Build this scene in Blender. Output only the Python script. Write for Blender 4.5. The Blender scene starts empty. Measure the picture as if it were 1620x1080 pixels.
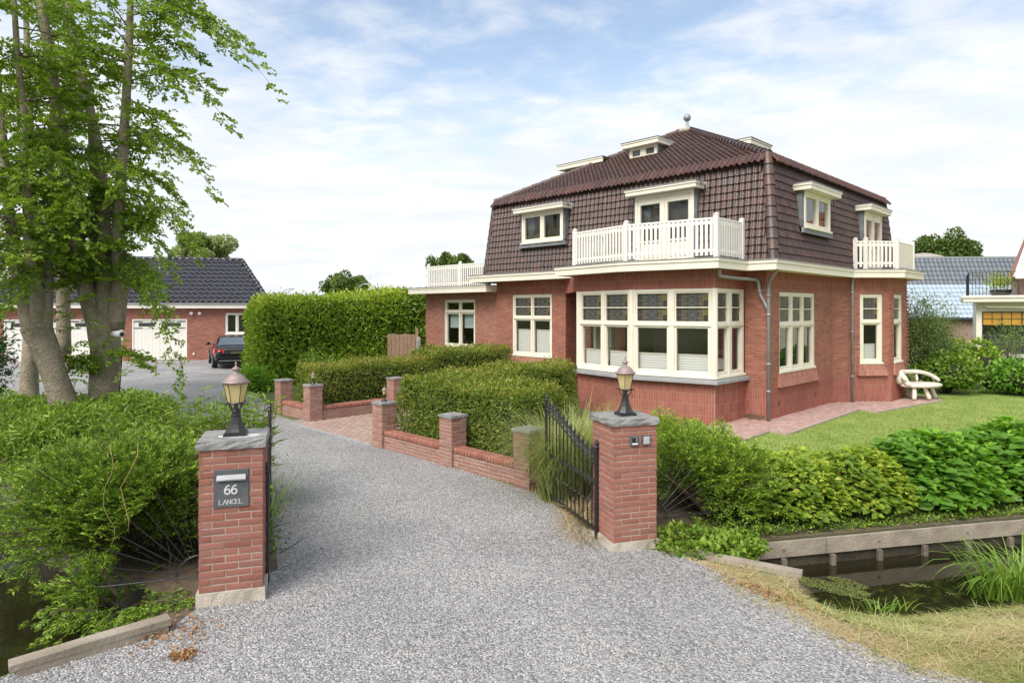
import bpy, bmesh, math, random
import numpy as np
from mathutils import Vector, Matrix
from mathutils.geometry import delaunay_2d_cdt

random.seed(7); RNG = np.random.default_rng(11)
scene = bpy.context.scene
COL = scene.collection
R = math.radians

# ------------------------------------------------------------------ camera, sky, sun, exposure
CAMZ = 2.6
cam_data = bpy.data.cameras.new('camera')
cam = bpy.data.objects.new('camera', cam_data); COL.objects.link(cam)
cam.location = (0, 0, CAMZ); cam.rotation_euler = (R(90), 0, 0)
cam_data.sensor_width = 36; cam_data.lens = 36*1010/1620
cam_data.shift_y = -49/1620
cam_data.clip_start = .05; cam_data.clip_end = 6000
scene.camera = cam

SUN_EL, SUN_AZ = 48, 212          # azimuth clockwise from +Y : behind the camera and a little to the left
world = bpy.data.worlds.new('World'); scene.world = world; world.use_nodes = True
wn, wl = world.node_tree.nodes, world.node_tree.links
wn.clear()
def W(t, **kw):
    n = wn.new(t)
    for k, v in kw.items(): setattr(n, k, v)
    return n
wout = W('ShaderNodeOutputWorld'); wbg = W('ShaderNodeBackground')
sky = W('ShaderNodeTexSky', sky_type='NISHITA', sun_disc=False)
sky.sun_elevation = R(SUN_EL); sky.sun_rotation = R(SUN_AZ)
sky.air_density = 1.0; sky.dust_density = 1.5; sky.ozone_density = 1.0
tc = W('ShaderNodeTexCoord')
sep = W('ShaderNodeSeparateXYZ'); wl.new(tc.outputs['Generated'], sep.inputs[0])
def wmath(op, a, b=None, clamp=False):
    n = W('ShaderNodeMath', operation=op); n.use_clamp = clamp
    for i, x in enumerate((a, b)):
        if x is None: continue
        if isinstance(x, (int, float)): n.inputs[i].default_value = x
        else: wl.new(x, n.inputs[i])
    return n.outputs[0]
# clouds lie on a layer high above: project the view direction on a plane
zc = wmath('MAXIMUM', wmath('ADD', sep.outputs['Z'], .10), .02)
cx = wmath('DIVIDE', sep.outputs['X'], zc); cy = wmath('DIVIDE', sep.outputs['Y'], zc)
comb = W('ShaderNodeCombineXYZ'); wl.new(cx, comb.inputs[0]); wl.new(cy, comb.inputs[1])
def wnoise(scale, detail, rough, dist, stretch, rot, off):
    mp = W('ShaderNodeMapping'); mp.inputs['Scale'].default_value = stretch
    mp.inputs['Rotation'].default_value = (0, 0, R(rot)); mp.inputs['Location'].default_value = off
    wl.new(comb.outputs[0], mp.inputs[0])
    n = W('ShaderNodeTexNoise'); n.inputs['Scale'].default_value = scale; n.inputs['Detail'].default_value = detail
    n.inputs['Roughness'].default_value = rough; n.inputs['Distortion'].default_value = dist
    wl.new(mp.outputs[0], n.inputs['Vector']); return n.outputs['Fac']
def wmaprange(x, a, b, c=0., d=1.):
    n = W('ShaderNodeMapRange'); n.interpolation_type = 'SMOOTHSTEP'
    for i, v in enumerate((a, b, c, d)): n.inputs[i+1].default_value = v
    wl.new(x, n.inputs[0]); return n.outputs[0]
big = wnoise(.55, 3, .5, .4, (1, 1.0, 1), 20, (2.35, 1.1, 0))
fine = wnoise(4.2, 9, .60, .3, (1, 1.25, 1), 35, (1.3, 4.1, 0))
mix_n = wmath('ADD', wmath('MULTIPLY', big, .58), wmath('MULTIPLY', fine, .42))
cover = wmaprange(mix_n, .36, .60)
# towards the horizon the layer closes
hz = wmaprange(sep.outputs['Z'], .40, .05)
mask = wmath('ADD', wmath('MULTIPLY', cover, .90), wmath('MULTIPLY', hz, .95), clamp=True)
mask = wmath('MULTIPLY', mask, .96)
shade = wnoise(1.3, 6, .6, .3, (1, 1.6, 1), 10, (7.3, .4, 0))
ccol = W('ShaderNodeMixRGB'); ccol.inputs[1].default_value = (4.75, 4.95, 5.25, 1); ccol.inputs[2].default_value = (5.45, 5.55, 5.7, 1)
wl.new(wmaprange(shade, .34, .60), ccol.inputs[0])
bluemul = W('ShaderNodeMixRGB', blend_type='MULTIPLY'); bluemul.inputs[0].default_value = 1
bluemul.inputs[2].default_value = (1.62, 1.45, 1.27, 1)
wl.new(sky.outputs[0], bluemul.inputs[1])
wmix = W('ShaderNodeMixRGB'); wl.new(mask, wmix.inputs[0]); wl.new(bluemul.outputs[0], wmix.inputs[1]); wl.new(ccol.outputs[0], wmix.inputs[2])
wl.new(wmix.outputs[0], wbg.inputs['Color']); wbg.inputs['Strength'].default_value = .10
wl.new(wbg.outputs[0], wout.inputs[0])

sun_data = bpy.data.lights.new('sun', 'SUN'); sun = bpy.data.objects.new('sun', sun_data); COL.objects.link(sun)
sun_data.energy = 2.0; sun_data.angle = R(38); sun_data.color = (1, .96, .9)
az, el = R(SUN_AZ), R(SUN_EL)
sdir = Vector((math.sin(az)*math.cos(el), math.cos(az)*math.cos(el), math.sin(el)))
sun.rotation_euler = sdir.to_track_quat('Z', 'Y').to_euler()
scene.view_settings.view_transform = 'Standard'; scene.view_settings.look = 'None'
scene.view_settings.gamma = 1; scene.view_settings.use_curve_mapping = False
scene.view_settings.exposure = .93
scene.cycles.max_bounces = 8; scene.cycles.diffuse_bounces = 4; scene.cycles.transparent_max_bounces = 12

# ------------------------------------------------------------------ materials
def mat(name, col, rough=.6, col2=None, nscale=6, var=None, bump=0, bscale=60, tone=None, spec=.5, metal=0,
        transl=0, coords='Object', hue=None, detail=4, ndist=0, tonerand=False, emis=None, blotch=None):
    """procedural: base colour, second colour through noise, tone attribute (one value per piece) and fine bump"""
    m = bpy.data.materials.new(name); m.use_nodes = True
    nt = m.node_tree; n, l = nt.nodes, nt.links
    b = n['Principled BSDF']
    b.inputs['Roughness'].default_value = rough; b.inputs['Metallic'].default_value = metal
    b.inputs['Specular IOR Level'].default_value = spec
    t = n.new('ShaderNodeTexCoord')
    def noise(sc, det=detail, dist=ndist):
        x = n.new('ShaderNodeTexNoise'); x.inputs['Scale'].default_value = sc; x.inputs['Detail'].default_value = det
        x.inputs['Distortion'].default_value = dist
        l.new(t.outputs[coords], x.inputs['Vector']); return x.outputs['Fac']
    def mixc(f, a, b2, mode='MIX'):
        x = n.new('ShaderNodeMixRGB'); x.blend_type = mode
        for i, v in ((0, f), (1, a), (2, b2)):
            if isinstance(v, (int, float)): x.inputs[i].default_value = v
            elif isinstance(v, tuple): x.inputs[i].default_value = v + (1,)
            else: l.new(v, x.inputs[i])
        return x.outputs[0]
    def ramp(x, a, b2):
        r = n.new('ShaderNodeMapRange'); r.inputs[1].default_value = a; r.inputs[2].default_value = b2
        l.new(x, r.inputs[0]); return r.outputs[0]
    c = col
    if tone is not None:
        at = n.new('ShaderNodeAttribute'); at.attribute_name = 'tone'
        f = at.outputs['Fac']
        if tonerand:
            oi = n.new('ShaderNodeObjectInfo')
            ad = n.new('ShaderNodeMath'); ad.operation = 'ADD'; l.new(f, ad.inputs[0]); l.new(oi.outputs['Random'], ad.inputs[1])
            fr = n.new('ShaderNodeMath'); fr.operation = 'FRACT'; l.new(ad.outputs[0], fr.inputs[0]); f = fr.outputs[0]
        cr = n.new('ShaderNodeValToRGB'); cr.color_ramp.elements.remove(cr.color_ramp.elements[0])
        stops = tone
        cr.color_ramp.elements[0].position = stops[0][0]; cr.color_ramp.elements[0].color = stops[0][1] + (1,)
        for p, cc in stops[1:]:
            e = cr.color_ramp.elements.new(p); e.color = cc + (1,)
        l.new(f, cr.inputs[0]); c = cr.outputs[0]
    if col2 is not None:
        f = ramp(noise(nscale), .35, .65)
        c = mixc(f, c, col2) if tone is None else mixc(f, c, mixc(.5, c, col2))
    if blotch is not None:
        bc, bs, lo, hi, am = blotch
        x = n.new('ShaderNodeMath'); x.operation = 'MULTIPLY'; l.new(ramp(noise(bs, 5), lo, hi), x.inputs[0]); x.inputs[1].default_value = am
        c = mixc(x.outputs[0], c, bc)
    if isinstance(c, tuple): b.inputs['Base Color'].default_value = c + (1,)
    else: l.new(c, b.inputs['Base Color'])
    if bump:
        bp = n.new('ShaderNodeBump'); bp.inputs['Strength'].default_value = bump; bp.inputs['Distance'].default_value = .02 if bump < 1 else .06
        l.new(noise(bscale, 6), bp.inputs['Height']); l.new(bp.outputs[0], b.inputs['Normal'])
    if transl:
        tr = n.new('ShaderNodeBsdfTranslucent'); mx = n.new('ShaderNodeMixShader'); mx.inputs[0].default_value = transl
        if isinstance(c, tuple): tr.inputs[0].default_value = c + (1,)
        else:
            l.new(mixc(1., c, (1.15, 1.1, .55), 'MULTIPLY'), tr.inputs[0])
        l.new(b.outputs[0], mx.inputs[1]); l.new(tr.outputs[0], mx.inputs[2]); l.new(mx.outputs[0], n['Material Output'].inputs[0])
    if emis:
        b.inputs['Emission Color'].default_value = emis[0] + (1,); b.inputs['Emission Strength'].default_value = emis[1]
    return m

def glass_mat(name, tint, refl=.9, rough=.01, base=.085):
    m = bpy.data.materials.new(name); m.use_nodes = True
    n, l = m.node_tree.nodes, m.node_tree.links
    n.remove(n['Principled BSDF'])
    tr = n.new('ShaderNodeBsdfTransparent'); tr.inputs[0].default_value = tint + (1,)
    gl = n.new('ShaderNodeBsdfGlossy'); gl.inputs['Roughness'].default_value = rough; gl.inputs['Color'].default_value = (refl, refl, refl, 1)
    lw = n.new('ShaderNodeLayerWeight'); lw.inputs[0].default_value = .5
    pw = n.new('ShaderNodeMath'); pw.operation = 'POWER'; pw.inputs[1].default_value = 4; l.new(lw.outputs['Facing'], pw.inputs[0])
    ad = n.new('ShaderNodeMath'); ad.operation = 'MULTIPLY_ADD'; ad.inputs[1].default_value = .85; ad.inputs[2].default_value = base
    ad.use_clamp = True
    mx = n.new('ShaderNodeMixShader'); l.new(pw.outputs[0], ad.inputs[0]); l.new(ad.outputs[0], mx.inputs[0])
    l.new(tr.outputs[0], mx.inputs[1]); l.new(gl.outputs[0], mx.inputs[2]); l.new(mx.outputs[0], n['Material Output'].inputs[0])
    return m

M = {}
M['brick'] = mat('brick red', (.3, .1, .07), .8, tonerand=True, col2=(.36, .15, .11), nscale=5, bump=.5, bscale=90, detail=6, blotch=((.20, .085, .062), .8, .50, .80, .45),
    tone=[(0, (.35, .115, .068)), (.25, (.40, .14, .085)), (.5, (.27, .083, .050)), (.7, (.44, .18, .115)), (.85, (.22, .077, .053)), (1, (.34, .108, .064))])
M['plinth_brick'] = mat('brick dark red', (.3, .1, .07), .7, tonerand=True, col2=(.38, .15, .12), nscale=7, bump=.4, bscale=90, blotch=((.17, .07, .052), .8, .50, .80, .45),
    tone=[(0, (.32, .094, .060)), (.4, (.36, .112, .073)), (.7, (.26, .073, .047)), (1, (.40, .14, .092))])
M['pier_brick'] = mat('brick pier', (.3, .1, .07), .85, tonerand=True, col2=(.42, .20, .15), nscale=14, bump=.7, bscale=70, detail=6,
    tone=[(0, (.38, .135, .09)), (.3, (.44, .18, .125)), (.55, (.31, .10, .066)), (.8, (.46, .21, .15)), (1, (.29, .125, .10))],
    blotch=((.62, .55, .5), 11, .60, .78, .5))
M['wall_brick'] = mat('weathered wall brick', (.4, .2, .15), .9, tonerand=True, col2=(.40, .24, .19), nscale=9, bump=.7, bscale=60, detail=8, tone=[(0, (.33, .145, .105)), (.3, (.39, .19, .145)), (.55, (.28, .115, .082)), (.8, (.42, .235, .185)), (1, (.26, .125, .10))], blotch=((.52, .45, .40), 4, .55, .75, .5))
M['mortar'] = mat('mortar', (.50, .42, .35), .95, col2=(.42, .34, .28), nscale=20, bump=.4, bscale=200)
M['red_mortar'] = mat('mortar reddish', (.42, .28, .22), .95, col2=(.34, .21, .165), nscale=12, bump=.3, bscale=200)
M['tile'] = mat('roof tile', (.06, .03, .03), .42, tonerand=True, col2=(.07, .042, .035), nscale=4, bump=.25, bscale=40, spec=.55, blotch=((.10, .085, .06), 1.1, .56, .8, .4),
    tone=[(0, (.070, .038, .030)), (.3, (.092, .046, .034)), (.55, (.048, .030, .026)), (.75, (.115, .052, .037)), (.9, (.085, .058, .050)), (1, (.074, .042, .033))])
M['red_tile'] = mat('roof tile reddish', (.1, .04, .03), .5, tonerand=True, col2=(.07, .04, .032), nscale=4, bump=.25, bscale=40,
    tone=[(0, (.095, .036, .027)), (.5, (.060, .028, .023)), (1, (.115, .043, .031))])
M['black_tile'] = mat('glazed black tile', (.03, .03, .035), .28, tonerand=True, col2=(.04, .04, .045), nscale=4, spec=.6,
    tone=[(0, (.026, .025, .029)), (.5, (.036, .035, .041)), (1, (.03, .028, .033))])
M['cream'] = mat('cream paint', (.80, .76, .64), .42, col2=(.76, .71, .59), nscale=1.5, bump=.08, bscale=30, blotch=((.52, .48, .38), 2.3, .58, .80, .30))
M['white'] = mat('white paint', (.82, .80, .74), .42, col2=(.77, .74, .67), nscale=1.5, bump=.08, bscale=30, blotch=((.58, .55, .47), 2.3, .58, .80, .28))
M['soffit'] = mat('soffit cream', (.74, .68, .50), .55, col2=(.68, .62, .45), nscale=2)
M['zinc'] = mat('zinc', (.33, .34, .35), .42, col2=(.26, .27, .275), nscale=5, metal=.35, bump=.05)
M['lead'] = mat('lead flashing', (.14, .15, .16), .65, col2=(.22, .23, .24), nscale=6, bump=.2, bscale=15, metal=.2)
M['bitumen'] = mat('roof felt', (.10, .10, .105), .8, col2=(.15, .15, .15), nscale=3)
M['stone'] = mat('bluestone cap', (.19, .19, .185), .75, col2=(.30, .295, .28), nscale=9, bump=.6, bscale=35, detail=8, blotch=((.5, .5, .46), 5, .55, .7, .5))
M['sill'] = mat('sill stone grey', (.30, .31, .32), .65, col2=(.37, .38, .385), nscale=5, bump=.2)
M['concrete'] = mat('concrete', (.55, .50, .42), .9, col2=(.42, .38, .31), nscale=5, bump=.5, bscale=50, blotch=((.22, .20, .16), 4, .55, .75, .5))
M['plaster'] = mat('interior plaster', (.62, .60, .54), .8, col2=(.58, .55, .49), nscale=1)
M['interior_floor'] = mat('interior floor', (.18, .12, .08), .4, col2=(.13, .085, .055), nscale=3)
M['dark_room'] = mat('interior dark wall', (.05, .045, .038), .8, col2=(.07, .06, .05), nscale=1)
M['blind'] = mat('pleated blind', (.90, .90, .86), .8, col2=(.88, .88, .84), nscale=2, transl=.3)
M['blue_blind'] = mat('roman blind', (.46, .53, .52), .8, col2=(.42, .49, .48), nscale=2)
M['curtain'] = mat('curtain', (.42, .44, .46), .9, col2=(.34, .36, .38), nscale=3)
M['wood_door'] = mat('varnished wood', (.34, .17, .06), .45, col2=(.26, .12, .04), nscale=3)
M['glass'] = glass_mat('window glass', (.93, .95, .94))
M['glass_dark'] = glass_mat('window glass upstairs', (.62, .66, .65), base=.05)
M['stained'] = mat('stained glass', (.1, .1, .07), .25, tone=[(0, (.028, .030, .024)), (.3, (.075, .07, .036)), (.45, (.16, .13, .04)), (.6, (.035, .028, .045)), (.8, (.10, .085, .06)), (1, (.09, .065, .035))], spec=.35)
M['came'] = mat('lead came', (.30, .31, .32), .4, metal=.3)
M['iron'] = mat('black wrought iron', (.012, .012, .013), .35, col2=(.02, .02, .021), nscale=12, bump=.15, bscale=60)
M['lamp_iron'] = mat('black lamp iron', (.018, .018, .02), .4, col2=(.03, .03, .03), nscale=12)
M['copper'] = mat('weathered copper hood', (.25, .17, .15), .5, col2=(.33, .26, .24), nscale=9, metal=.25, bump=.1)
M['lamp_glass'] = mat('yellowed lamp glass', (.72, .60, .30), .25, col2=(.80, .70, .42), nscale=6, transl=.45)
M['bulb'] = mat('lamp bulb', (.85, .75, .5), .3)
M['plate'] = mat('slate grey plate', (.075, .082, .09), .45, col2=(.11, .115, .12), nscale=6)
M['steel'] = mat('brushed steel', (.40, .41, .42), .4, metal=.6)
M['letter'] = mat('pale lettering', (.62, .63, .63), .5)
M['black'] = mat('black plastic', (.012, .012, .013), .4)
M['screen'] = mat('keypad face', (.75, .77, .78), .3)
M['grate'] = mat('vent grille', (.08, .06, .05), .7)
M['board'] = mat('grey weathered timber', (.30, .27, .23), .9, col2=(.42, .38, .33), nscale=3, bump=.5, bscale=30, detail=8, blotch=((.16, .17, .10), 3, .5, .7, .5))
M['board_brown'] = mat('brown weathered timber', (.27, .225, .175), .9, col2=(.36, .31, .25), nscale=4, bump=.5, bscale=30, blotch=((.15, .14, .08), 3, .5, .7, .4))
M['fence_wood'] = mat('hardwood fence', (.33, .205, .13), .8, col2=(.42, .28, .19), nscale=5, bump=.3)
M['bark'] = mat('beech bark', (.42, .36, .27), .9, col2=(.27, .225, .16), nscale=5, bump=1, bscale=18, detail=10, ndist=1.2, blotch=((.25, .26, .12), 1.8, .48, .68, .55))
M['bark_dark'] = mat('dark bark', (.10, .08, .06), .9, col2=(.15, .12, .09), nscale=4, bump=.6, bscale=20)
M['twig'] = mat('twigs', (.11, .075, .045), .9, col2=(.07, .05, .03), nscale=8)
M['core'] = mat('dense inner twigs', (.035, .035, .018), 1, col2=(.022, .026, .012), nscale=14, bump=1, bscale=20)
def leafmat(name, stops, transl=.3, rough=.45, spec=.4):
    return mat(name, stops[0][1], rough, tone=stops, transl=transl, spec=spec)
M['beech_leaf'] = leafmat('beech leaves', [(0, (0.132, 0.231, 0.026)), (.5, (0.220, 0.352, 0.037)), (.85, (0.308, 0.440, 0.051)), (1, (0.385, 0.506, 0.066))], .5)
M['yew'] = leafmat('yew leaves', [(0, (0.066, 0.108, 0.017)), (.45, (0.150, 0.222, 0.029)), (.75, (0.240, 0.324, 0.041)), (.93, (0.348, 0.396, 0.060)), (1, (0.384, 0.240, 0.072))], .3)
M['yew_bright'] = leafmat('yew leaves fresh', [(0, (0.069, 0.138, 0.021)), (.4, (0.155, 0.270, 0.030)), (.75, (0.299, 0.448, 0.048)), (1, (0.437, 0.564, 0.075))], .34)
M['laurel'] = leafmat('laurel leaves', [(0, (0.088, 0.181, 0.018)), (.5, (0.163, 0.300, 0.025)), (.8, (0.300, 0.450, 0.037)), (1, (0.450, 0.562, 0.062))], .32, .34, .5)
M['hydrangea'] = leafmat('hydrangea leaves', [(0, (0.125, 0.275, 0.033)), (.5, (0.206, 0.425, 0.045)), (.8, (0.300, 0.537, 0.062)), (1, (0.388, 0.600, 0.088))], .4)
M['hydrangea_yellow'] = leafmat('yellow green leaves', [(0, (0.175, 0.288, 0.033)), (.5, (0.325, 0.463, 0.050)), (.8, (0.500, 0.575, 0.075)), (1, (0.700, 0.675, 0.163))], .4)
M['shrub'] = leafmat('shrub leaves', [(0, (0.092, 0.190, 0.023)), (.5, (0.190, 0.322, 0.039)), (1, (0.345, 0.483, 0.069))], .38)
M['bluegreen'] = leafmat('dark blue green leaves', [(0, (.03, .075, .022)), (.5, (.055, .12, .032)), (1, (.09, .17, .04))], .25)
M['far_leaf'] = leafmat('distant tree leaves', [(0, (.06, .105, .022)), (.5, (.10, .16, .032)), (1, (.16, .23, .05))], .3)
M['willow'] = leafmat('willow leaves', [(0, (0.138, 0.207, 0.057)), (.5, (0.196, 0.276, 0.086)), (1, (0.276, 0.356, 0.127))], .35)
M['blade'] = leafmat('grass blades', [(0, (.12, .24, .03)), (.6, (.22, .38, .05)), (1, (.33, .47, .09))], .38)
M['pale_blade'] = leafmat('pale grass blades', [(0, (.22, .30, .08)), (.5, (.36, .41, .14)), (.8, (.56, .52, .25)), (1, (.68, .58, .34))], .38)
M['hay'] = leafmat('dry cut grass', [(0, (.27, .33, .09)), (.35, (.46, .44, .18)), (.7, (.58, .50, .28)), (.9, (.52, .33, .18)), (1, (.24, .36, .08))], .25, .8)
M['straw'] = leafmat('straw', [(0, (.40, .30, .14)), (1, (.58, .46, .25))], .2, .8)
M['weed'] = leafmat('pond weed', [(0, (.12, .15, .035)), (1, (.21, .24, .065))], .1)
M['flower'] = mat('pale flowers', (.75, .62, .6), .6)
M['car_paint'] = mat('black car paint', (.008, .008, .011), .12, spec=.6)
M['car_glass'] = mat('dark car glass', (.05, .06, .07), .05, spec=.9)
M['car_rear_glass'] = mat('car rear glass', (.16, .19, .22), .03, spec=1, metal=.6)  # lighter and bluer than the side glass: mirrored sky put into the base colour
M['tail'] = mat('tail light red', (.45, .01, .01), .15)
M['tyre'] = mat('rubber', (.015, .015, .015), .8)
M['yellow_plate'] = mat('number plate yellow', (.10, .10, .05), .4)
M['root'] = mat('bleached rootwood', (.76, .71, .62), .8, col2=(.60, .54, .45), nscale=7, bump=.6, bscale=25)
M['grey_tile'] = mat('grey roof tile', (.12, .14, .165), .45, tonerand=True, tone=[(0, (.11, .128, .15)), (1, (.14, .16, .19))])
M['blue_tile'] = mat('pale blue roof sheet', (.33, .45, .56), .4, tonerand=True, tone=[(0, (.34, .42, .49)), (1, (.38, .46, .53))])
M['orange_tile'] = mat('orange roof tile', (.4, .14, .07), .6, tonerand=True, tone=[(0, (.36, .12, .07)), (.5, (.44, .17, .09)), (1, (.30, .10, .06))])
M['amber'] = mat('amber glass', (.55, .28, .03), .2, col2=(.62, .34, .05), nscale=4)
M['grey_brick'] = mat('greyish brick', (.36, .24, .20), .85, col2=(.28, .18, .15), nscale=14, bump=.4)
M['camera_white'] = mat('white camera plastic', (.8, .8, .8), .35)
M['lampost'] = mat('galvanised post', (.4, .41, .42), .5)
M['pot'] = mat('grey planter', (.55, .56, .55), .6, col2=(.46, .47, .46), nscale=5)
M['soil'] = mat('soil', (.10, .075, .05), 1, col2=(.16, .12, .08), nscale=9, bump=.8, bscale=60)
M['duckweed'] = M['weed']

# ------------------------------------------------------------------ builders
def tag(o, label=None, cat=None, group=None, kind=None):
    if label: o['label'] = label
    if cat: o['category'] = cat
    if group: o['group'] = group
    if kind: o['kind'] = kind
    return o
def empty(name, loc=(0, 0, 0), rz=0, label=None, cat=None, group=None):
    o = bpy.data.objects.new(name, None); COL.objects.link(o)
    o.empty_display_size = .2; o.location = loc; o.rotation_euler = (0, 0, rz)
    o.matrix_basis = Matrix.Translation(loc) @ Matrix.Rotation(rz, 4, 'Z')
    return tag(o, label, cat, group)
def link(name, me, parent=None, mx=None):
    o = bpy.data.objects.new(name, me); COL.objects.link(o)
    if parent is not None: o.parent = parent
    if mx is not None: o.matrix_basis = mx
    return o
def copy_tree(o, parent=None):
    c = o.copy(); COL.objects.link(c)
    if parent is not None: c.parent = parent
    for ch in o.children: copy_tree(ch, c)
    return c

class Face:
    """a wall plane: s runs left to right seen from outside, d outward, z up (in the parent's frame)"""
    def __init__(self, p0, p1):
        self.p0 = Vector(p0).to_2d(); self.p1 = Vector(p1).to_2d()
        d = self.p1-self.p0; self.L = d.length; self.e = d/self.L; self.n = Vector((self.e.y, -self.e.x))
    def __call__(self, s, d, z):
        q = self.p0+self.e*s+self.n*d
        return (q.x, q.y, z)
    def basis(self, s, d, z):
        q = self(s, d, z)
        return Matrix(((self.e.x, -self.n.x, 0, q[0]), (self.e.y, -self.n.y, 0, q[1]), (0, 0, 1, q[2]), (0, 0, 0, 1)))

class MB:
    def __init__(self): self.v = []; self.f = []; self.m = []; self.t = []
    def add(self, vs, fs, mi=0, tone=0.):
        b = len(self.v); self.v.extend(vs)
        for f in fs:
            self.f.append([b+i for i in f]); self.m.append(mi); self.t.append(tone)
        return self
    BF = [(0, 3, 2, 1), (4, 5, 6, 7), (0, 1, 5, 4), (1, 2, 6, 5), (2, 3, 7, 6), (3, 0, 4, 7)]
    def box(self, a, b, mi=0, tone=0.):
        (x0, y0, z0), (x1, y1, z1) = a, b
        return self.add([(x0, y0, z0), (x1, y0, z0), (x1, y1, z0), (x0, y1, z0), (x0, y0, z1), (x1, y0, z1), (x1, y1, z1), (x0, y1, z1)], self.BF, mi, tone)
    def fbox(self, F, s0, s1, d0, d1, z0, z1, mi=0, tone=0.):
        return self.add([F(s0, d1, z0), F(s1, d1, z0), F(s1, d0, z0), F(s0, d0, z0), F(s0, d1, z1), F(s1, d1, z1), F(s1, d0, z1), F(s0, d0, z1)], self.BF, mi, tone)
    def bbox(self, F, s0, s1, d0, d1, z0, z1, bev=.008, mi=0, tone=0.):
        """box with its four front edges bevelled"""
        b = bev
        back = [F(s0, d0, z0), F(s1, d0, z0), F(s1, d0, z1), F(s0, d0, z1)]
        mid = [F(s0, d1-b, z0), F(s1, d1-b, z0), F(s1, d1-b, z1), F(s0, d1-b, z1)]
        fr = [F(s0+b, d1, z0+b), F(s1-b, d1, z0+b), F(s1-b, d1, z1-b), F(s0+b, d1, z1-b)]
        fs = [(8, 9, 10, 11)]
        for i in range(4):
            j = (i+1) % 4
            fs += [(i, j, 4+j, 4+i), (4+i, 4+j, 8+j, 8+i)]
        return self.add(back+mid+fr, fs, mi, tone)
    def quad(self, a, b, c, d, mi=0, tone=0.): return self.add([a, b, c, d], [(0, 1, 2, 3)], mi, tone)
    def prism(self, pts, z0, z1, mi=0, tone=0.):
        n = len(pts)
        vs = [(p[0], p[1], z0) for p in pts]+[(p[0], p[1], z1) for p in pts]
        fs = [tuple(range(n-1, -1, -1)), tuple(range(n, 2*n))]+[(i, (i+1) % n, n+(i+1) % n, n+i) for i in range(n)]
        return self.add(vs, fs, mi, tone)
    def tube(self, pts, rad, seg=8, mi=0, tone=0., cap=True, wob=0):
        pts = [Vector(p) for p in pts]; n = len(pts)
        if not hasattr(rad, '__len__'): rad = [rad]*n
        vs = []; up = Vector((0, 0, 1))
        t0 = (pts[1]-pts[0]).normalized()
        ref = up if abs(t0.z) < .9 else Vector((1, 0, 0))
        x = t0.cross(ref).normalized()
        for i in range(n):
            t = (pts[min(i+1, n-1)]-pts[max(i-1, 0)]).normalized()
            x = (x-t*x.dot(t)).normalized(); y = t.cross(x)
            for k in range(seg):
                a = 2*math.pi*k/seg
                r = rad[i]*(1+wob*math.sin(3*a+i*1.3)+wob*.7*math.sin(2*a-i))
                vs.append(tuple(pts[i]+x*(math.cos(a)*r)+y*(math.sin(a)*r)))
        fs = [(i*seg+k, i*seg+(k+1) % seg, (i+1)*seg+(k+1) % seg, (i+1)*seg+k) for i in range(n-1) for k in range(seg)]
        if cap: fs += [tuple(range(seg-1, -1, -1)), tuple(range((n-1)*seg, n*seg))]
        return self.add(vs, fs, mi, tone)
    def lathe(self, prof, c=(0, 0, 0), seg=12, mi=0, tone=0., rot=0, cap=True):
        vs = []; n = len(prof)
        for r, z in prof:
            for k in range(seg):
                a = 2*math.pi*k/seg+rot
                vs.append((c[0]+r*math.cos(a), c[1]+r*math.sin(a), c[2]+z))
        fs = [(i*seg+k, i*seg+(k+1) % seg, (i+1)*seg+(k+1) % seg, (i+1)*seg+k) for i in range(n-1) for k in range(seg)]
        if cap: fs += [tuple(range(seg-1, -1, -1)), tuple(range((n-1)*seg, n*seg))]
        return self.add(vs, fs, mi, tone)
    def sphere(self, c, r, seg=10, rings=6, mi=0, sq=(1, 1, 1)):
        vs = []; fs = []
        for i in range(rings+1):
            th = math.pi*i/rings
            for k in range(seg):
                a = 2*math.pi*k/seg
                vs.append((c[0]+r*sq[0]*math.sin(th)*math.cos(a), c[1]+r*sq[1]*math.sin(th)*math.sin(a), c[2]+r*sq[2]*math.cos(th)))
        fs = [(i*seg+k, (i+1)*seg+k, (i+1)*seg+(k+1) % seg, i*seg+(k+1) % seg) for i in range(rings) for k in range(seg)]
        return self.add(vs, fs, mi)
    def mesh(self, name, mats, smooth=False, fix=False):
        me = bpy.data.meshes.new(name); me.from_pydata(self.v, [], self.f)
        for m in (mats if isinstance(mats, (list, tuple)) else [mats]): me.materials.append(m)
        if any(self.m): me.polygons.foreach_set('material_index', self.m)
        if any(self.t):
            a = me.attributes.new('tone', 'FLOAT', 'FACE'); a.data.foreach_set('value', self.t)
        if fix:
            bm = bmesh.new(); bm.from_mesh(me); bmesh.ops.recalc_face_normals(bm, faces=bm.faces); bm.to_mesh(me); bm.free()
        if smooth: me.polygons.foreach_set('use_smooth', [True]*len(me.polygons))
        me.update(); return me
    def build(self, name, mats, parent=None, smooth=False, mx=None, fix=False):
        return link(name, self.mesh(name, mats, smooth, fix), parent, mx)

def np_mesh(name, verts, faces, mats, tone=None, smooth=False):
    """verts (N,3), faces (F,k) arrays"""
    me = bpy.data.meshes.new(name); k = faces.shape[1]
    me.vertices.add(len(verts)); me.vertices.foreach_set('co', np.ascontiguousarray(verts, dtype=np.float32).ravel())
    me.loops.add(faces.size); me.loops.foreach_set('vertex_index', np.ascontiguousarray(faces, dtype=np.int32).ravel())
    me.polygons.add(len(faces)); me.polygons.foreach_set('loop_start', np.arange(0, faces.size, k, dtype=np.int32))
    for m in (mats if isinstance(mats, (list, tuple)) else [mats]): me.materials.append(m)
    me.update(calc_edges=True)
    if tone is not None:
        a = me.attributes.new('tone', 'FLOAT', 'FACE'); a.data.foreach_set('value', np.ascontiguousarray(tone, dtype=np.float32))
    if smooth: me.polygons.foreach_set('use_smooth', np.ones(len(faces), dtype=bool))
    me.validate(); return me

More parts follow.
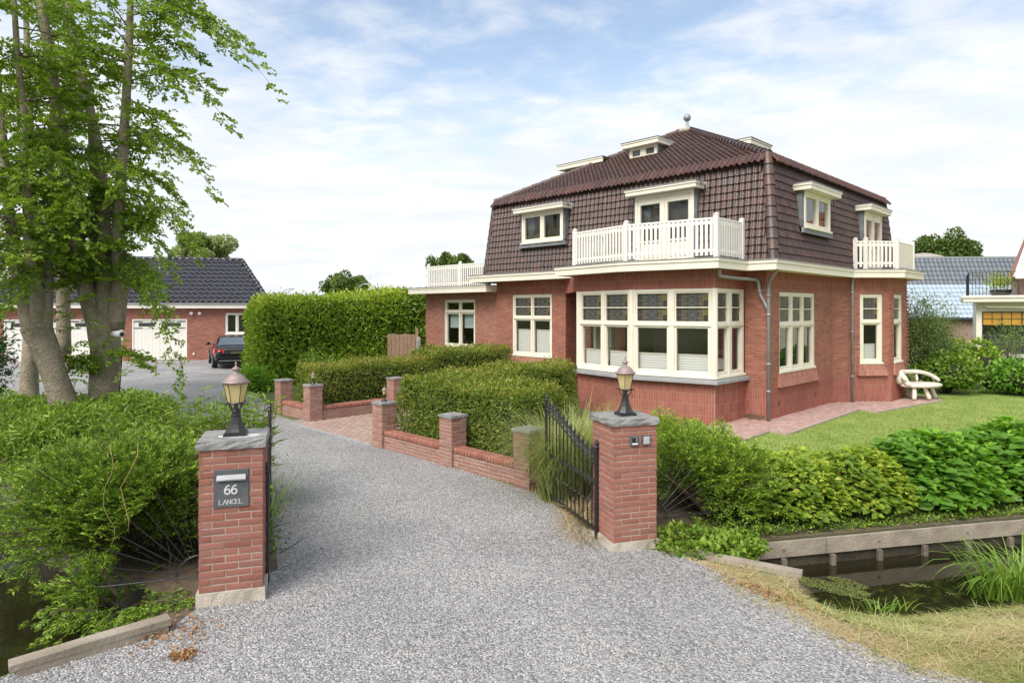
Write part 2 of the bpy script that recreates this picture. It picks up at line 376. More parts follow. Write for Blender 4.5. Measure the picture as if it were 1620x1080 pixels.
def unit(a): return a/np.maximum(np.linalg.norm(a, axis=1, keepdims=True), 1e-9)
def leaves_arrays(pos, d, up, ln, wd, fold=.25):
    """diamond leaves: base, two sides, tip; d = direction of the leaf, up = its rough normal"""
    d = unit(d); s = unit(np.cross(d, up)); u = np.cross(s, d)
    ln = np.broadcast_to(ln, (len(pos),))[:, None]; wd = np.broadcast_to(wd, (len(pos),))[:, None]
    b = pos; t = pos+d*ln-u*ln*.12
    m = pos+d*ln*.45
    l = m-s*wd*.5+u*wd*fold; r = m+s*wd*.5+u*wd*fold
    v = np.stack([b, r, t, l], axis=1).reshape(-1, 3)
    f = np.arange(len(v)).reshape(-1, 4)
    return v, f
def leaf_obj(name, pos, d, up, ln, wd, m, tone, parent=None, fold=.25, kind=None):
    v, f = leaves_arrays(pos, d, up, ln, wd, fold)
    # split along the midrib so that the fold shows
    tri = np.concatenate([f[:, [0, 1, 2]], f[:, [0, 2, 3]]], axis=1).reshape(-1, 3)
    o = link(name, np_mesh(name, v, tri, m, np.repeat(tone, 2)), parent)
    if kind: o['kind'] = kind
    return o
def rnd_dir(n): return unit(RNG.normal(size=(n, 3)))
def vnoise(p, sc, seed=0):
    """cheap smooth noise from sines, -1..1"""
    q = p*sc
    return (np.sin(q[:, 0]*1.7+q[:, 1]*.9+seed)+np.sin(q[:, 1]*1.9-q[:, 2]*1.1+seed*2.1)+np.sin(q[:, 2]*2.3+q[:, 0]*1.3+seed*.7)
            + np.sin((q[:, 0]+q[:, 1])*3.1+seed*1.3)*.5+np.sin((q[:, 2]-q[:, 1])*3.7+seed*3.3)*.5)/4
def blade_strip(pos, dirs, ln, wd, droop, segs=4):
    """arching grass blades: strips; dirs = horizontal lean (N,3) with z up-part"""
    n = len(pos); ts = np.linspace(0, 1, segs+1)
    hd = dirs.copy(); hd[:, 2] = 0; hn = unit(hd+1e-6)
    side = np.stack([-hn[:, 1], hn[:, 0], np.zeros(n)], 1)
    rows = []
    for t in ts:
        c = pos+dirs*(ln*t)[:, None]+hn*(ln*droop*t*t*.6)[:, None]
        c[:, 2] -= ln*droop*t*t*t*.8
        w = wd*(1-t)**.6*.5 if t < 1 else wd*0.02
        rows.append(np.stack([c-side*np.broadcast_to(w, (n,))[:, None], c+side*np.broadcast_to(w, (n,))[:, None]], 1))
    v = np.stack(rows, 1).reshape(n, -1, 3)
    k = 2*(segs+1)
    fb = np.array([(2*i, 2*i+1, 2*i+3, 2*i+2) for i in range(segs)])
    f = (np.arange(n)[:, None, None]*k+fb[None]).reshape(-1, 4)
    return v.reshape(-1, 3), f

def at(px, py, Y):
    """a point of the place that stands Y metres ahead, read off the photograph while modelling"""
    return Vector(((px-810)/1010*Y, Y, CAMZ-(py-491)/1010*Y))

# ------------------------------------------------------------------ the setting: ground, gravel drive, lawn, water
HOUSE_O = Vector((5.95, 14.92, 0)); HOUSE_RZ = math.atan2(.701, .713)
HM = Matrix.Translation(HOUSE_O) @ Matrix.Rotation(HOUSE_RZ, 4, 'Z')
def HW(x, y, z=0): return HM @ Vector((x, y, z))
def HL(x, y):
    q = HM.inverted() @ Vector((x, y, 0)); return (q.x, q.y)
WATER_Z = -.32
right_ditch = [(1.72, 6.98), (2.6, 7.16), (6.4, 8.02), (12, 9.3), (24, 12.0), (24, 9.8), (12, 7.2), (6.0, 5.62), (4.4, 5.12), (3.35, 4.98), (2.80, 5.22), (2.50, 5.72), (2.60, 6.20), (1.76, 6.86)]
left_ditch = [(-2.86, 5.24), (-3.60, 4.58), (-4.05, 4.1), (-6.5, 2.9), (-12, 1.5), (-26, 2), (-30, 14), (-22, 19), (-16, 18.5), (-12.6, 15.3), (-11.3, 13.0), (-8.5, 10.2), (-6, 7.9), (-4.3, 6.6), (-3.2, 5.8)]
def pin(p, poly):
    x, y = p[0], p[1]; c = False; n = len(poly)
    for i in range(n):
        x0, y0 = poly[i]; x1, y1 = poly[i-1]
        if (y0 > y) != (y1 > y) and x < (x1-x0)*(y-y0)/(y1-y0)+x0: c = not c
    return c
def pin_np(P, poly):
    x, y = P[:, 0], P[:, 1]; c = np.zeros(len(P), bool); n = len(poly)
    for i in range(n):
        x0, y0 = poly[i]; x1, y1 = poly[i-1]
        if y0 == y1: continue
        c ^= ((y0 > y) != (y1 > y)) & (x < (x1-x0)*(y-y0)/(y1-y0)+x0)
    return c

# shared shader helper for ground sheets
M['ground'] = mat('meadow ground', (.085, .13, .03), 1, col2=(.13, .16, .045), nscale=.35, bump=.6, bscale=25, detail=8, blotch=((.16, .12, .07), .8, .55, .7, .5))
def gravel_mat():
    m = bpy.data.materials.new('gravel bed'); m.use_nodes = True
    n, l = m.node_tree.nodes, m.node_tree.links; b = n['Principled BSDF']
    t = n.new('ShaderNodeTexCoord')
    v = n.new('ShaderNodeTexVoronoi'); v.inputs['Scale'].default_value = 55; l.new(t.outputs['Object'], v.inputs['Vector'])
    sp = n.new('ShaderNodeSeparateColor'); l.new(v.outputs['Color'], sp.inputs[0])
    r = n.new('ShaderNodeValToRGB'); e = r.color_ramp.elements
    e[0].position = 0; e[0].color = (.20, .197, .195, 1); e[1].position = 1; e[1].color = (.56, .55, .53, 1)
    e2 = r.color_ramp.elements.new(.5); e2.color = (.345, .338, .33, 1)
    l.new(sp.outputs[0], r.inputs[0])
    no = n.new('ShaderNodeTexNoise'); no.inputs['Scale'].default_value = .6; no.inputs['Detail'].default_value = 6; l.new(t.outputs['Object'], no.inputs['Vector'])
    mr = n.new('ShaderNodeMapRange'); mr.inputs[1].default_value = .3; mr.inputs[2].default_value = .7; mr.inputs[3].default_value = .74; mr.inputs[4].default_value = 1.10
    l.new(no.outputs['Fac'], mr.inputs[0])
    mx = n.new('ShaderNodeMixRGB'); mx.blend_type = 'MULTIPLY'; mx.inputs[0].default_value = 1; l.new(r.outputs[0], mx.inputs[1]); l.new(mr.outputs[0], mx.inputs[2])
    l.new(mx.outputs[0], b.inputs['Base Color']); b.inputs['Roughness'].default_value = .9
    bp = n.new('ShaderNodeBump'); bp.inputs['Strength'].default_value = 1; bp.inputs['Distance'].default_value = .02; bp.invert = True
    l.new(v.outputs['Distance'], bp.inputs['Height']); l.new(bp.outputs[0], b.inputs['Normal'])
    return m
M['gravel'] = gravel_mat()
M['stone_chip'] = mat('gravel stones', (.3, .3, .32), .85, tone=[(0, (.16, .16, .162)), (.3, (.26, .26, .26)), (.65, (.37, .368, .365)), (.9, (.52, .515, .505)), (1, (.48, .44, .38))], bump=.3, bscale=80)
M['lawn'] = mat('mown lawn', (.19, .28, .048), 1, col2=(.26, .335, .075), nscale=1.3, bump=.7, bscale=60, detail=10, blotch=((.42, .40, .13), 2.2, .52, .75, .55))
M['verge'] = mat('dry verge soil', (.36, .26, .165), 1, col2=(.46, .37, .22), nscale=3, bump=.8, bscale=40, detail=8, blotch=((.22, .25, .07), 2.6, .5, .7, .7))
def water_mat():
    m = bpy.data.materials.new('ditch water'); m.use_nodes = True
    n, l = m.node_tree.nodes, m.node_tree.links; b = n['Principled BSDF']
    b.inputs['Base Color'].default_value = (.018, .016, .008, 1); b.inputs['Roughness'].default_value = .04
    b.inputs['Specular IOR Level'].default_value = .5
    t = n.new('ShaderNodeTexCoord'); no = n.new('ShaderNodeTexNoise'); no.inputs['Scale'].default_value = 3; no.inputs['Detail'].default_value = 3
    l.new(t.outputs['Object'], no.inputs['Vector'])
    bp = n.new('ShaderNodeBump'); bp.inputs['Strength'].default_value = .05; bp.inputs['Distance'].default_value = .05
    l.new(no.outputs['Fac'], bp.inputs['Height']); l.new(bp.outputs[0], b.inputs['Normal'])
    return m
M['water'] = water_mat()

M['wet_soil'] = mat('wet soil', (.045, .035, .024), .7, col2=(.07, .06, .035), nscale=8, bump=.6, bscale=30)
def cdt_sheet(name, outer, holes, z, m, kind='structure', skirts=True):
    vs, es = [], []
    for poly in [outer]+holes:
        b = len(vs); vs += [Vector(p).to_2d() for p in poly]
        es += [(b+i, b+(i+1) % len(poly)) for i in range(len(poly))]
    ov, oe, of, *_ = delaunay_2d_cdt(vs, es, [], 1, 1e-5)
    fs = []
    for f in of:
        c = sum((ov[i] for i in f), Vector((0, 0)))/len(f)
        if any(pin(c, h) for h in holes): continue
        fs.append(list(f))
    verts = [(v.x, v.y, z) for v in ov]
    if skirts:
        for h in holes:
            b = len(verts); n = len(h); cx = sum(p[0] for p in h)/n; cy = sum(p[1] for p in h)/n
            verts += [(p[0], p[1], z) for p in h]+[(p[0]+(cx-p[0])*.0, p[1], z-.9) for p in h]
            fs += [[b+i, b+(i+1) % n, b+n+(i+1) % n, b+n+i] for i in range(n)]
    me = bpy.data.meshes.new(name); me.from_pydata(verts, [], fs); me.materials.append(m)
    if skirts and holes:
        me.materials.append(M['wet_soil']); k = sum(len(h) for h in holes)
        for p in me.polygons[len(fs)-k:]: p.material_index = 1
    bm = bmesh.new(); bm.from_mesh(me); bmesh.ops.recalc_face_normals(bm, faces=bm.faces); bm.to_mesh(me); bm.free()
    o = link(name, me); o['kind'] = kind; return o
BIG = 2500
cdt_sheet('ground', [(-BIG, -BIG), (BIG, -BIG), (BIG, BIG), (-BIG, BIG)], [right_ditch, left_ditch], 0, M['ground'])
wm = MB(); wm.quad((-45, -2, WATER_Z), (-2.5, -2, WATER_Z), (-2.5, 22, WATER_Z), (-45, 22, WATER_Z)); wm.quad((1.2, 4.5, WATER_Z), (28, 4.5, WATER_Z), (28, 13, WATER_Z), (1.2, 13, WATER_Z))
wm.quad((-45, -2, WATER_Z-.5), (28, -2, WATER_Z-.5), (28, 22, WATER_Z-.5), (-45, 22, WATER_Z-.5))
tag(wm.build('water', M['water']), kind='structure')

drive = [(-9, -7), (-4.6, 3.0), (-4.03, 4.05), (-3.59, 4.54), (-2.80, 5.10), (-2.7, 5.9), (-2.35, 6.4), (-3.0, 8.0), (-3.9, 10.2), (-6.2, 13.4), (-8.2, 15.4), (-9.2, 17.8), (-14, 18.6), (-22, 22), (-40, 30), (-40, 48), (-3, 46), (-6.0, 30), (-8.9, 21.6),
         (-6.6, 17.3), (-6.45, 16.6), (-5.2, 15.1), (-3.55, 16.2), (-2.5, 12.35), (.35, 9.05), (.55, 8.6), (.98, 7.3), (1.06, 6.87), (1.35, 6.97), (1.68, 6.86), (2.05, 6.35), (2.30, 5.86), (2.55, 5.2), (2.85, 4.72), (3.4, 4.38), (5.5, 3.7), (11, 2.0), (22, -2), (22, -7)]
cdt_sheet('gravel_drive', drive, [], .008, M['gravel'], skirts=False)
verge = [(1.15, 6.75), (1.70, 6.86), (2.59, 6.20), (2.49, 5.72), (2.79, 5.21), (3.35, 4.97), (4.4, 5.11), (6.0, 5.61), (12, 7.19), (24, 9.79), (24, 0), (11, 1.8), (5.5, 3.55), (3.4, 4.28), (2.8, 4.60), (2.45, 5.0), (2.0, 5.86)]
cdt_sheet('verge', verge, [], .004, M['verge'], skirts=False)
lawn = [(3.4, 10.4), (3.0, 12.0), (4.0, 13.4), (6.6, 15.6), (10, 18.6), (13, 21.0), (30, 26), (45, 22), (40, 14), (24, 12.1), (12, 9.5), (6.6, 8.3)]
cdt_sheet('lawn', lawn, [], .004, M['lawn'], skirts=False)
soilp = [(1.75, 7.0), (2.6, 7.17), (6.4, 8.03), (12, 9.31), (24, 12.01), (24, 12.9), (12, 10.2), (6.5, 9.2), (3.8, 10.4), (3.4, 13), (1.9, 14.0), (.9, 13), (-.6, 16.4), (-2.4, 12.4), (.4, 9.1), (.6, 8.6), (1.0, 7.4)]
cdt_sheet('planting_bed', soilp, [], .006, M['soil'], skirts=False)
bank = [(-2.36, 6.42), (-2.60, 5.9), (-2.72, 5.02), (-2.88, 5.23), (-3.2, 5.78), (-4.25, 6.65), (-5.95, 7.95), (-8.45, 10.25), (-11.2, 13.05), (-12.5, 15.4), (-15.9, 18.6), (-22, 19.1), (-22, 21.8), (-14, 18.5), (-9.3, 17.7), (-8.3, 15.4), (-6.3, 13.4), (-4.0, 10.2), (-3.1, 8.0)]
cdt_sheet('ditch_bank', bank, [], .006, M['soil'], skirts=False)

# the near bank slopes down to the water
BANK_T = [(2.60, 6.20), (2.50, 5.72), (2.80, 5.22), (3.35, 4.98), (4.4, 5.12), (6.0, 5.62), (12, 7.19), (24, 9.79)]
BANK_B = [(2.86, 6.32), (2.90, 6.20), (3.15, 6.12), (3.7, 6.15), (4.6, 6.34), (5.9, 6.64), (12, 8.15), (24, 10.75)]
def bank_pt(u, v):
    """u along the bank in segments, v from the top (0) to the water (1)"""
    u = np.asarray(u, float); v = np.asarray(v, float); i = np.clip(u.astype(int), 0, len(BANK_T)-2); f = u-i
    T, B = np.array(BANK_T), np.array(BANK_B); t = T[i]*(1-f)[:, None]+T[i+1]*f[:, None]; b = B[i]*(1-f)[:, None]+B[i+1]*f[:, None]
    p = t*(1-v)[:, None]+b*v[:, None]
    z = .006-.36*v+.02*np.sin(p[:, 0]*5+p[:, 1]*7)*v*(1-v)*4
    return np.stack([p[:, 0], p[:, 1], z], 1)
U, V = np.meshgrid(np.linspace(0, len(BANK_T)-1.001, 49), np.linspace(0, 1, 9), indexing='ij')
bp_ = bank_pt(U.ravel(), V.ravel()); fb_ = np.array([(i*9+j, (i+1)*9+j, (i+1)*9+j+1, i*9+j+1) for i in range(48) for j in range(8)])
tag(link('grassy_bank', np_mesh('grassy_bank', bp_, fb_, M['verge'], smooth=True)), kind='structure')

# loose stones lying on the near part of the drive: too many to count
def gravel_stones():
    N = 150000
    Y = 3.2+(RNG.random(N)**1.15)*11.5
    X = (RNG.random(N)*2-1)*.86*Y
    P = np.stack([X, Y], 1); P = P[pin_np(P, drive)]
    extra = np.stack([RNG.normal(0, 1, 900)*.5+2.5, RNG.normal(0, 1, 900)*.35+5.2], 1); P = np.concatenate([P, extra[extra[:, 1] > 4.2][:500]]); P = P[~pin_np(P, right_ditch)]
    n = len(P)
    base = np.array([(1, 0, 0), (0, 1, 0), (-1, 0, 0), (0, -1, 0), (0, 0, 1), (.4, .4, -.6)], float)
    fb = np.array([(0, 1, 4), (1, 2, 4), (2, 3, 4), (3, 0, 4)])
    size = (.0055+.0060*RNG.random(n)**1.5)*(.9+P[:, 1]*.02)
    v = base[None]*(1+.45*(RNG.random((n, 6, 3))-.5))+.35*(RNG.random((n, 6, 3))-.5)
    v = v*size[:, None, None]*np.array([1.1, .9, .85])
    a = RNG.random(n)*6.283; ca, sa = np.cos(a)[:, None], np.sin(a)[:, None]
    x = v[..., 0]*ca-v[..., 1]*sa; y = v[..., 0]*sa+v[..., 1]*ca
    v = np.stack([x+P[:, 0][:, None], y+P[:, 1][:, None], v[..., 2]+.0095+(size*.15)[:, None]], -1)
    f = (np.arange(n)[:, None, None]*6+fb[None]).reshape(-1, 3)
    o = link('gravel_stones', np_mesh('gravel_stones', v.reshape(-1, 3), f, M['stone_chip'], np.repeat(np.clip(RNG.beta(2, 2, n)+.16*vnoise(np.stack([P[:, 0], P[:, 1], P[:, 0]*0], 1), .9, 3)+.08*vnoise(np.stack([P[:, 0], P[:, 1], P[:, 0]*0], 1), 3, 5), 0, 1), 4)))
    o['kind'] = 'stuff'
gravel_stones()

# ------------------------------------------------------------------ shared bits: unit boxes, bricks, tiles
_unit = {}
def unit_box(m):
    if m not in _unit:
        b = MB(); b.box((0, 0, 0), (1, 1, 1)); _unit[m] = b.mesh('unit_'+m, M[m])
    return _unit[m]
def ubox(name, F, s0, s1, d0, d1, z0, z1, m, parent):
    """one board or bar as an object of its own that shares its mesh"""
    B = F.basis(s0, d1, z0) @ Matrix.Diagonal((s1-s0, d1-d0, z1-z0, 1))
    return link(name, unit_box(m), parent, B)
_bricks = {}
def brick_meshes(m, rough=1.):
    if m not in _bricks:
        out = []
        for k in range(6):
            r = random.Random(k+len(m)); b = MB()
            fr = [(0, 0), (1, 0), (1, 1), (0, 1)]
            bx, bz = .035, .11
            back = [(x, 1, z) for x, z in fr]
            mid = [(x+(r.random()-.5)*.02*rough, .16, z+(r.random()-.5)*.07*rough) for x, z in fr]
            fro = [(bx+(1-2*bx)*x+(r.random()-.5)*.03*rough, .03+(r.random())*.06*rough, bz+(1-2*bz)*z+(r.random()-.5)*.1*rough) for x, z in fr]
            c = (.3+.4*r.random(), -.05*rough*r.random(), .3+.4*r.random())
            vs = back+mid+fro+[c]; fs = []
            for i in range(4):
                j = (i+1) % 4; fs += [(i, j, 4+j, 4+i), (4+i, 4+j, 8+j, 8+i), (8+i, 8+j, 12)]
            b.add(vs, fs); out.append(b.mesh('brick_'+m, M[m]))
        _bricks[m] = out
    return _bricks[m]

def lay(F, s0, s1, z0, z1, openings, bond, mkey, out, bl=.215, ch=.0625, phase=0.):
    """the bricks of one zone of a wall: running courses or upright soldiers, cut round the openings"""
    if bond == 'run': rh, pw = ch, bl
    else: rh, pw = bl, ch
    rows = max(1, round((z1-z0)/rh)); rh = (z1-z0)/rows; j = .0095
    for r in range(rows):
        za, zb = z0+r*rh, z0+(r+1)*rh-j
        iv = [(s0, s1, za, zb)]
        for a, b, oa, ob in openings:
            nv = []
            for (p, q, y0, y1) in iv:
                if b <= p or a >= q or ob <= y0 or oa >= y1: nv.append((p, q, y0, y1)); continue
                if a > p: nv.append((p, a, y0, y1))
                if b < q: nv.append((b, q, y0, y1))
                if oa > y0+.014: nv.append((max(a, p), min(b, q), y0, oa-.003))
                if ob < y1-.014: nv.append((max(a, p), min(b, q), ob+.003, y1))
            iv = nv
        off = phase+(pw*.5 if r % 2 and bond == 'run' else 0)
        for p, q, y0, y1 in iv:
            k = math.floor((p-off)/pw); x = off+k*pw
            while x < q-.012:
                a, b = max(p, x), min(q, x+pw-j)
                if b-a > .02: out.append((F, a, b, y0, y1, mkey))
                x += pw
def mortar(mb, F, s0, s1, z0, z1, openings, mi=0, d=0.):
    xs = sorted({s0, s1, *[min(max(a, s0), s1) for o in openings for a in o[:2]]})
    for a, b in zip(xs, xs[1:]):
        if b-a < 1e-4: continue
        mid = (a+b)/2; cuts = sorted([(o[2], o[3]) for o in openings if o[0] < mid < o[1]]); z = z0
        for c0, c1 in cuts:
            if c0 > z: mb.quad(F(a, d, z), F(b, d, z), F(b, d, min(c0, z1)), F(a, d, min(c0, z1)), mi)
            z = max(z, c1)
        if z < z1: mb.quad(F(a, d, z), F(b, d, z), F(b, d, z1), F(a, d, z1), mi)
def reveals(mb, F, openings, depth=.16, mi=0):
    for a, b, c, e in openings:
        mb.quad(F(a, 0, c), F(a, 0, e), F(a, -depth, e), F(a, -depth, c), mi); mb.quad(F(b, 0, c), F(b, -depth, c), F(b, -depth, e), F(b, 0, e), mi)
        mb.quad(F(a, 0, e), F(b, 0, e), F(b, -depth, e), F(a, -depth, e), mi); mb.quad(F(a, 0, c), F(a, -depth, c), F(b, -depth, c), F(b, 0, c), mi)
def emit_bricks(bricks, parent, MX, limit=300, proud=.007, depth=.03, rest_name='brickwork', rough=1.):
    """the nearest bricks one by one, the rest as one part"""
    cp = Vector((0, 0, CAMZ))
    def key(b):
        F, a, q, y0, y1, mk = b
        return (MX @ Vector(F((a+q)/2, 0, (y0+y1)/2))-cp).length/math.sqrt((q-a)*(y1-y0))**.5
    order = sorted(range(len(bricks)), key=lambda i: key(bricks[i]))
    near = set(order[:limit]); rest = MB(); keys = sorted({b[5] for b in bricks}); rr = random.Random(5)
    for i, (F, a, q, y0, y1, mk) in enumerate(bricks):
        dp = proud+(rr.random()-.5)*.006*rough
        if i in near:
            # the unit brick's front is at y = 0 and its back at y = 1
            B = F.basis(a, dp, y0) @ Matrix.Diagonal((q-a, depth, y1-y0, 1))
            if q-a < y1-y0:   # upright
                B = F.basis(q, dp, y0) @ Matrix(((0, 0, -1, 0), (0, 1, 0, 0), (1, 0, 0, 0), (0, 0, 0, 1))) @ Matrix.Diagonal((y1-y0, depth, q-a, 1))
            link('brick', rr.choice(brick_meshes(mk, rough)), parent, B)
        else:
            e = .0015+rr.random()*.0025
            t = rr.random()*.98+.01; c = keys.index(mk)
            p = [F(a, dp-depth, y0), F(q, dp-depth, y0), F(q, dp-depth, y1), F(a, dp-depth, y1)]
            f = [F(a+e, dp+(rr.random()-.5)*.002, y0+e), F(q-e, dp+(rr.random()-.5)*.002, y0+e), F(q-e, dp, y1-e), F(a+e, dp, y1-e)]
            rest.add(p+f, [(4, 5, 6, 7), (0, 1, 5, 4), (1, 2, 6, 5), (2, 3, 7, 6), (3, 0, 4, 7)], c, t)
    if rest.v: tag(rest.build(rest_name, [M[k] for k in keys], parent), kind='stuff')

def tile_template(w, l, seg=7, h=.022, lift=.042, thick=.030):
    vs = []; fs = []
    prof = lambda t: h*(math.cos(2*math.pi*(t-.78))+.30*math.cos(4*math.pi*(t-.78)))
    for row in (0, 1, 1, 2):
        for k in range(seg+1):
            t = k/seg; a = t*w*1.05; c = prof(t)+h
            if row == 0: vs.append((a, 0, c+lift-thick))
            elif row == 1: vs.append((a, 0, c+lift))
            else: vs.append((a, l*1.12, c))
    n = seg+1
    for r in (0, 2):
        for k in range(seg): fs.append((r*n+k, r*n+k+1, (r+1)*n+k+1, (r+1)*n+k))
    return vs, fs
def roof_tiles(origin, e, g, rows, cols, w, l, keep, mkey, parent, MX, limit, name='roof_tile', seg=7, rest='roof_tiling', jit=.006, h=.023, pool=None):
    """lay pantiles on a plane: e along the eave, g up the slope; keep(s, t) says where tiles lie"""
    e = Vector(e).normalized(); g = Vector(g).normalized(); m = e.cross(g).normalized(); origin = Vector(origin)
    if m.z < 0: m = -m
    vs, fs = tile_template(w, l, seg, h)
    spots = []
    for r in range(rows):
        for c in range(cols):
            if keep((c+.5)*w, (r+.5)*l): spots.append((r, c))
    rr = random.Random(9); res = []
    for r, c in spots:
        o = origin+e*(c*w+(rr.random()-.5)*jit)+g*(r*l+(rr.random()-.5)*jit)+m*(rr.random()*.004)
        B = Matrix(((e.x, g.x, m.x, o.x), (e.y, g.y, m.y, o.y), (e.z, g.z, m.z, o.z), (0, 0, 0, 1)))
        res.append((B, w, l, (seg, h)))
    return [(B, mkey, vs, fs, w, l) for B, *_ in res]
def emit_tiles(tiles, parent, MX, limit=300, rest='roof_tiling', name='roof_tile'):
    cp = Vector((0, 0, CAMZ)); order = sorted(range(len(tiles)), key=lambda i: ((MX @ tiles[i][0]).translation-cp).length)
    near = set(order[:limit]); keys = sorted({t[1] for t in tiles}); meshes = {}; mb = MB(); rr = random.Random(3)
    for i, (B, mk, vs, fs, w, l) in enumerate(tiles):
        if i in near:
            k = (mk, w, l)
            if k not in meshes:
                q = MB(); q.add(vs, fs); meshes[k] = q.mesh(name, M[mk], smooth=True)
            link(name, meshes[k], parent, B)
        else:
            mb.add([tuple(B @ Vector(v)) for v in vs], fs, keys.index(mk), rr.random()*.98+.01)
    if mb.v: tag(mb.build(rest, [M[k] for k in keys], parent, smooth=True), kind='stuff')

# ------------------------------------------------------------------ windows
def came_panel(F, a, b, z0, z1, d, mb, mg):
    """one leaded panel: coloured pieces and the lead lines between them"""
    w, h = b-a, z1-z0; t = .0045
    cells = [(0, .17, 0, .5, .62), (0, .17, .5, 1, .1), (.83, 1, 0, .5, .1), (.83, 1, .5, 1, .45), (.17, .30, 0, 1, .3), (.70, .83, 0, 1, .33), (.30, .70, 0, 1, .02)]
    for x0, x1, y0, y1, tn in cells:
        mg.quad(F(a+w*x0, d, z0+h*y0), F(a+w*x1, d, z0+h*y0), F(a+w*x1, d, z0+h*y1), F(a+w*x0, d, z0+h*y1), 0, tn+.01)
    def line(p, q):
        p = (a+w*p[0], z0+h*p[1]); q = (a+w*q[0], z0+h*q[1]); dx, dz = q[0]-p[0], q[1]-p[1]; L = math.hypot(dx, dz); nx, nz = -dz/L*t/2, dx/L*t/2
        mb.add([F(p[0]+nx, d+.003, p[1]+nz), F(q[0]+nx, d+.003, q[1]+nz), F(q[0]-nx, d+.003, q[1]-nz), F(p[0]-nx, d+.003, p[1]-nz)], [(0, 1, 2, 3)])
    for x in (.17, .83): line((x, 0), (x, 1))
    for y in (.5,): line((0, y), (.17, y)); line((.83, y), (1, y))
    for y in (.0, .5):
        for k in (1., .66, .34):
            cy = y+.25; line((.5-.3*k, cy), (.5, cy+.23*k)); line((.5, cy+.23*k), (.5+.3*k, cy)); line((.5+.3*k, cy), (.5, cy-.23*k)); line((.5, cy-.23*k), (.5-.3*k, cy))
    line((.17, .5), (.83, .5))
def blind(F, a, b, z0, z1, d, parent, m='blind', step=.03):
    mb = MB(); n = max(2, int((z1-z0)/step)); dz = (z1-z0)/n
    for k in range(n):
        za, zb = z0+k*dz, z0+(k+1)*dz; q0, q1 = (d, d+.007) if k % 2 else (d+.007, d)
        mb.quad(F(a, q0, za), F(b, q0, za), F(b, q1, zb), F(a, q1, zb))
    mb.fbox(F, a, b, d-.004, d+.02, z1, z1+.018)
    return mb.build('blind', M[m], parent)
def window(parent, F, s0, s1, z0, z1, lights, ztr=None, blinds=None, fw=.075, mw=.06, d0=-.13, d1=-.02, paint='cream', sill=True, glass='glass', stained=True, label=None, sashw=.045, top=.07, bw=None):
    """a timber window: frame and mullions, a sash round each light, panes, leaded top lights, blinds"""
    mb = MB(); w = s1-s0
    mb.bbox(F, s0, s0+fw, d0, d1, z0, z1); mb.bbox(F, s1-fw, s1, d0, d1, z0, z1)
    mb.bbox(F, s0+fw, s1-fw, d0, d1, z1-top, z1); mb.bbox(F, s0+fw, s1-fw, d0, d1, z0, z0+.09)
    if sill: mb.bbox(F, s0-.01, s1+.01, d1, d1+.055, z0-.004, z0+.055)
    cum = [0]
    for q in lights: cum.append(cum[-1]+q)
    inner = w-2*fw
    xs = [s0+fw+inner*c/cum[-1] for c in cum]
    for x in xs[1:-1]: mb.bbox(F, x-mw/2, x+mw/2, d0+.01, d1+.012, z0+.06, z1-.03)
    if ztr: mb.bbox(F, s0+fw*.6, s1-fw*.6, d0+.015, d1+.022, ztr-.035, ztr+.035)
    win = mb.build('window', M[paint], parent)
    if label: win['label'] = label
    n = len(lights)
    for i in range(n):
        a = xs[i]+(mw/2 if i else 0); b = xs[i+1]-(mw/2 if i < n-1 else 0)
        zt = (ztr-.035) if ztr else z1-top
        def sash(za, zb, bar=False, wd=sashw):
            q = MB(); e0, e1 = d0+.03, d1-.015
            q.bbox(F, a, a+wd, e0, e1, za, zb, .006); q.bbox(F, b-wd, b, e0, e1, za, zb, .006)
            q.bbox(F, a+wd, b-wd, e0, e1, zb-wd, zb, .006); q.bbox(F, a+wd, b-wd, e0, e1, za, za+wd*1.25, .006)
            if bar: zm = (za+zb)/2; q.bbox(F, a+wd, b-wd, e0, e1, zm-.013, zm+.013, .004)
            q.build('sash', M[paint], win)
            return a+wd, b-wd, za+wd*1.25, zb-wd
        p = sash(z0+.09, zt)
        q = MB(); q.quad(F(p[0], d0+.05, p[2]), F(p[1], d0+.05, p[2]), F(p[1], d0+.05, p[3]), F(p[0], d0+.05, p[3]))
        q.build('pane', M[glass], win)
        if blinds is not None and blinds[i]: blind(F, p[0]-.02, p[1]+.02, p[2]-.01, p[2]+(p[3]-p[2])*blinds[i], d0-.05, win, step=.028)
        if ztr:
            p = sash(ztr+.035, z1-top, bar=stained, wd=.035)
            if stained:
                mg, mc = MB(), MB(); zm = (p[2]+p[3])/2
                came_panel(F, p[0], p[1], p[2], zm-.013, d0+.06, mc, mg); came_panel(F, p[0], p[1], zm+.013, p[3], d0+.06, mc, mg)
                mg.build('stained_pane', M['stained'], win); mc.build('lead_came', M['came'], win)
            else:
                q = MB(); q.quad(F(p[0], d0+.05, p[2]), F(p[1], d0+.05, p[2]), F(p[1], d0+.05, p[3]), F(p[0], d0+.05, p[3])); q.build('pane', M[glass], win)
    return win

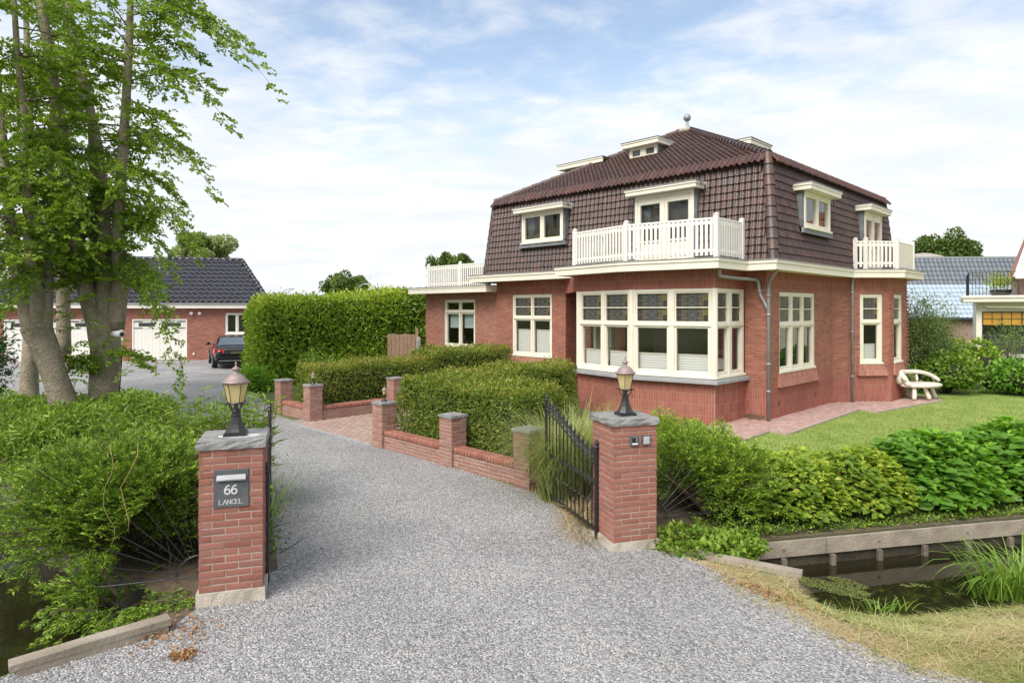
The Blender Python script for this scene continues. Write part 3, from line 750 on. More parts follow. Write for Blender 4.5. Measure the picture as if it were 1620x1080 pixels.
# ------------------------------------------------------------------ the house (local frame: x along the right front, y along the left front, origin at the near corner)
house = empty('brick_house', HOUSE_O, HOUSE_RZ, 'red brick house with dark tiled mansard roof, cream balconies and bay window on the lawn', 'house')
ZT = 3.54; ZP = .74
wall = MB(); bricks = []
def wall_run(F, z0, z1, ops, zones=None, s0=0, s1=None, hid=False, plaster=True):
    s1 = F.L if s1 is None else s1
    mortar(wall, F, s0, s1, z0, z1, ops, 0); reveals(wall, F, ops, .15, 0)
    if plaster: mortar(wall, F, s0, s1, z0, z1, ops, 1, -.24)
    for za, zb, bond, mk in (zones or [(.0, ZP, 'soldier', 'plinth_brick'), (ZP, 3.10, 'run', 'brick'), (3.10, 3.54, 'soldier', 'plinth_brick')]):
        za, zb = max(za, z0), min(zb, z1)
        if zb-za > .03: lay(F, s0+.002, s1+.004, za, zb, ops, bond, mk, bricks)
# extension on the left
Fe = Face((-.2, 12.9), (-.2, 8.9))
op_e = [(12.9-11.79, 12.9-10.09, 1.28, 2.98)]
wall_run(Fe, 0, 3.25, op_e, [(0, 3.25, 'run', 'pier_brick')])
Fe2 = Face((4.5, 12.9), (-.2, 12.9))
# main left front
Fm = Face((-.3, 8.9), (-.3, 5.91)); op_m = [(8.9-8.17, 8.9-6.46, 1.15, 3.10)]
wall_run(Fm, 0, ZT, op_m)
Fm0 = Face((0, 8.9), (-.3, 8.9)); wall_run(Fm0, 0, ZT, [], plaster=False)
Fr = Face((-.3, 5.91), (.5, 5.91)); wall_run(Fr, 0, ZT, [], plaster=False)          # the side of the recess beside the bay
Fb = Face((.5, 5.91), (.5, 4.35)); wall_run(Fb, 0, ZT, [(.3, 1.2, .1, 2.3)])
# bay
bay = [(.5, 4.45), (-1.5, 4.45), (-1.85, 2.5), (-1.46, .53), (0, .53)]
BF_ = [Face(bay[i], bay[i+1]) for i in range(4)]
for F in BF_:
    mortar(wall, F, 0, F.L, 0, .96, [], 0); lay(F, .002, F.L+.004, 0, .96, [], 'soldier', 'plinth_brick', bricks)
    mortar(wall, F, 0, F.L, 3.10, ZT, [], 0); lay(F, .002, F.L+.004, 3.10, ZT, [], 'soldier', 'plinth_brick', bricks)
    mortar(wall, F, 0, F.L, 0, 1.0, [], 1, -.2)
# lintel running over the recess, flush with the bay
Fl = Face((-.33, 5.91), (-1.5, 4.45))
mortar(wall, Fl, 0, Fl.L, 3.10, ZT, [], 0); lay(Fl, .01, Fl.L, 3.10, ZT, [], 'soldier', 'plinth_brick', bricks)
# near corner and right front
Fc = Face((0, .53), (0, 0)); wall_run(Fc, 0, ZT, [])
Fg = Face((0, 0), (4.25, 0)); op_g = [(.70, 2.96, 1.08, 3.05)]
wall_run(Fg, 0, ZT, op_g)
Fp = Face((4.25, 0), (4.75, -.27)); wall_run(Fp, 0, ZT, [], plaster=False)
Ft = Face((4.75, -.27), (5.75, -1.08)); op_t = [(.26*Ft.L, .79*Ft.L, 1.08, 3.06)]; wall_run(Ft, 0, ZT, op_t)
Ff = Face((5.75, -1.08), (7.3, -1.08)); op_f = [(.22, 1.05, 1.08, 3.06)]; wall_run(Ff, 0, ZT, op_f)
Fh = Face((7.3, -1.08), (8.3, -.27)); wall_run(Fh, 0, ZT, [(.3, .95, 1.08, 3.06)], plaster=False)
Fi = Face((8.3, -.27), (8.75, 0)); wall_run(Fi, 0, ZT, [], plaster=False)
# plain far sides
for a, b in (((8.75, 0), (8.75, 9.2)), ((8.75, 9.2), (0, 9.2)), ((4.5, 9.2), (4.5, 12.9)), ((4.5, 12.9), (-.2, 12.9))):
    F = Face(a, b); mortar(wall, F, 0, F.L, 0, ZT if a[1] < 9.3 and b[1] < 9.3 else 3.25, [], 0)
wall.build('wall', [M['red_mortar'], M['plaster']], house)
# dentils up the corner of the small bay
for k in range(20):
    z = .98+k*.105
    ubox('corner_dentil', Face((5.66, -1.02), (5.92, -1.08)), .04, .15, 0, .045, z, z+.055, 'plinth_brick', house)
    ubox('corner_dentil', Face((7.28, -1.10), (7.4, -1.02)), .0, .09, 0, .04, z, z+.055, 'plinth_brick', house)
# sloping brick aprons under the windows of the right front
def apron(F, s0, s1, z0, z1):
    mb = MB(); n = int((s1-s0)/.0625)
    for r in range(2):
        for k in range(n):
            a = s0+(s1-s0)*k/n; b = a+(s1-s0)/n-.009
            ta, tb = r/2, (r+1)/2-.03
            sh = .06*(1-ta)
            za, zb = z0+(z1-z0)*ta, z0+(z1-z0)*tb; da, db = .085*(1-ta)+.016, .085*(1-tb)+.016
            ex = .09
            fa = lambda s, t: s+(s-(s0+s1)/2)/((s1-s0)/2)*ex*(1-t)
            mb.add([F(fa(a, ta), da, za), F(fa(b, ta), da, za), F(fa(b, tb), db, zb), F(fa(a, tb), db, zb), F(fa(a, ta), 0, za), F(fa(b, ta), 0, za), F(fa(b, tb), 0, zb), F(fa(a, tb), 0, zb)],
                   [(0, 1, 2, 3), (0, 4, 5, 1), (1, 5, 6, 2), (2, 6, 7, 3), (3, 7, 4, 0)], 0, random.random())
    ex = .088
    mb.add([F(s0-ex, .012+.082, z0+.001), F(s1+ex, .012+.082, z0+.001), F(s1, .010, z1), F(s0, .010, z1), F(s0-ex, 0, z0+.001), F(s1+ex, 0, z0+.001)], [(0, 1, 2, 3), (0, 4, 5, 1), (0, 3, 4), (1, 5, 2)], 1)
    mb.build('brick_apron', [M['pier_brick'], M['mortar']], house)
apron(Fg, .66, 3.0, .76, 1.075); apron(Ft, .24*Ft.L, .81*Ft.L, .76, 1.075); apron(Ff, .2, 1.07, .76, 1.075); apron(Fm, .70, 2.46, .85, 1.145)
emit_bricks(bricks, house, HM, 300, rough=.7)
# bay sill of grey stone
mb = MB()
outer = [(.4, 4.62), (-1.62, 4.60), (-2.01, 2.5), (-1.60, .40), (0, .40)]
inner = [(.4, 4.30), (-1.38, 4.30), (-1.72, 2.5), (-1.34, .66), (0, .66)]
def strip(mb, o, i, z0, z1, mi=0, closed=False, dz=0.):
    n = len(o); rng = range(n if closed else n-1)
    for k in rng:
        j = (k+1) % n
        mb.add([(*o[k], z0), (*o[j], z0), (*i[j], z0), (*i[k], z0), (*o[k], z1-dz), (*o[j], z1-dz), (*i[j], z1), (*i[k], z1)], MB.BF, mi)
strip(mb, outer, inner, .955, 1.06, 0, dz=.03)
mb.build('bay_sill', M['sill'], house)

# windows of the ground floor
def inset(F, a, b): return Face(F(a, -.05, 0)[:2], F(b, -.05, 0)[:2])
window(house, Fm, *op_m[0], [1, 1], 2.36, [.70, .70], label='two-light window left of the bay, leaded top lights')
w_e = window(house, Fe, *op_e[0], [1, 1], 2.55, None, stained=False, label='window of the side extension, half drawn blue grey blinds')
for k in range(2):
    a = op_e[0][0]+.12+k*.80; blind(Fe, a, a+.66, 1.98, 2.50, -.19, w_e, 'blue_blind', .11)
window(house, BF_[1], .02, BF_[1].L-.01, 1.06, 3.10, [1, 1.05], 2.27, [.37, .37], fw=.10, mw=.12, d0=-.12, d1=0)
window(house, BF_[2], .01, BF_[2].L-.02, 1.06, 3.10, [1, 1], 2.27, [.37, .37], fw=.10, mw=.14, d0=-.12, d1=0)
window(house, BF_[3], .02, BF_[3].L-.04, 1.06, 3.10, [1, 1], 2.27, [.0, .0], fw=.10, mw=.14, d0=-.12, d1=0)
window(house, BF_[0], .5, BF_[0].L-.02, 1.06, 3.10, [1, 1], 2.27, [.37, .37], fw=.10, mw=.14, d0=-.12, d1=0)
mb = MB()
for (x, y) in bay[1:4]:
    mb.lathe([(.075, 1.062), (.075, 3.098)], (x*.985, y+(2.5-y)*.012, 0), 10)
mb.build('bay_post', M['cream'], house, smooth=False)
window(house, Fg, *op_g[0], [1, 1, 1], 2.25, [0, 0, 0], mw=.10, label='three-light window of the right front, leaded top lights')
window(house, Ft, *op_t[0], [1], 2.27, [.42], fw=.09, label='tall single window on the slanted side of the small bay')
window(house, Ff, *op_f[0], [1], 2.27, [.40], fw=.09, label='narrow single window on the front of the small bay')
window(house, Fh, .3, .95, 1.08, 3.06, [1], 2.27, None, fw=.09)

# eaves: soffit, deck, fascia boards and the zinc edge
eo = [(.4, 9.56), (-.88, 9.56), (-.88, 4.85), (-1.92, 4.85), (-2.32, 2.55), (-1.92, .22), (-.55, .22), (-.55, -.45), (4.5, -.45), (5.52, -1.45), (7.55, -1.45), (8.7, -.45), (9.25, -.45), (9.25, 9.56)]
mb = MB()
mb.prism(eo, 3.535, 3.58, 0); mb.prism(eo, 3.582, 3.69, 1)
mb.build('eave', [M['soffit'], M['bitumen']], house)
def offset_poly(pts, d):
    out = []
    n = len(pts)
    for i in range(n):
        p0, p1, p2 = Vector(pts[i-1]), Vector(pts[i]), Vector(pts[(i+1) % n])
        a = (p1-p0).normalized(); b = (p2-p1).normalized()
        na, nb = Vector((a.y, -a.x)), Vector((b.y, -b.x)); m = (na+nb); m = m/max(.25, m.length_squared)*2
        out.append(tuple(p1+m*d))
    return out
area = sum(eo[i-1][0]*eo[i][1]-eo[i][0]*eo[i-1][1] for i in range(len(eo)))
sgn = 1 if area > 0 else -1
ofs = lambda d: offset_poly(eo, d*sgn)
mb = MB(); strip(mb, ofs(.022), ofs(.001), 3.515, 3.665, 0, closed=True); strip(mb, ofs(.045), ofs(.0015), 3.667, 3.735, 0, closed=True)
mb.build('fascia_board', M['cream'], house)
mb = MB(); strip(mb, ofs(.06), ofs(-.08), 3.737, 3.757, 0, closed=True); mb.build('zinc_edge', M['zinc'], house)
# extension roof
ex = [(-.78, 13.15), (-.78, 8.90), (.0, 8.90), (4.6, 9.57), (4.6, 13.15)]
mb = MB(); mb.prism(ex, 3.22, 3.27, 0); mb.prism(ex, 3.272, 3.36, 1); mb.build('extension_eave', [M['soffit'], M['bitumen']], house)
area = sum(ex[i-1][0]*ex[i][1]-ex[i][0]*ex[i-1][1] for i in range(len(ex))); sg = 1 if area > 0 else -1
mb = MB(); strip(mb, offset_poly(ex, .022*sg), offset_poly(ex, .001*sg), 3.205, 3.36, 0, closed=True); strip(mb, offset_poly(ex, .04*sg), offset_poly(ex, .0015*sg), 3.362, 3.41, 0, closed=True)
strip(mb, offset_poly(ex, .055*sg), offset_poly(ex, -.06*sg), 3.412, 3.43, 1, closed=True); mb.build('extension_fascia', [M['cream'], M['zinc']], house)

# ------------------------------------------------------------------ roof
FX0, FX1, FY0, FY1, INS = -.3, 9.04, -.3, 9.52, .24
ZF, ZK, ZA = 3.74, 6.20, 8.60
KX0, KX1, KY0, KY1 = FX0+INS, FX1-INS, FY0+INS, FY1-INS
AX, AY = (KX0+KX1)/2, (KY0+KY1)/2
foot = [(FX0, FY0), (FX1, FY0), (FX1, FY1), (FX0, FY1)]; kink = [(KX0, KY0), (KX1, KY0), (KX1, KY1), (KX0, KY1)]
mb = MB()
for i in range(4):
    j = (i+1) % 4
    mb.quad((*foot[i], ZF-.03), (*foot[j], ZF-.03), (*kink[j], ZK), (*kink[i], ZK)); mb.add([(*kink[i], ZK), (*kink[j], ZK), (AX, AY, ZA)], [(0, 1, 2)])
roof = mb.build('roof', M['bark_dark'], house)
tiles = []
TW, TL = .150, .188
SL = math.hypot(INS, ZK-ZF); rows = int(SL/TL)
# dormer openings: (s0, s1, z0, z1) on the vertical front of each mansard side
Dl = Face((FX0-.05, FY1), (FX0-.05, FY0)); Dr = Face((FX0, FY0-.05), (FX1, FY0-.05))
dorm_l = [(FY1-7.67, FY1-5.96, 4.69, 5.62), (FY1-3.41, FY1-1.67, ZF, 5.62)]
dorm_r = [(1.29-FX0, 3.01-FX0, 4.63, 5.52), (5.80-FX0, 7.42-FX0, ZF, 5.52)]
def keep_m(L, dorm):
    def k(s, t):
        z = ZF+t*(ZK-ZF)/SL; i = INS*t/SL
        if s < i+.09 or s > L-i-.09: return False
        for a, b, c, e in dorm:
            if a-.02 < s < b+.02 and c-.14 < z < e+.13: return False
        return True
    return k
tiles += roof_tiles((FX0, FY1, ZF), (0, -1, 0), (INS, 0, ZK-ZF), rows, int((FY1-FY0)/TW), TW, SL/rows, keep_m(FY1-FY0, dorm_l), 'tile', house, HM, 0)
tiles += roof_tiles((FX0, FY0, ZF), (1, 0, 0), (0, INS, ZK-ZF), rows, int((FX1-FX0)/TW), TW, SL/rows, keep_m(FX1-FX0, dorm_r), 'tile', house, HM, 0)
UL = math.hypot(AX-KX0, ZA-ZK); ur = int(UL/TL)
def keep_u(L, dorm=None):
    def k(s, t):
        i = (L/2)*t/UL
        if s < i+.08 or s > L-i-.08: return False
        if dorm and dorm[0] < s < dorm[1] and dorm[2] < t < dorm[3]: return False
        return True
    return k
tiles += roof_tiles((KX0, KY1, ZK), (0, -1, 0), (AX-KX0, 0, ZA-ZK), ur, int((KY1-KY0)/TW), TW, UL/ur, keep_u(KY1-KY0, (KY1-5.3, KY1-4.2, 2.32, 3.1)), 'tile', house, HM, 0)
UL2 = math.hypot(AY-KY0, ZA-ZK)
tiles += roof_tiles((KX0, KY0, ZK), (1, 0, 0), (0, AY-KY0, ZA-ZK), int(UL2/TL), int((KX1-KX0)/TW), TW, UL2/int(UL2/TL), lambda s, t: (KX1-KX0)/2*t/UL2+.08 < s < (KX1-KX0)-(KX1-KX0)/2*t/UL2-.08, 'tile', house, HM, 0)
# the shoulder course at the knuckle, reddish
n = int((KY1-KY0+.1)/TW)
for k in range(n):
    for (o, e, g) in (((KX0-.14, KY1-k*TW, ZK-.17), (0, -1, 0), (.17, 0, .24)), ((KX0+k*TW, KY0-.14, ZK-.17), (1, 0, 0), (0, .17, .24))):
        if o[0] > KX1-.05: continue
        rj = (k*37 % 11-5)*.0016
        tiles += roof_tiles((o[0]+rj, o[1]+rj, o[2]+rj), e, g, 1, 1, TW, .29, lambda s, t: True, 'red_tile', house, HM, 0, h=.031)
emit_tiles(tiles, house, HM, 300)
# hip tiles
def hip(p, q, n, r, mkey='tile', name='hip_tile'):
    p, q = Vector(p), Vector(q); d = (q-p)/n; L = d.length
    for k in range(n):
        a = p+d*k
        mb = MB(); t = d.normalized(); mb.tube([a, a+d*.12, a+d*1.1], [r*1.10, r*1.04, r*.86], 12, cap=False); mb.tube([a, a+d*.06], [r*.9, r*.9], 8); mb.build(name, M[mkey], house, smooth=True)
hip((FX0+.03, FY0+.03, ZF), (KX0+.02, KY0+.02, ZK+.03), 10, .125)
hip((KX0, KY0, ZK+.04), (AX, AY, ZA+.04), 27, .10)
hip((KX0, KY1, ZK+.04), (AX, AY, ZA+.04), 20, .095)
hip((FX0+.03, FY1-.02, ZF), (KX0+.02, KY1-.02, ZK), 10, .09)
hip((FX1-.03, FY0+.02, ZF), (KX1-.02, KY0+.02, ZK), 10, .09)
hip((KX1, KY0, ZK+.03), (AX, AY, ZA+.03), 20, .09)
mb = MB(); mb.lathe([(.16, 0), (.13, .08), (.05, .14), (.045, .26), (.05, .30)], (AX, AY, ZA), 12); mb.sphere((AX, AY, ZA+.41), .125, 14, 10)
mb.build('finial', M['zinc'], house, smooth=True)
mb = MB(); mb.sphere((AX-.25, AY-.12, ZA-.10), .26, 10, 6, sq=(1, 1, .5)); mb.build('ridge_mortar', M['concrete'], house, smooth=True)

def dormer(F, s0, s1, z0, z1, door=False, back=.55, glass='glass_dark', curtain=True, ov=.17, label=None, slab_d=.24, slabh=.18):
    """a flat-roofed dormer: lead cheeks, painted slab roof and a window or French doors"""
    mb = MB()
    for a, b in ((s0-.022, s0+.004), (s1-.004, s1+.022)): mb.fbox(F, a, b, -back, .01, z0, z1)
    if not door:   # lead apron lying on the tiles below
        p = [F(s0-.14, .055, z0-.14), F(s1+.14, .055, z0-.14), F(s1+.06, .04, z0+.0), F(s0-.06, .04, z0+.0)]
        q = [(v[0], v[1], v[2]-.01) for v in p]; q = [F(s0-.14, .0, z0-.14), F(s1+.14, .0, z0-.14), F(s1+.06, -.03, z0), F(s0-.06, -.03, z0)]
        mb.add(p+q, MB.BF)
    mb.fbox(F, s1+.022, s1+.06, -.28, -.012, z0+.03, z1+.02); mb.fbox(F, s0-.06, s0-.022, -.28, -.012, z0+.03, z1+.02)
    # dark lining behind the glass
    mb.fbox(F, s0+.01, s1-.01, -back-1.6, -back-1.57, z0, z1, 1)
    dr = mb.build('dormer', [M['lead'], M['dark_room']], house)
    mb = MB(); mb.bbox(F, s0-ov, s1+ov, -back-.1, slab_d, z1+.002, z1+slabh-.03, .01); mb.bbox(F, s0-ov-.02, s1+ov+.02, -back-.1, slab_d+.022, z1+slabh-.075, z1+slabh-.028, .006)
    mb.fbox(F, s0-ov-.025, s1+ov+.025, -back-.12, slab_d+.03, z1+slabh-.026, z1+slabh, 1); mb.build('dormer_roof', [M['cream'], M['zinc']], dr)
    # frame
    fr = MB(); fw = .075; d0, d1 = -.09, .03
    fr.bbox(F, s0, s0+fw, d0, d1, z0, z1); fr.bbox(F, s1-fw, s1, d0, d1, z0, z1); fr.bbox(F, s0+fw, s1-fw, d0, d1, z1-.08, z1); fr.bbox(F, s0+fw, s1-fw, d0, d1, z0, z0+.07)
    sm = (s0+s1)/2
    fr.bbox(F, sm-.03, sm+.03, d0, d1, z0+.07, z1-.08)
    if not door: fr.bbox(F, s0-.02, s1+.02, d1, d1+.05, z0-.03, z0+.02)
    fr.build('window_frame' if not door else 'door_frame', M['cream'], dr)
    for a, b in ((s0+fw, sm-.03), (sm+.03, s1-fw)):
        q = MB(); w = .085 if door else .05; zb = z0+.07; zg = zb+(.62 if door else .055)
        q.bbox(F, a, a+w, d0+.02, d1-.012, zb, z1-.08); q.bbox(F, b-w, b, d0+.02, d1-.012, zb, z1-.08); q.bbox(F, a+w, b-w, d0+.02, d1-.012, z1-.08-w*(1.9 if door else 1), z1-.08)
        q.bbox(F, a+w, b-w, d0+.02, d1-.012, zg-.055, zg)
        if door:
            q.bbox(F, a+w, b-w, d0+.02, d1-.012, zb, zb+.12); q.fbox(F, a+w, b-w, d0+.03, d1-.05, zb+.12, zg-.055); q.bbox(F, a+w+.06, b-w-.06, d1-.05, d1-.03, zb+.17, zg-.11)
        q.build('french_door' if door else 'sash', M['cream'], dr)
        q = MB(); q.quad(F(a+w, -.03, zg), F(b-w, -.03, zg), F(b-w, -.03, z1-.08-w), F(a+w, -.03, z1-.08-w)); q.build('pane', M[glass], dr)
    if curtain:
        q = MB()
        for a, b in ((s0+fw, s0+fw+.28), (s1-fw-.24, s1-fw)):
            n = 12
            for k in range(n):
                x0, x1 = a+(b-a)*k/n, a+(b-a)*(k+1)/n; e0, e1 = (-.16, -.20) if k % 2 else (-.20, -.16)
                q.quad(F(x0, e0, z0+.05), F(x1, e1, z0+.05), F(x1, e1, z1-.06), F(x0, e0, z1-.06))
        q.build('curtain', M['curtain'], dr, smooth=True)
    # hanging bracket and outlet at the right end of the slab
    q = MB(); q.tube([F(s1+ov+.02, .05, z1+slabh-.06), F(s1+ov+.16, .02, z1+slabh-.07), F(s1+ov+.17, -.0, z1+slabh-.30)], .022, 6); q.build('dormer_outlet', M['zinc'], dr, smooth=True)
    if label: dr['label'] = label
    return dr
dormer(Dl, *dorm_l[0], label='dormer with two-light window, left front'); dormer(Dl, *dorm_l[1], door=True, label='dormer with French doors onto the bay balcony')
dormer(Dr, *dorm_r[0], label='dormer with two-light window, right front', curtain=False, glass='glass'); dormer(Dr, *dorm_r[1], door=True, label='dormer with French doors onto the small balcony', curtain=False, glass='glass')
def roof_box(F, s0, s1, z0, z1, back, win=True):
    mb = MB(); mb.fbox(F, s0, s1, -back, -.05, z0-.5, z1); mb.add([F(s0-.1, .10, z0-.06), F(s1+.1, .10, z0-.06), F(s1+.05, .0, z0+.01), F(s0-.05, .0, z0+.01), F(s0-.1, .04, z0-.12), F(s1+.1, .04, z0-.12)], [(0, 1, 2, 3), (0, 4, 5, 1)])
    dr = mb.build('roof_dormer', M['lead'], house)
    mb = MB(); ov = .16; mb.bbox(F, s0-ov, s1+ov, -back-.2, .2, z1+.002, z1+.12, .01); mb.bbox(F, s0-ov-.02, s1+ov+.02, -back-.2, .222, z1+.121, z1+.165, .006)
    mb.fbox(F, s0-ov-.03, s1+ov+.03, -back-.22, .235, z1+.167, z1+.185, 1); mb.build('dormer_roof', [M['cream'], M['bitumen']], dr)
    if win:
        mb = MB(); n = 2; fw = .07; sm = (s0+s1)/2
        mb.bbox(F, s0, s0+fw, -.05, .02, z0, z1); mb.bbox(F, s1-fw, s1, -.05, .02, z0, z1); mb.bbox(F, s0+fw, s1-fw, -.05, .02, z0, z0+.06); mb.bbox(F, s0+fw, s1-fw, -.05, .02, z1-.06, z1); mb.bbox(F, sm-.07, sm+.07, -.05, .02, z0+.06, z1-.06)
        for a, b in ((s0+fw, sm-.07), (sm+.07, s1-fw)): mb.fbox(F, a, a+.035, -.05, .005, z0+.06, z1-.06); mb.fbox(F, b-.035, b, -.05, .005, z0+.06, z1-.06)
        mb.build('window_frame', M['cream'], dr)
        mb = MB(); mb.fbox(F, s0+fw, s1-fw, -.048, -.03, z0+.05, z1-.05); mb.build('pane', M['car_glass'], dr)
    return dr
Fu = Face((2.0, 5.25), (2.0, 4.25)); roof_box(Fu, 0, 1.0, 7.33, 7.64, 1.0)
Fw = Face((2.0, 9.5), (4.5, 9.5)); roof_box(Face((4.6, 8.2), (2.3, 8.2)), 0, 2.3, 6.85, 7.50, 1.6, False)
roof_box(Face((3.1, 1.95), (4.15, 1.95)), 0, 1.05, 7.1, 7.37, 1.2, True)

# ------------------------------------------------------------------ balcony railings
def railing(pts, z0, z1, panel=(), label=None, n_post=None, pitch=.105, sw=.062, post=.1):
    mb = MB(); a0 = Vector(pts[0])
    for i in range(len(pts)-1):
        F = Face(pts[i], pts[i+1]); mb.bbox(F, 0, F.L, -.05, .035, z1-.045, z1, .008); mb.bbox(F, .02, F.L-.02, -.02, .018, z1-.15, z1-.07, .006); mb.bbox(F, .02, F.L-.02, -.02, .018, z0+.10, z0+.17, .006)
    r = mb.build('balcony_railing', M['white'], house)
    for i, p in enumerate(pts):
        F = Face((p[0]-post/2, p[1]), (p[0]+post/2, p[1])); q = MB(); q.bbox(F, 0, post, -post/2, post/2, z0-.06, z1+.05, .008); q.lathe([(.062, z1+.05), (.066, z1+.075), (.03, z1+.10)], (p[0], p[1], 0), 8)
        q.build('post', M['white'], r)
    for i in range(len(pts)-1):
        F = Face(pts[i], pts[i+1])
        if i in panel:
            ubox('side_panel', F, .05, F.L-.05, .02, .032, z0+.02, z1-.05, 'cream', r); continue
        n = max(1, int((F.L-.1)/pitch)); p = (F.L-.1)/n
        for k in range(n):
            s = .05+(k+.5)*p; ubox('baluster', F, s-sw/2, s+sw/2, .019, .036, z0+.02, z1-.046, 'white', r)
    if label: r['label'] = label
    return r
railing([(-.35, 4.45), (-1.62, 4.45), (-1.98, 2.55), (-1.60, .42), (-.38, .42)], 3.80, 4.66, label='white slatted railing of the balcony on the bay roof')
railing([(4.95, -.38), (5.05, -.62), (5.75, -1.22), (7.35, -1.22), (8.0, -.6)], 3.80, 4.56, panel=(2,), label='small white railing with a cream side panel over the small bay')
railing([(.9, 12.85), (-.1, 12.85), (-.1, 11.0), (-.1, 9.5)], 3.44, 4.24, label='white slatted railing on the extension roof', pitch=.10)
# planters standing on the bay balcony
pl = empty('balcony_planter', HW(-1.55, 3.35, 3.69), HOUSE_RZ, 'pale square planter behind the white balcony slats', 'planter')
mb = MB(); mb.bbox(Face((-.15, -.5), (-.15, -.0)), 0, .0001, 0, .0001, 0, .0001); mb = MB(); mb.box((-.15, -.55, 0), (.15, .0, .3)); mb.build('planter_box', M['white'], pl)
pt = RNG.normal(size=(160, 3))*np.array([.10, .2, .05])+np.array([0, -.28, .36]); leaf_obj('plant', pt, rnd_dir(160)+np.array([0, 0, .8]), rnd_dir(160), .09, .03, M['shrub'], RNG.random(160), pl)
pl2 = empty('flower_tub', HW(-1.55, 3.75, 3.69), HOUSE_RZ, 'small grey tub with a pale plant on the balcony floor', 'planter')
mb = MB(); mb.lathe([(.13, 0), (.17, .26), (.15, .26), (.14, .2)], (0, 0, 0), 12); mb.build('tub', M['pot'], pl2)
pt = RNG.normal(size=(120, 3))*np.array([.09, .09, .05])+np.array([0, 0, .30]); leaf_obj('plant', pt, rnd_dir(120)+np.array([0, 0, .8]), rnd_dir(120), .08, .03, M['willow'], RNG.random(120), pl2)

# ------------------------------------------------------------------ drain pipes and small vents
def bend(pts, r=.12, n=4):
    out = [Vector(pts[0])]
    for i in range(1, len(pts)-1):
        p0, p1, p2 = Vector(pts[i-1]), Vector(pts[i]), Vector(pts[i+1]); a = (p0-p1); b = (p2-p1); k = min(r, a.length*.45, b.length*.45); a.normalize(); b.normalize()
        for t in range(n+1):
            u = t/n; out.append((p1+a*k)*(1-u)**2+p1*2*u*(1-u)+(p1+b*k)*u*u)
    out.append(Vector(pts[-1])); return out
def pipe(name, pts, rings=(), r=.04):
    mb = MB(); mb.tube(bend(pts), r, 10)
    o = mb.build(name, M['zinc'], house, smooth=True)
    for p in rings:
        q = MB(); q.lathe([(r+.012, -.03), (r+.014, 0), (r+.012, .03)], p, 10); q.build('pipe_collar', M['zinc'], o, smooth=True)
pipe('drain_pipe', [(-.30, -.38, 3.53), (-.20, -.22, 3.38), (-.06, -.07, 3.22), (-.06, -.07, .02)], [(-.06, -.07, 1.35), (-.06, -.07, .72), (-.06, -.07, 2.5), (-.06, -.07, 2.95)])
pipe('drain_pipe', [(-1.62, .34, 3.53), (-1.55, .38, 3.36), (-.72, .30, 3.33), (-.10, .16, 3.32), (-.07, .13, 2.98), (-.06, .02, 2.78), (-.06, -.06, 2.60)], [(-.072, .135, 3.05)])
pipe('drain_pipe', [(4.72, -.42, 3.53), (4.72, -.37, 3.40), (4.72, -.37, .02)], [(4.72, -.37, .75), (4.72, -.37, 2.0), (4.72, -.37, 3.1)], .036)
pipe('drain_pipe', [(-.55, 5.15, 3.53), (-.55, 5.2, 3.38), (-.42, 5.8, 3.20)], [])
mb = MB()
for s in (.62, 2.95): mb.fbox(Fg, s, s+.07, .0, .02, .33, .42)
mb.build('wall_vent', M['grate'], house)

# ------------------------------------------------------------------ what shows inside through the panes
mb = MB(); mb.box((-.04, .05, -.03), (8.7, 9.1, .14)); mb.prism([(-.05, .6), (-1.35, .66), (-1.7, 2.5), (-1.4, 4.3), (.3, 4.3)], .0, .139); mb.prism([(4.7, .1), (5.75, -.9), (7.25, -.9), (8.2, .1)], .0, .139); mb.build('interior_floor', M['interior_floor'], house)
mb = MB(); mb.box((4.1, .3, .14), (4.2, 1.5, 3.53)); mb.box((4.1, 2.4, .14), (4.2, 9.1, 3.53)); mb.box((.5, 5.75, .14), (4.1, 5.85, 3.53)); mb.box((4.2, 4.1, .14), (8.6, 4.2, 3.53))
mb.build('interior_wall', M['plaster'], house)
mb = MB(); mb.box((4.2, 1.5, .14), (4.25, 2.4, 3.53)); mb.box((3.0, .35, .14), (4.09, 2.3, 2.6)); mb.build('interior_cupboard', M['dark_room'], house)
mb = MB(); mb.box((4.03, 2.75, .14), (4.098, 3.65, 2.3)); mb.box((4.0, 2.95, 1.35), (4.028, 3.45, 2.1), 1); mb.box((4.0, 2.95, .5), (4.028, 3.45, 1.2), 1); mb.build('interior_door', [M['white'], M['dark_room']], house)
mb = MB(); mb.box((2.0, 5.70, .14), (2.9, 5.748, 2.35)); mb.build('interior_wood_door', M['wood_door'], house)
mb = MB(); mb.box((1.3, 3.9, .14), (3.6, 5.2, 1.05)); mb.build('kitchen_counter', M['plaster'], house)
lampi = empty('table_lamp', HW(.0, 1.15, 1.0), 0, 'white lampshade seen through the right end of the bay window', 'lamp')
mb = MB(); mb.lathe([(.13, .42), (.17, .16)], (0, 0, 0), 14, cap=False); mb.build('shade', M['white'], lampi, smooth=True)
mb = MB(); mb.lathe([(.09, -.0), (.09, .02), (.02, .04), (.03, .12), (.015, .3)], (0, 0, 0), 10); mb.build('stem', M['sill'], lampi, smooth=True)
mb = MB(); mb.box((-.25, .85, .14), (.3, 1.5, 1.0)); mb.build('sideboard', M['wood_door'], house)

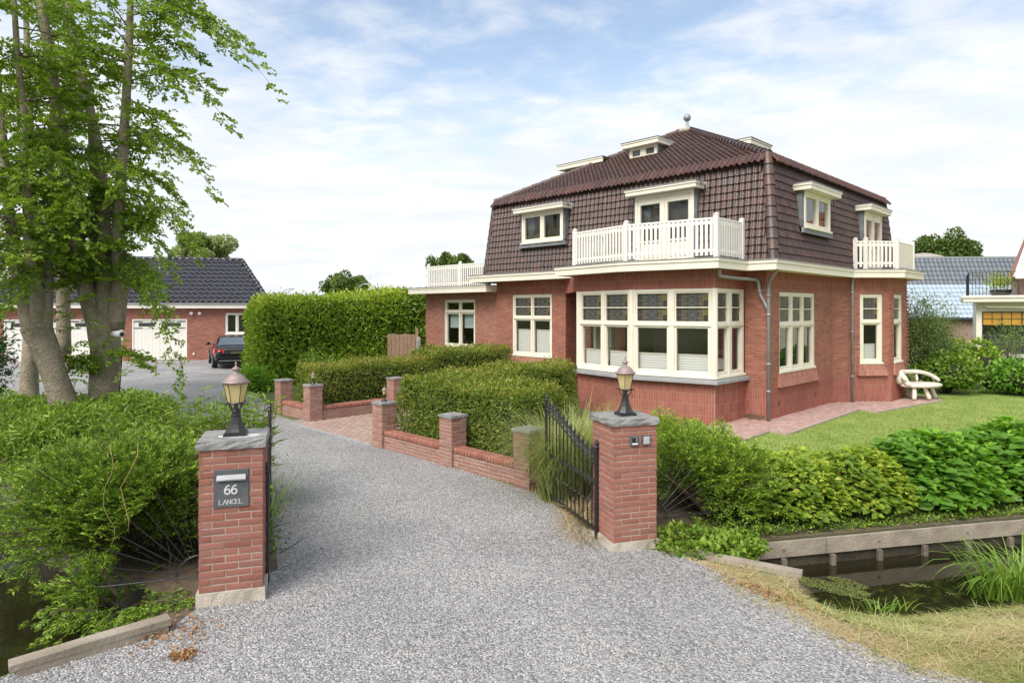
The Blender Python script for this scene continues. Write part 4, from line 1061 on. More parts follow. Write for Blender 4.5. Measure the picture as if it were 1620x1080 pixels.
# ------------------------------------------------------------------ brick paving
def paving(name, poly, parentframe, MX, origin, ax, ay, label_parent, mk, limit=300, w=.21, h=.105, z=.012, gap=.008, edge=True, bond=.5):
    """pavers laid in running bond inside a polygon of the local frame; the nearest as objects"""
    base = MB(); base.add([(p[0], p[1], z) for p in poly], [tuple(range(len(poly)))])
    o = base.build(name, M['red_mortar_light'], parentframe); o['kind'] = 'structure'
    ax, ay, og = Vector(ax), Vector(ay), Vector(origin); items = []
    xs = [Vector(p)-og for p in poly]; u = [p.dot(ax) for p in xs]; v = [p.dot(ay) for p in xs]
    rr = random.Random(4)
    for r in range(int(min(v)/h)-1, int(max(v)/h)+2):
        for c in range(int(min(u)/w)-1, int(max(u)/w)+2):
            a = c*w+(r % 2)*w*bond; b = r*h
            p = og+ax*(a+w/2)+ay*(b+h/2)
            q = [og+ax*(a+dx)+ay*(b+dy) for dx in (.02, w-.02) for dy in (.02, h-.02)]
            if all(pin(t, poly) for t in q): items.append((a, b, p))
    cp = Vector((0, 0, CAMZ)); key = lambda it: (MX @ Vector((it[2].x, it[2].y, 0))-cp).length
    order = sorted(range(len(items)), key=lambda i: key(items[i])); near = set(order[:limit]); rest = MB()
    if name not in _unit:
        b = MB(); b.add([(0, 0, 0), (1, 0, 0), (1, 1, 0), (0, 1, 0), (.03, .05, 1), (.97, .05, 1), (.97, .95, 1), (.03, .95, 1)], MB.BF[1:]); _unit[name] = b.mesh('paver', M[mk])
    for i, (a, b, p) in enumerate(items):
        t = .022+rr.random()*.006; q = og+ax*(a+gap/2)+ay*(b+gap/2)
        B = Matrix(((ax.x*(w-gap), ay.x*(h-gap), 0, q.x), (ax.y*(w-gap), ay.y*(h-gap), 0, q.y), (0, 0, t, z-.004), (0, 0, 0, 1)))
        if i in near: link('paver', _unit[name], o, B)
        else: rest.add([tuple(B @ Vector(k)) for k in [(0, 0, 0), (1, 0, 0), (1, 1, 0), (0, 1, 0), (.03, .05, 1), (.97, .05, 1), (.97, .95, 1), (.03, .95, 1)]], MB.BF[1:], 0, rr.random()*.98+.01)
    if rest.v: tag(rest.build('paver_field', M[mk], o), kind='stuff')
    return o
M['red_mortar_light'] = mat('jointing sand', (.36, .28, .23), .95, col2=(.42, .35, .29), nscale=6)
M['paver'] = mat('clay paver pink', (.4, .2, .16), .85, tonerand=True, col2=(.40, .27, .23), nscale=4, bump=.3, tone=[(0, (.45, .27, .23)), (.3, (.50, .32, .28)), (.55, (.40, .24, .205)), (.8, (.55, .40, .35)), (1, (.47, .30, .26))], blotch=((.56, .48, .42), 1.6, .52, .72, .6))
M['path_paver'] = mat('clay paver brown', (.4, .2, .16), .85, tonerand=True, col2=(.32, .23, .19), nscale=4, bump=.3, tone=[(0, (.38, .26, .21)), (.4, (.43, .31, .26)), (.7, (.34, .23, .19)), (1, (.47, .36, .30))])
hpv = empty('path_frame', HOUSE_O, HOUSE_RZ); hpv['kind'] = 'group'
path_poly = [(-1.45, .72), (-2.2, .62), (-2.95, -.40), (-2.69, -.64), (-1.22, -.60), (-1.26, -1.0), (3.36, -.94), (3.26, -1.43), (3.97, -1.54), (6.9, -2.05), (7.75, -1.7), (7.75, -1.09), (7.3, -1.09), (5.75, -1.09), (4.74, -.28), (4.25, -.01), (-.01, -.01), (-.01, .52), (-1.45, .52)]
paving('house_path', path_poly, None, HM, (0, 0), (1, 0), (0, 1), None, 'paver').matrix_basis = HM
entry_poly = [(-8.0, 4.15), (-8.0, 7.55), (-7.5, 7.40), (-1.5, 7.36), (-1.5, 4.40), (-7.6, 4.15)]
paving('entrance_path', entry_poly, None, HM, (-7.9, 4.2), (0, 1), (1, 0), None, 'path_paver').matrix_basis = HM
mb = MB(); mb.fbox(Face((-8.02, 7.6), (-8.02, 4.12)), 0, 3.48, .0, .05, -.03, .03); eo_ = mb.build('path_edging', M['sill'], None, mx=HM); eo_['kind'] = 'structure'
mb = MB()
for a, b in zip(path_poly[2:10], path_poly[3:11]):
    F = Face(b, a); mb.fbox(F, 0, F.L, -.03, .035, -.02, .042)
tag(mb.build('path_kerb', M['red_mortar_light'], None, mx=HM), kind='structure')
bpy.data.objects.remove(hpv)

# ------------------------------------------------------------------ gate piers, lamps, letterbox, intercom
GA = math.radians(17); GE, GN = Vector((math.cos(GA), math.sin(GA))), Vector((-math.sin(GA), math.cos(GA)))
def slab_rough(mb, x0, y0, x1, y1, z0, z1, r, seed, mi=0):
    """a stone cap whose edges are split rough"""
    rr = random.Random(seed); per = []; n = 9
    cs = [(x0, y0), (x1, y0), (x1, y1), (x0, y1)]
    for i in range(4):
        a, b = cs[i], cs[(i+1) % 4]
        for k in range(n): per.append((a[0]+(b[0]-a[0])*k/n, a[1]+(b[1]-a[1])*k/n))
    N = len(per); cx, cy = (x0+x1)/2, (y0+y1)/2; rings = []
    for z, ins in ((z0, .008), (z0+(z1-z0)*.35, 0), (z0+(z1-z0)*.7, .004), (z1, .012)):
        rings.append([(p[0]+(cx-p[0])*ins+(rr.random()-.5)*r*(0 if z == z0 else 1), p[1]+(cy-p[1])*ins+(rr.random()-.5)*r, z+(rr.random()-.5)*r*.5*(z not in (z0, z1))) for p in per])
    vs = [q for ring in rings for q in ring]; fs = []
    for k in range(3):
        for i in range(N): fs.append((k*N+i, k*N+(i+1) % N, (k+1)*N+(i+1) % N, (k+1)*N+i))
    fs.append(tuple(range(3*N, 4*N))); fs.append(tuple(range(N-1, -1, -1)))
    mb.add(vs, fs, mi)
def pier(name, org, w, dpt, zb, ztop, label, group, cap=.075, rz=GA, cat='gate pier', ch=.0625, plinth=True, mk='pier_brick', limit=300, seed=1, parent=None, ov=.028):
    t = empty(name, (org[0], org[1], 0), rz, label, cat, group); MX = t.matrix_basis.copy(); br = []; core = MB()
    for F, ph in ((Face((0, 0), (w, 0)), 0), (Face((w, 0), (w, dpt)), .107), (Face((w, dpt), (0, dpt)), 0), (Face((0, dpt), (0, 0)), .107)):
        lay(F, .0015, F.L+.004, zb, ztop, [], 'run', mk, br, ch=ch, phase=ph)
    core.box((.002, .002, -.3), (w-.002, dpt-.002, ztop)); core.build('mortar_core', M['mortar'], t)
    if plinth:
        q = MB(); slab_rough(q, -.025, -.025, w+.025, dpt+.025, -.25, zb-.004, .012, seed+7); q.build('plinth', M['concrete'], t)
    emit_bricks(br, t, MX, limit, proud=.006, depth=.03)
    q = MB(); slab_rough(q, -ov, -ov, w+ov, dpt+ov, ztop+.002, ztop+cap, .014, seed); q.build('cap_stone', M['stone'], t)
    return t
M['lime'] = mat('lime stain', (.62, .62, .58), .9, col2=(.42, .42, .40), nscale=16)
LP, RP = (-2.74, 5.59), (1.09, 6.87); PW = .52
pl_ = pier('gate_pier', LP, PW, PW, .125, 1.375, 'left brick gate pier carrying the slate letterbox, stone cap and large lamp', 'brick gate piers')
pr_ = pier('gate_pier', RP, PW, PW, .10, 1.35, 'right brick gate pier with two small intercom boxes under its stone cap', 'brick gate piers', seed=3)
def on_pier(P, s, d, z=0):
    q = Vector(P)+GE*s+GN*d; return Vector((q.x, q.y, z))

def lantern(loc, rz, label, group, sc=1., name='lantern'):
    t = empty(name, loc, rz, label, 'lamp', group); t.matrix_basis = Matrix.Translation(loc) @ Matrix.Rotation(rz, 4, 'Z') @ Matrix.Scale(sc, 4)
    q = MB(); q.box((-.098, -.098, 0), (.098, .098, .022)); q.box((-.088, -.088, .022), (.088, .088, .034))
    prof = [(.082, .034), (.068, .06), (.052, .10), (.042, .14), (.037, .17), (.043, .175), (.043, .185), (.036, .19), (.036, .215), (.044, .222), (.040, .232), (.022, .245), (.016, .29)]
    q.lathe([(r*1.18, z) for r, z in prof[:5]], seg=8, rot=math.pi/8); q.lathe(prof[4:], seg=12); q.build('foot', M['lamp_iron'], t)
    q = MB()
    for k in range(4):
        a = math.pi/4+k*math.pi/2; c, s = math.cos(a), math.sin(a)
        P = [(.03, .228), (.055, .235), (.068, .262), (.072, .288), (.088, .306), (.100, .300), (.098, .286)]
        q.tube([(r*c, r*s, z) for r, z in P], .006, 5)
    q.lathe([(.074, .288), (.078, .296), (.074, .302)], seg=12, cap=False); q.build('bracket', M['lamp_iron'], t)
    q = MB(); q.lathe([(.068, .302), (.108, .478)], seg=6, cap=False); q.build('lamp_glass', M['lamp_glass'], t)
    q = MB()
    for k in range(6):
        a = k*math.pi/3; c, s = math.cos(a), math.sin(a); q.tube([(.069*c, .069*s, .30), (.109*c, .109*s, .48)], .0035, 4)
    q.build('lamp_frame', M['lamp_iron'], t)
    q = MB(); q.sphere((0, 0, .405), .038, 10, 8); q.build('bulb', M['bulb'], t, smooth=True)
    q = MB(); q.lathe([(.100, .470), (.122, .482), (.124, .490), (.100, .502), (.078, .535), (.050, .558), (.028, .568), (.022, .580), (.022, .592), (.036, .606), (.036, .612), (.024, .622), (.010, .628), (.007, .650), (.011, .658), (.002, .676)], seg=18)
    q.build('hood', M['copper'], t, smooth=True)
    return t
lantern(on_pier(LP, .27, .25, 1.452), GA, 'large lamp with yellowed glass on the letterbox pier', 'large lanterns on the gate piers')
lantern(on_pier(RP, .27, .25, 1.427), GA, 'large lamp with yellowed glass on the pier with the intercom', 'large lanterns on the gate piers', .97)

q = MB(); rr = random.Random(3); per = [(.31+(.17+.03*rr.random())*math.cos(a*math.pi/9), .20+(.085+.025*rr.random())*math.sin(a*math.pi/9)) for a in range(18)]
q.add([(x, y, 1.4515) for x, y in per], [tuple(range(18))]); q.build('lime_stain', M['lime'], pl_)
# letterbox plate
lb = empty('letterbox', on_pier(LP, .12, 0, .86), GA, 'dark slate letterbox plate with white number and name on the brick pier', 'letterbox')
LW, LH = .285, .335
q = MB(); q.bbox(Face((0, 0), (LW, 0)), 0, LW, -.0, .016, 0, LH, .004); q.build('front_plate', M['plate'], lb)
F0 = Face((0, 0), (LW, 0))
q = MB(); q.add([F0(.025, .017, .268), F0(.26, .017, .268), F0(.262, .042, .252), F0(.023, .042, .252), F0(.023, .042, .240), F0(.262, .042, .240), F0(.26, .017, .288), F0(.025, .017, .288)], [(7, 6, 2, 3), (3, 2, 5, 4), (4, 5, 1, 0), (7, 3, 4, 0), (6, 1, 5, 2)]); q.build('slot_flap', M['zinc'], lb)
q = MB(); q.fbox(F0, .032, .253, .0162, .0175, .226, .240); q.build('slot', M['black'], lb)
def serif_text(s, F, cx, z, h, parent, d=.0168, name='lettering', wsc=1.):
    """raised serif capitals and figures from strokes"""
    st = {'L': ([(0, 0, 0, 1), (0, 0, .62, 0)], [(-.1, 1, .14, 1), (-.1, 0, .1, 0), (.62, 0, .62, .24)], .74),
          'A': ([(0, 0, .36, 1), (.36, 1, .72, 0), (.14, .38, .58, .38)], [(-.1, 0, .12, 0), (.6, 0, .84, 0)], .86),
          'N': ([(0, 0, 0, 1), (0, 1, .64, 0), (.64, 0, .64, 1)], [(-.1, 0, .12, 0), (-.12, 1, .06, 1), (.52, 1, .76, 1)], .84),
          'C': ([(.62, .82, .45, .97), (.45, .97, .25, .97), (.25, .97, .05, .75), (.05, .75, 0, .5), (0, .5, .05, .25), (.05, .25, .25, .03), (.25, .03, .45, .03), (.45, .03, .64, .2)], [(.64, .72, .64, 1)], .78),
          'E': ([(0, 0, 0, 1), (0, 1, .56, 1), (0, .52, .42, .52), (0, 0, .6, 0)], [(-.1, 1, .1, 1), (-.1, 0, .1, 0), (.58, .8, .58, 1), (.62, 0, .62, .22), (.43, .42, .43, .62)], .74),
          '6': ([(.52, .92, .40, .99), (.40, .99, .2, .85), (.2, .85, .05, .6), (.05, .6, .02, .33), (.02, .33, .1, .1), (.1, .1, .3, .01), (.3, .01, .5, .1), (.5, .1, .57, .32), (.57, .32, .5, .52), (.5, .52, .3, .6), (.3, .6, .08, .45)], [], .72)}
    tot = sum(st[c][2] for c in s)*h*wsc; x = cx-tot/2; k = 0
    for c in s:
        q = MB()
        for lst, th in ((st[c][0], .13 if c != '6' else .15), (st[c][1], .06)):
            for (a, b, e, g) in lst:
                dx, dz = (e-a)*wsc, g-b; L = math.hypot(dx, dz) or 1; t = th*h/2
                if lst is st[c][0] and abs(dz) < abs(dx)*.5 and c != '6': t *= .5
                nx, nz = -dz/L*t, dx/L*t; ex, ez = dx/L*t*.35, dz/L*t*.35; k += 1; dd = d+k*.00003
                p0 = (x+a*h*wsc-ex, z+b*h-ez); p1 = (x+e*h*wsc+ex, z+g*h+ez)
                q.add([F(p0[0]+nx, dd, p0[1]+nz), F(p1[0]+nx, dd, p1[1]+nz), F(p1[0]-nx, dd, p1[1]-nz), F(p0[0]-nx, dd, p0[1]-nz)], [(0, 1, 2, 3)])
        q.build(name, M['letter'], parent); x += st[c][2]*h*wsc
serif_text('66', F0, LW/2, .118, .078, lb); serif_text('LANCEL', F0, LW/2, .03, .040, lb, wsc=1.05)

# two intercom boxes on the right pier
FP = Face(tuple(on_pier(RP, 0, 0)[:2]), tuple(on_pier(RP, PW, 0)[:2]))
def intercom(s, z, label, kind):
    t = empty('intercom', on_pier(RP, s, -.006, z), GA, label, 'intercom', 'intercom boxes on the pier'); F = Face((0, 0), (.095, 0))
    q = MB(); q.bbox(F, 0, .095, 0, .028, 0, .105, .006); q.build('housing', M['plate'], t)
    if kind == 'keypad':
        q = MB(); q.fbox(F, .014, .081, .028, .031, .014, .091); q.build('keypad', M['screen'], t)
        b = MB()
        for i in range(3):
            for j in range(4): ubox('key', F, .020+i*.02, .034+i*.02, .0312, .034, .02+j*.0175, .031+j*.0175, 'steel', t)
    else:
        q = MB(); q.fbox(F, .014, .081, .028, .030, .034, .091); q.build('lens_window', M['black'], t)
        q = MB(); q.fbox(F, .014, .081, .028, .031, .014, .032); q.build('call_button', M['screen'], t)
        q = MB(); q.fbox(F, .058, .074, .0302, .032, .045, .085); q.build('speaker_strip', M['steel'], t)
        b = MB(); b.fbox(F, .012, .083, .0285, .0345, .0905, .094); b.build('trim', M['steel'], t)
intercom(.195, 1.135, 'small intercom box with dark camera window, left of the keypad', 'cam'); intercom(.335, 1.135, 'small keypad box with pale face on the brick pier', 'keypad')

# ------------------------------------------------------------------ wrought iron gates and fan grilles
def gate_leaf(name, A, B, h0, h1, label, group):
    """A = hinge, B = free end; the top rail swoops from h0 up to h1"""
    A, B = Vector(A), Vector(B); F = Face(A, B); t = empty(name, (A.x, A.y, 0), math.atan2((B-A).y, (B-A).x), label, 'gate', group); L = F.L
    G = Face((0, 0), (L, 0)); X = lambda s, z, d=0: (s, d, z)
    top = lambda s: h0+(h1-h0)*(lambda u: u*u*(3-2*u))(s/L)
    q = MB(); q.tube([X(0, .03), X(0, h0+.05)], .026, 10); q.lathe([(.03, 0), (.034, .01), (.02, .03), (.03, .05), (.018, .075), (.002, .10)], (0, 0, h0+.05), 10); q.build('hinge_stile', M['iron'], t, smooth=False)
    q = MB(); q.tube([X(L, .05), X(L, h1+.04)], .02, 8); q.lathe([(.024, 0), (.028, .012), (.016, .03), (.026, .05), (.012, .075), (.002, .11)], (L, 0, h1+.04), 8); q.build('free_stile', M['iron'], t)
    for z in (.12, .66): 
        q = MB(); q.fbox(G, 0, L, -.008, .008, z-.02, z+.02); q.build('cross_rail', M['iron'], t)
    n = 24
    for dz, r in ((-.02, .013), (-.13, .011)):
        q = MB(); q.tube([X(L*k/n, top(L*k/n)+dz) for k in range(n+1)], r, 6); q.build('top_rail', M['iron'], t)
    nb = max(6, int(L/.115))
    for k in range(1, nb):
        s = L*k/nb; q = MB(); q.tube([X(s, .08), X(s, top(s)+.01)], .0085, 6); q.lathe([(.0085, 0), (.017, .02), (.010, .045), (.001, .075)], (s, 0, top(s)), 6)
        q.lathe([(.010, -.012), (.016, 0), (.010, .012)], (s, 0, .40), 6); q.build('gate_bar', M['iron'], t)
    q = MB(); rr = random.Random(2)
    for k in range(int(L/.045)):      # scrolled leaf work between the two curved rails
        s = (k+.5)*.045; z = top(s)-.075; sl = (top(min(L, s+.02))-top(max(0, s-.02)))/.04
        for sg in (1, -1):
            P = [X(s, z), X(s+.018*sg, z+.03+sl*.018*sg), X(s+.035*sg, z+.018+sl*.035*sg), X(s+.028*sg, z-.004+sl*.028*sg), X(s+.012*sg, z+.004)]
            q.tube(P, .0055, 4)
        q.sphere(X(s, z), .014, 6, 4)
    tag(q.build('scroll_work', M['iron'], t), kind='stuff')
    return t
gate_leaf('iron_gate', (.955, 7.22), (.47, 8.72), 1.0, 1.33, 'black iron gate leaf standing open in front of the pale grass', 'iron gate leaves')
gate_leaf('iron_gate', (-2.325, 6.05), (-2.93, 7.72), 1.02, 1.35, 'black iron gate leaf seen edge on beside the letterbox pier', 'iron gate leaves')
def fan(name, org, dirx, label, rmax=.85, n=9, hoop=.2):
    """radiating iron rods beside a pier: dirx = +1 or -1 along the gate line"""
    t = empty(name, org, GA if dirx > 0 else GA+math.pi, label, 'grille', 'iron fan grilles beside the piers')
    for k in range(n):
        a = R(3+84*k/(n-1)); sg = 1 if dirx > 0 else 1
        q = MB(); q.tube([(hoop*math.cos(a), 0, hoop*math.sin(a)), (rmax*math.cos(a)*(1-.12*(k % 2)), 0, rmax*math.sin(a)*(1-.12*(k % 2)))], .0045, 5); q.build('fan_rod', M['iron'], t)
    q = MB(); q.tube([(hoop*math.cos(R(a)), 0, hoop*math.sin(R(a))) for a in range(0, 91, 10)], .006, 6); q.tube([(.02, 0, .012), (rmax, 0, .012)], .007, 6); q.build('hoop', M['iron'], t)
fan('fan_grille', on_pier(RP, PW+.01, .14, .25), 1, 'iron fan grille in the dark gap right of the intercom pier')
fan('fan_grille', on_pier(LP, -.01, .12, .22), -1, 'iron fan grille under the yew left of the letterbox pier', rmax=.86)

# ------------------------------------------------------------------ low garden walls of the entrance
def low_wall(label, group, segs, pillars, cat='garden wall', z=.335, mk='wall_brick', seed=1):
    """segs: (p0, p1) of wall axes; pillars: lower corners, in the house frame"""
    t = empty('garden_wall', HOUSE_O, HOUSE_RZ, label, cat, group); br = []; core = MB(); cop = []
    for p0, p1 in segs:
        F = Face(p0, p1); T = .21
        Fb = Face(F(F.L, -T, 0)[:2], F(0, -T, 0)[:2])
        lay(F, .001, F.L, 0, z-.10, [], 'run', mk, br); lay(Fb, .001, F.L, 0, z-.10, [], 'run', mk, br)
        core.fbox(F, .0, F.L, -T+.001, -.001, -.2, z-.105)
        n = int(F.L/.066)
        for k in range(n): cop.append((F, F.L*k/n+.004, F.L*(k+1)/n-.005, T))
    for (x, y) in pillars:
        w = .32
        for F, ph in ((Face((x, y), (x+w, y)), 0), (Face((x+w, y), (x+w, y+w)), .1), (Face((x+w, y+w), (x, y+w)), 0), (Face((x, y+w), (x, y)), .1)):
            lay(F, .0015, F.L+.003, 0, .815, [], 'run', mk, br, phase=ph)
        core.box((x+.002, y+.002, -.2), (x+w-.002, y+w-.002, .815))
        q = MB(); slab_rough(q, x-.018, y-.018, x+w+.018, y+w+.018, .817, .862, .010, int(x*10+y*7)); q.build('cap_stone', M['stone'], t)
    core.build('mortar_core', M['mortar'], t)
    emit_bricks(br, t, HM, 300, proud=.005, depth=.028, rough=.8)
    mm = brick_meshes('pier_brick', .8); rr = random.Random(seed)
    for F, a, b, T in cop[:300]:
        # a header on edge: long side across the wall
        B = F.basis(a, .012, z-.098) @ Matrix.Diagonal((b-a, T+.024, .098+rr.random()*.004, 1))
        link('coping_brick', mm[rr.randrange(6)], t, B)
    return t
low_wall('low brick wall with stone capped pillars right of the paved entrance', 'low brick entrance walls',
         [((-8.0, 3.78), (-8.0, 2.04)), ((-8.0, 1.72), (-8.0, .27))], [(-8.05, 3.78), (-8.05, 1.72), (-8.05, -.05)])
low_wall('low brick wall with stone capped pillars left of the paved entrance', 'low brick entrance walls',
         [((-7.6, 9.0), (-7.6, 7.73)), ((-7.33, 7.46), (-5.38, 7.46))], [(-7.65, 8.95), (-7.65, 7.41), (-5.38, 7.35)], seed=2)
# the two small lanterns
lantern(HW(-7.89, 3.94, .864), HOUSE_RZ, 'small lantern on the pillar in front of the yew hedge', 'small lanterns on the entrance pillars', .46)
lantern(HW(-7.49, 7.57, .864), HOUSE_RZ, 'small lantern on the pillar left of the paved entrance', 'small lanterns on the entrance pillars', .46)

# ------------------------------------------------------------------ timber along the ditch
M['stake'] = mat('wet stake wood', (.13, .105, .08), .8, col2=(.19, .16, .12), nscale=8, bump=.4)
def board(name, P, Q, th, z0, z1, m, parent, rough=.006):
    F = Face(P, Q); q = MB(); n = max(2, int(F.L/.4)); vs = []; fs = []; rr = random.Random(int(P[0]*100))
    for k in range(n+1):
        s = F.L*k/n; a = (rr.random()-.5)*rough; b = (rr.random()-.5)*rough
        vs += [F(s, 0+a, z0), F(s, 0+a, z1+b), F(s, -th+a, z1+b), F(s, -th+a, z0)]
    for k in range(n):
        for i in range(4): j = (i+1) % 4; fs.append((4*k+i, 4*k+j, 4*k+4+j, 4*k+4+i))
    fs += [(0, 1, 2, 3), (4*n+3, 4*n+2, 4*n+1, 4*n)]; q.add(vs, fs); return q.build(name, M[m], parent, fix=True)
bk = empty('bank_boarding', (2.3, 7.05, 0), 0, 'long grey timber boarding holding the garden bank above the water', 'bank boarding')
bk.matrix_basis = Matrix.Identity(4)
bp = [(2.15, 7.05), (3.62, 7.385), (5.05, 7.705), (6.4, 8.01), (9.2, 8.65), (12, 9.29), (18, 10.64), (24, 12.0)]
for a, b in zip(bp, bp[1:]):
    d = (Vector(b)-Vector(a)).normalized()*.004
    board('plank', (a[0]+d.x, a[1]+d.y-.04), (b[0]-d.x, b[1]-d.y-.04), .045, -.19, -.015, 'board_brown', bk)
    board('lower_plank', (a[0]+d.x, a[1]+d.y+.02), (b[0]-d.x, b[1]-d.y+.02), .04, -.55, -.20, 'board_brown', bk)
L = 0
for k in range(22):
    x = 2.45+k*.62; y = 7.05+(x-2.15)*.2265-.055
    q = MB(); q.box((x-.028, y-.025, -.8), (x+.028, y+.025, -.20)); q.build('stake', M['stake'], bk)
    if k % 2: q = MB(); q.sphere((x, y+.010, -.10), .014, 6, 4); q.build('bolt', M['lead'], bk)
q = empty('wing_board', (1.7, 6.9, 0), 0, 'short grey plank with sloping top at the right edge of the gravel', 'plank', 'short end planks beside the gravel'); q.matrix_basis = Matrix.Identity(4)
b_ = board('plank', (1.66, 6.93), (2.80, 6.24), .06, -.5, -.015, 'board_brown', q, .01); board('top_cap', (1.64, 6.92), (2.82, 6.22), .125, -.013, .040, 'board_brown', q, .008)
q = empty('wing_board', (-3.7, 4.6, 0), 0, 'short grey plank along the dark water at the left edge of the gravel', 'plank', 'short end planks beside the gravel'); q.matrix_basis = Matrix.Identity(4)
board('plank', (-3.49, 4.50), (-2.77, 5.15), .06, -.5, .062, 'board_brown', q, .008); board('top_cap', (-3.52, 4.47), (-2.75, 5.15), .125, .064, .112, 'board_brown', q, .008)

# ------------------------------------------------------------------ garage in the back
gar_rz = math.atan2(.208, .978); gar_o = Vector((-13.3, 34.2, 0)); GM = Matrix.Translation(gar_o) @ Matrix.Rotation(gar_rz, 4, 'Z')
gar = empty('garage', gar_o, gar_rz, 'low brick garage with black tiled roof and cream wooden doors', 'garage')
GLn, GD = 13.5, 6.8
Fg_ = Face((-GLn, 0), (0, 0)); ops = [(GLn-6.42, GLn-3.78, 0.02, 2.16), (GLn-9.35, GLn-6.83, 0.02, 2.16), (GLn-1.93, GLn-.75, 1.32, 2.47), (GLn-12.2, GLn-9.7, .02, 2.16)]
wall = MB(); bricks = []
wall_ = lambda F, o: (mortar(wall, F, 0, F.L, 0, 2.72, o, 0), reveals(wall, F, o, .12, 0), lay(F, .002, F.L, 0, 2.72, o, 'run', 'brick', bricks))
wall_(Fg_, ops); wall_(Face((0, 0), (-2.4, GD)), []); mortar(wall, Face((-2.4, GD), (-GLn, GD)), 0, GLn-2.4, 0, 2.72, []); mortar(wall, Face((-GLn, GD), (-GLn, 0)), 0, GD, 0, 2.72, [])
wall.build('wall', M['red_mortar'], gar); emit_bricks(bricks, gar, GM, 0)
q = MB(); ge = [(-GLn-.35, -.38), (.35, -.38), (-2.05, GD+.38), (-GLn-.35, GD+.38)]; q.prism(ge, 2.722, 2.76)
for a, b in zip(ge, ge[1:]+ge[:1]): F = Face(a, b); q.bbox(F, -.001, F.L+.001, .0015, .028, 2.71, 2.98, .006)
q.build('fascia_board', M['white'], gar)
q = MB(); F = Face(ge[0], ge[1]); q.fbox(F, 0, F.L, .03, .10, 2.93, 3.0); q.build('roof_gutter', M['zinc'], gar)
gz, rz_ = 2.98, 5.5; rl, rr_ = -GLn+1.8, -1.75; ym = GD/2
eL, eR, y0, y1 = -GLn-.35, .35, -.40, GD+.40
q = MB(); q.quad((eL, y0, gz), (eR, y0, gz), (rr_, ym, rz_), (rl, ym, rz_)); q.add([(eR, y0, gz), (eR-2.4, y1, gz), (rr_, ym, rz_)], [(0, 1, 2)]); q.quad((eR-2.4, y1, gz), (eL, y1, gz), (rl, ym, rz_), (rr_, ym, rz_)); q.add([(eL, y1, gz), (eL, y0, gz), (rl, ym, rz_)], [(0, 1, 2)])
q.build('roof', M['black_tile'], gar)
sl = math.hypot(ym-y0, rz_-gz); nr = 11; tw = .305
kg = lambda s, t: (rl-eL)*t/sl+.06 < s < (eR-eL)-(eR-rr_)*t/sl-.06
tl = roof_tiles((eL, y0, gz+.02), (1, 0, 0), (0, ym-y0, rz_-gz), nr, int((eR-eL)/tw), tw, sl/nr, kg, 'black_tile', gar, GM, 0, h=.036)
L2 = y1-y0; sl2 = math.hypot(eR-rr_, rz_-gz)
tl = [t for t in tl if (GM @ t[0]).translation.x > -40]
emit_tiles(tl, gar, GM, 300)
def ridge(par, p, q_, n, r, mk):
    p, q_ = Vector(p), Vector(q_); d = (q_-p)/n
    for k in range(n):
        mb = MB(); mb.tube([p+d*k, p+d*k+d*1.08], [r*1.1, r*.9], 8); mb.build('ridge_tile', M[mk], par, smooth=True)
ridge(gar, (rl, ym, rz_+.02), (rr_, ym, rz_+.02), 26, .13, 'black_tile'); ridge(gar, (eR, y0, gz+.05), (rr_, ym, rz_+.02), 13, .12, 'black_tile')
# garage doors: two boarded leaves each with a window and long black hinges
for s0, s1, z0, z1 in (ops[0], ops[1], ops[3]):
    q = MB(); q.bbox(Fg_, s0+.01, s0+.09, -.10, -.01, z0, z1); q.bbox(Fg_, s1-.09, s1-.01, -.10, -.01, z0, z1); q.bbox(Fg_, s0+.09, s1-.09, -.10, -.01, z1-.09, z1); fr = q.build('garage_door', M['white'], gar)
    sm = (s0+s1)/2
    for a, b in ((s0+.095, sm-.004), (sm+.004, s1-.095)):
        nb = 7
        for k in range(nb):
            x0, x1 = a+(b-a)*k/nb, a+(b-a)*(k+1)/nb-.006; ubox('door_board', Fg_, x0, x1, -.09, -.045, z0+.02, z1-.52, 'white', fr)
        q = MB(); q.bbox(Fg_, a, b, -.09, -.04, z1-.51, z1-.40); q.bbox(Fg_, a, b, -.09, -.04, z1-.20, z1-.10); q.bbox(Fg_, a, a+.22, -.09, -.04, z1-.40, z1-.20); q.bbox(Fg_, b-.22, b, -.09, -.04, z1-.40, z1-.20); q.build('window_frame', M['white'], fr)
        q = MB(); q.fbox(Fg_, a+.2, b-.2, -.085, -.06, z1-.41, z1-.19); q.build('pane', M['car_glass'], fr)
    for z in (z0+.12, z1-.47, z1-.14):
        for a, b in ((s0+.06, s0+.5), (s1-.5, s1-.06)): ubox('hinge', Fg_, a, b, -.04, -.028, z-.018, z+.018, 'iron', fr)
s0, s1, z0, z1 = ops[2]
window(gar, Fg_, s0, s1, z0, z1, [1, 1], None, None, paint='white', stained=False, fw=.08)
q = MB(); q.fbox(Fg_, s0+.02, s1-.02, -.6, -.55, z0, z1); q.build('dark_lining', M['dark_room'], gar)
for s in (GLn-3.55, GLn-3.15):
    q = MB(); q.sphere(Fg_(s, .09, 2.45), .10, 10, 6); q.build('wall_lamp', M['camera_white'], gar, smooth=True)
q = MB(); q.fbox(Fg_, GLn-3.5, GLn-3.42, 0, .05, .28, .38); q.build('socket', M['camera_white'], gar)

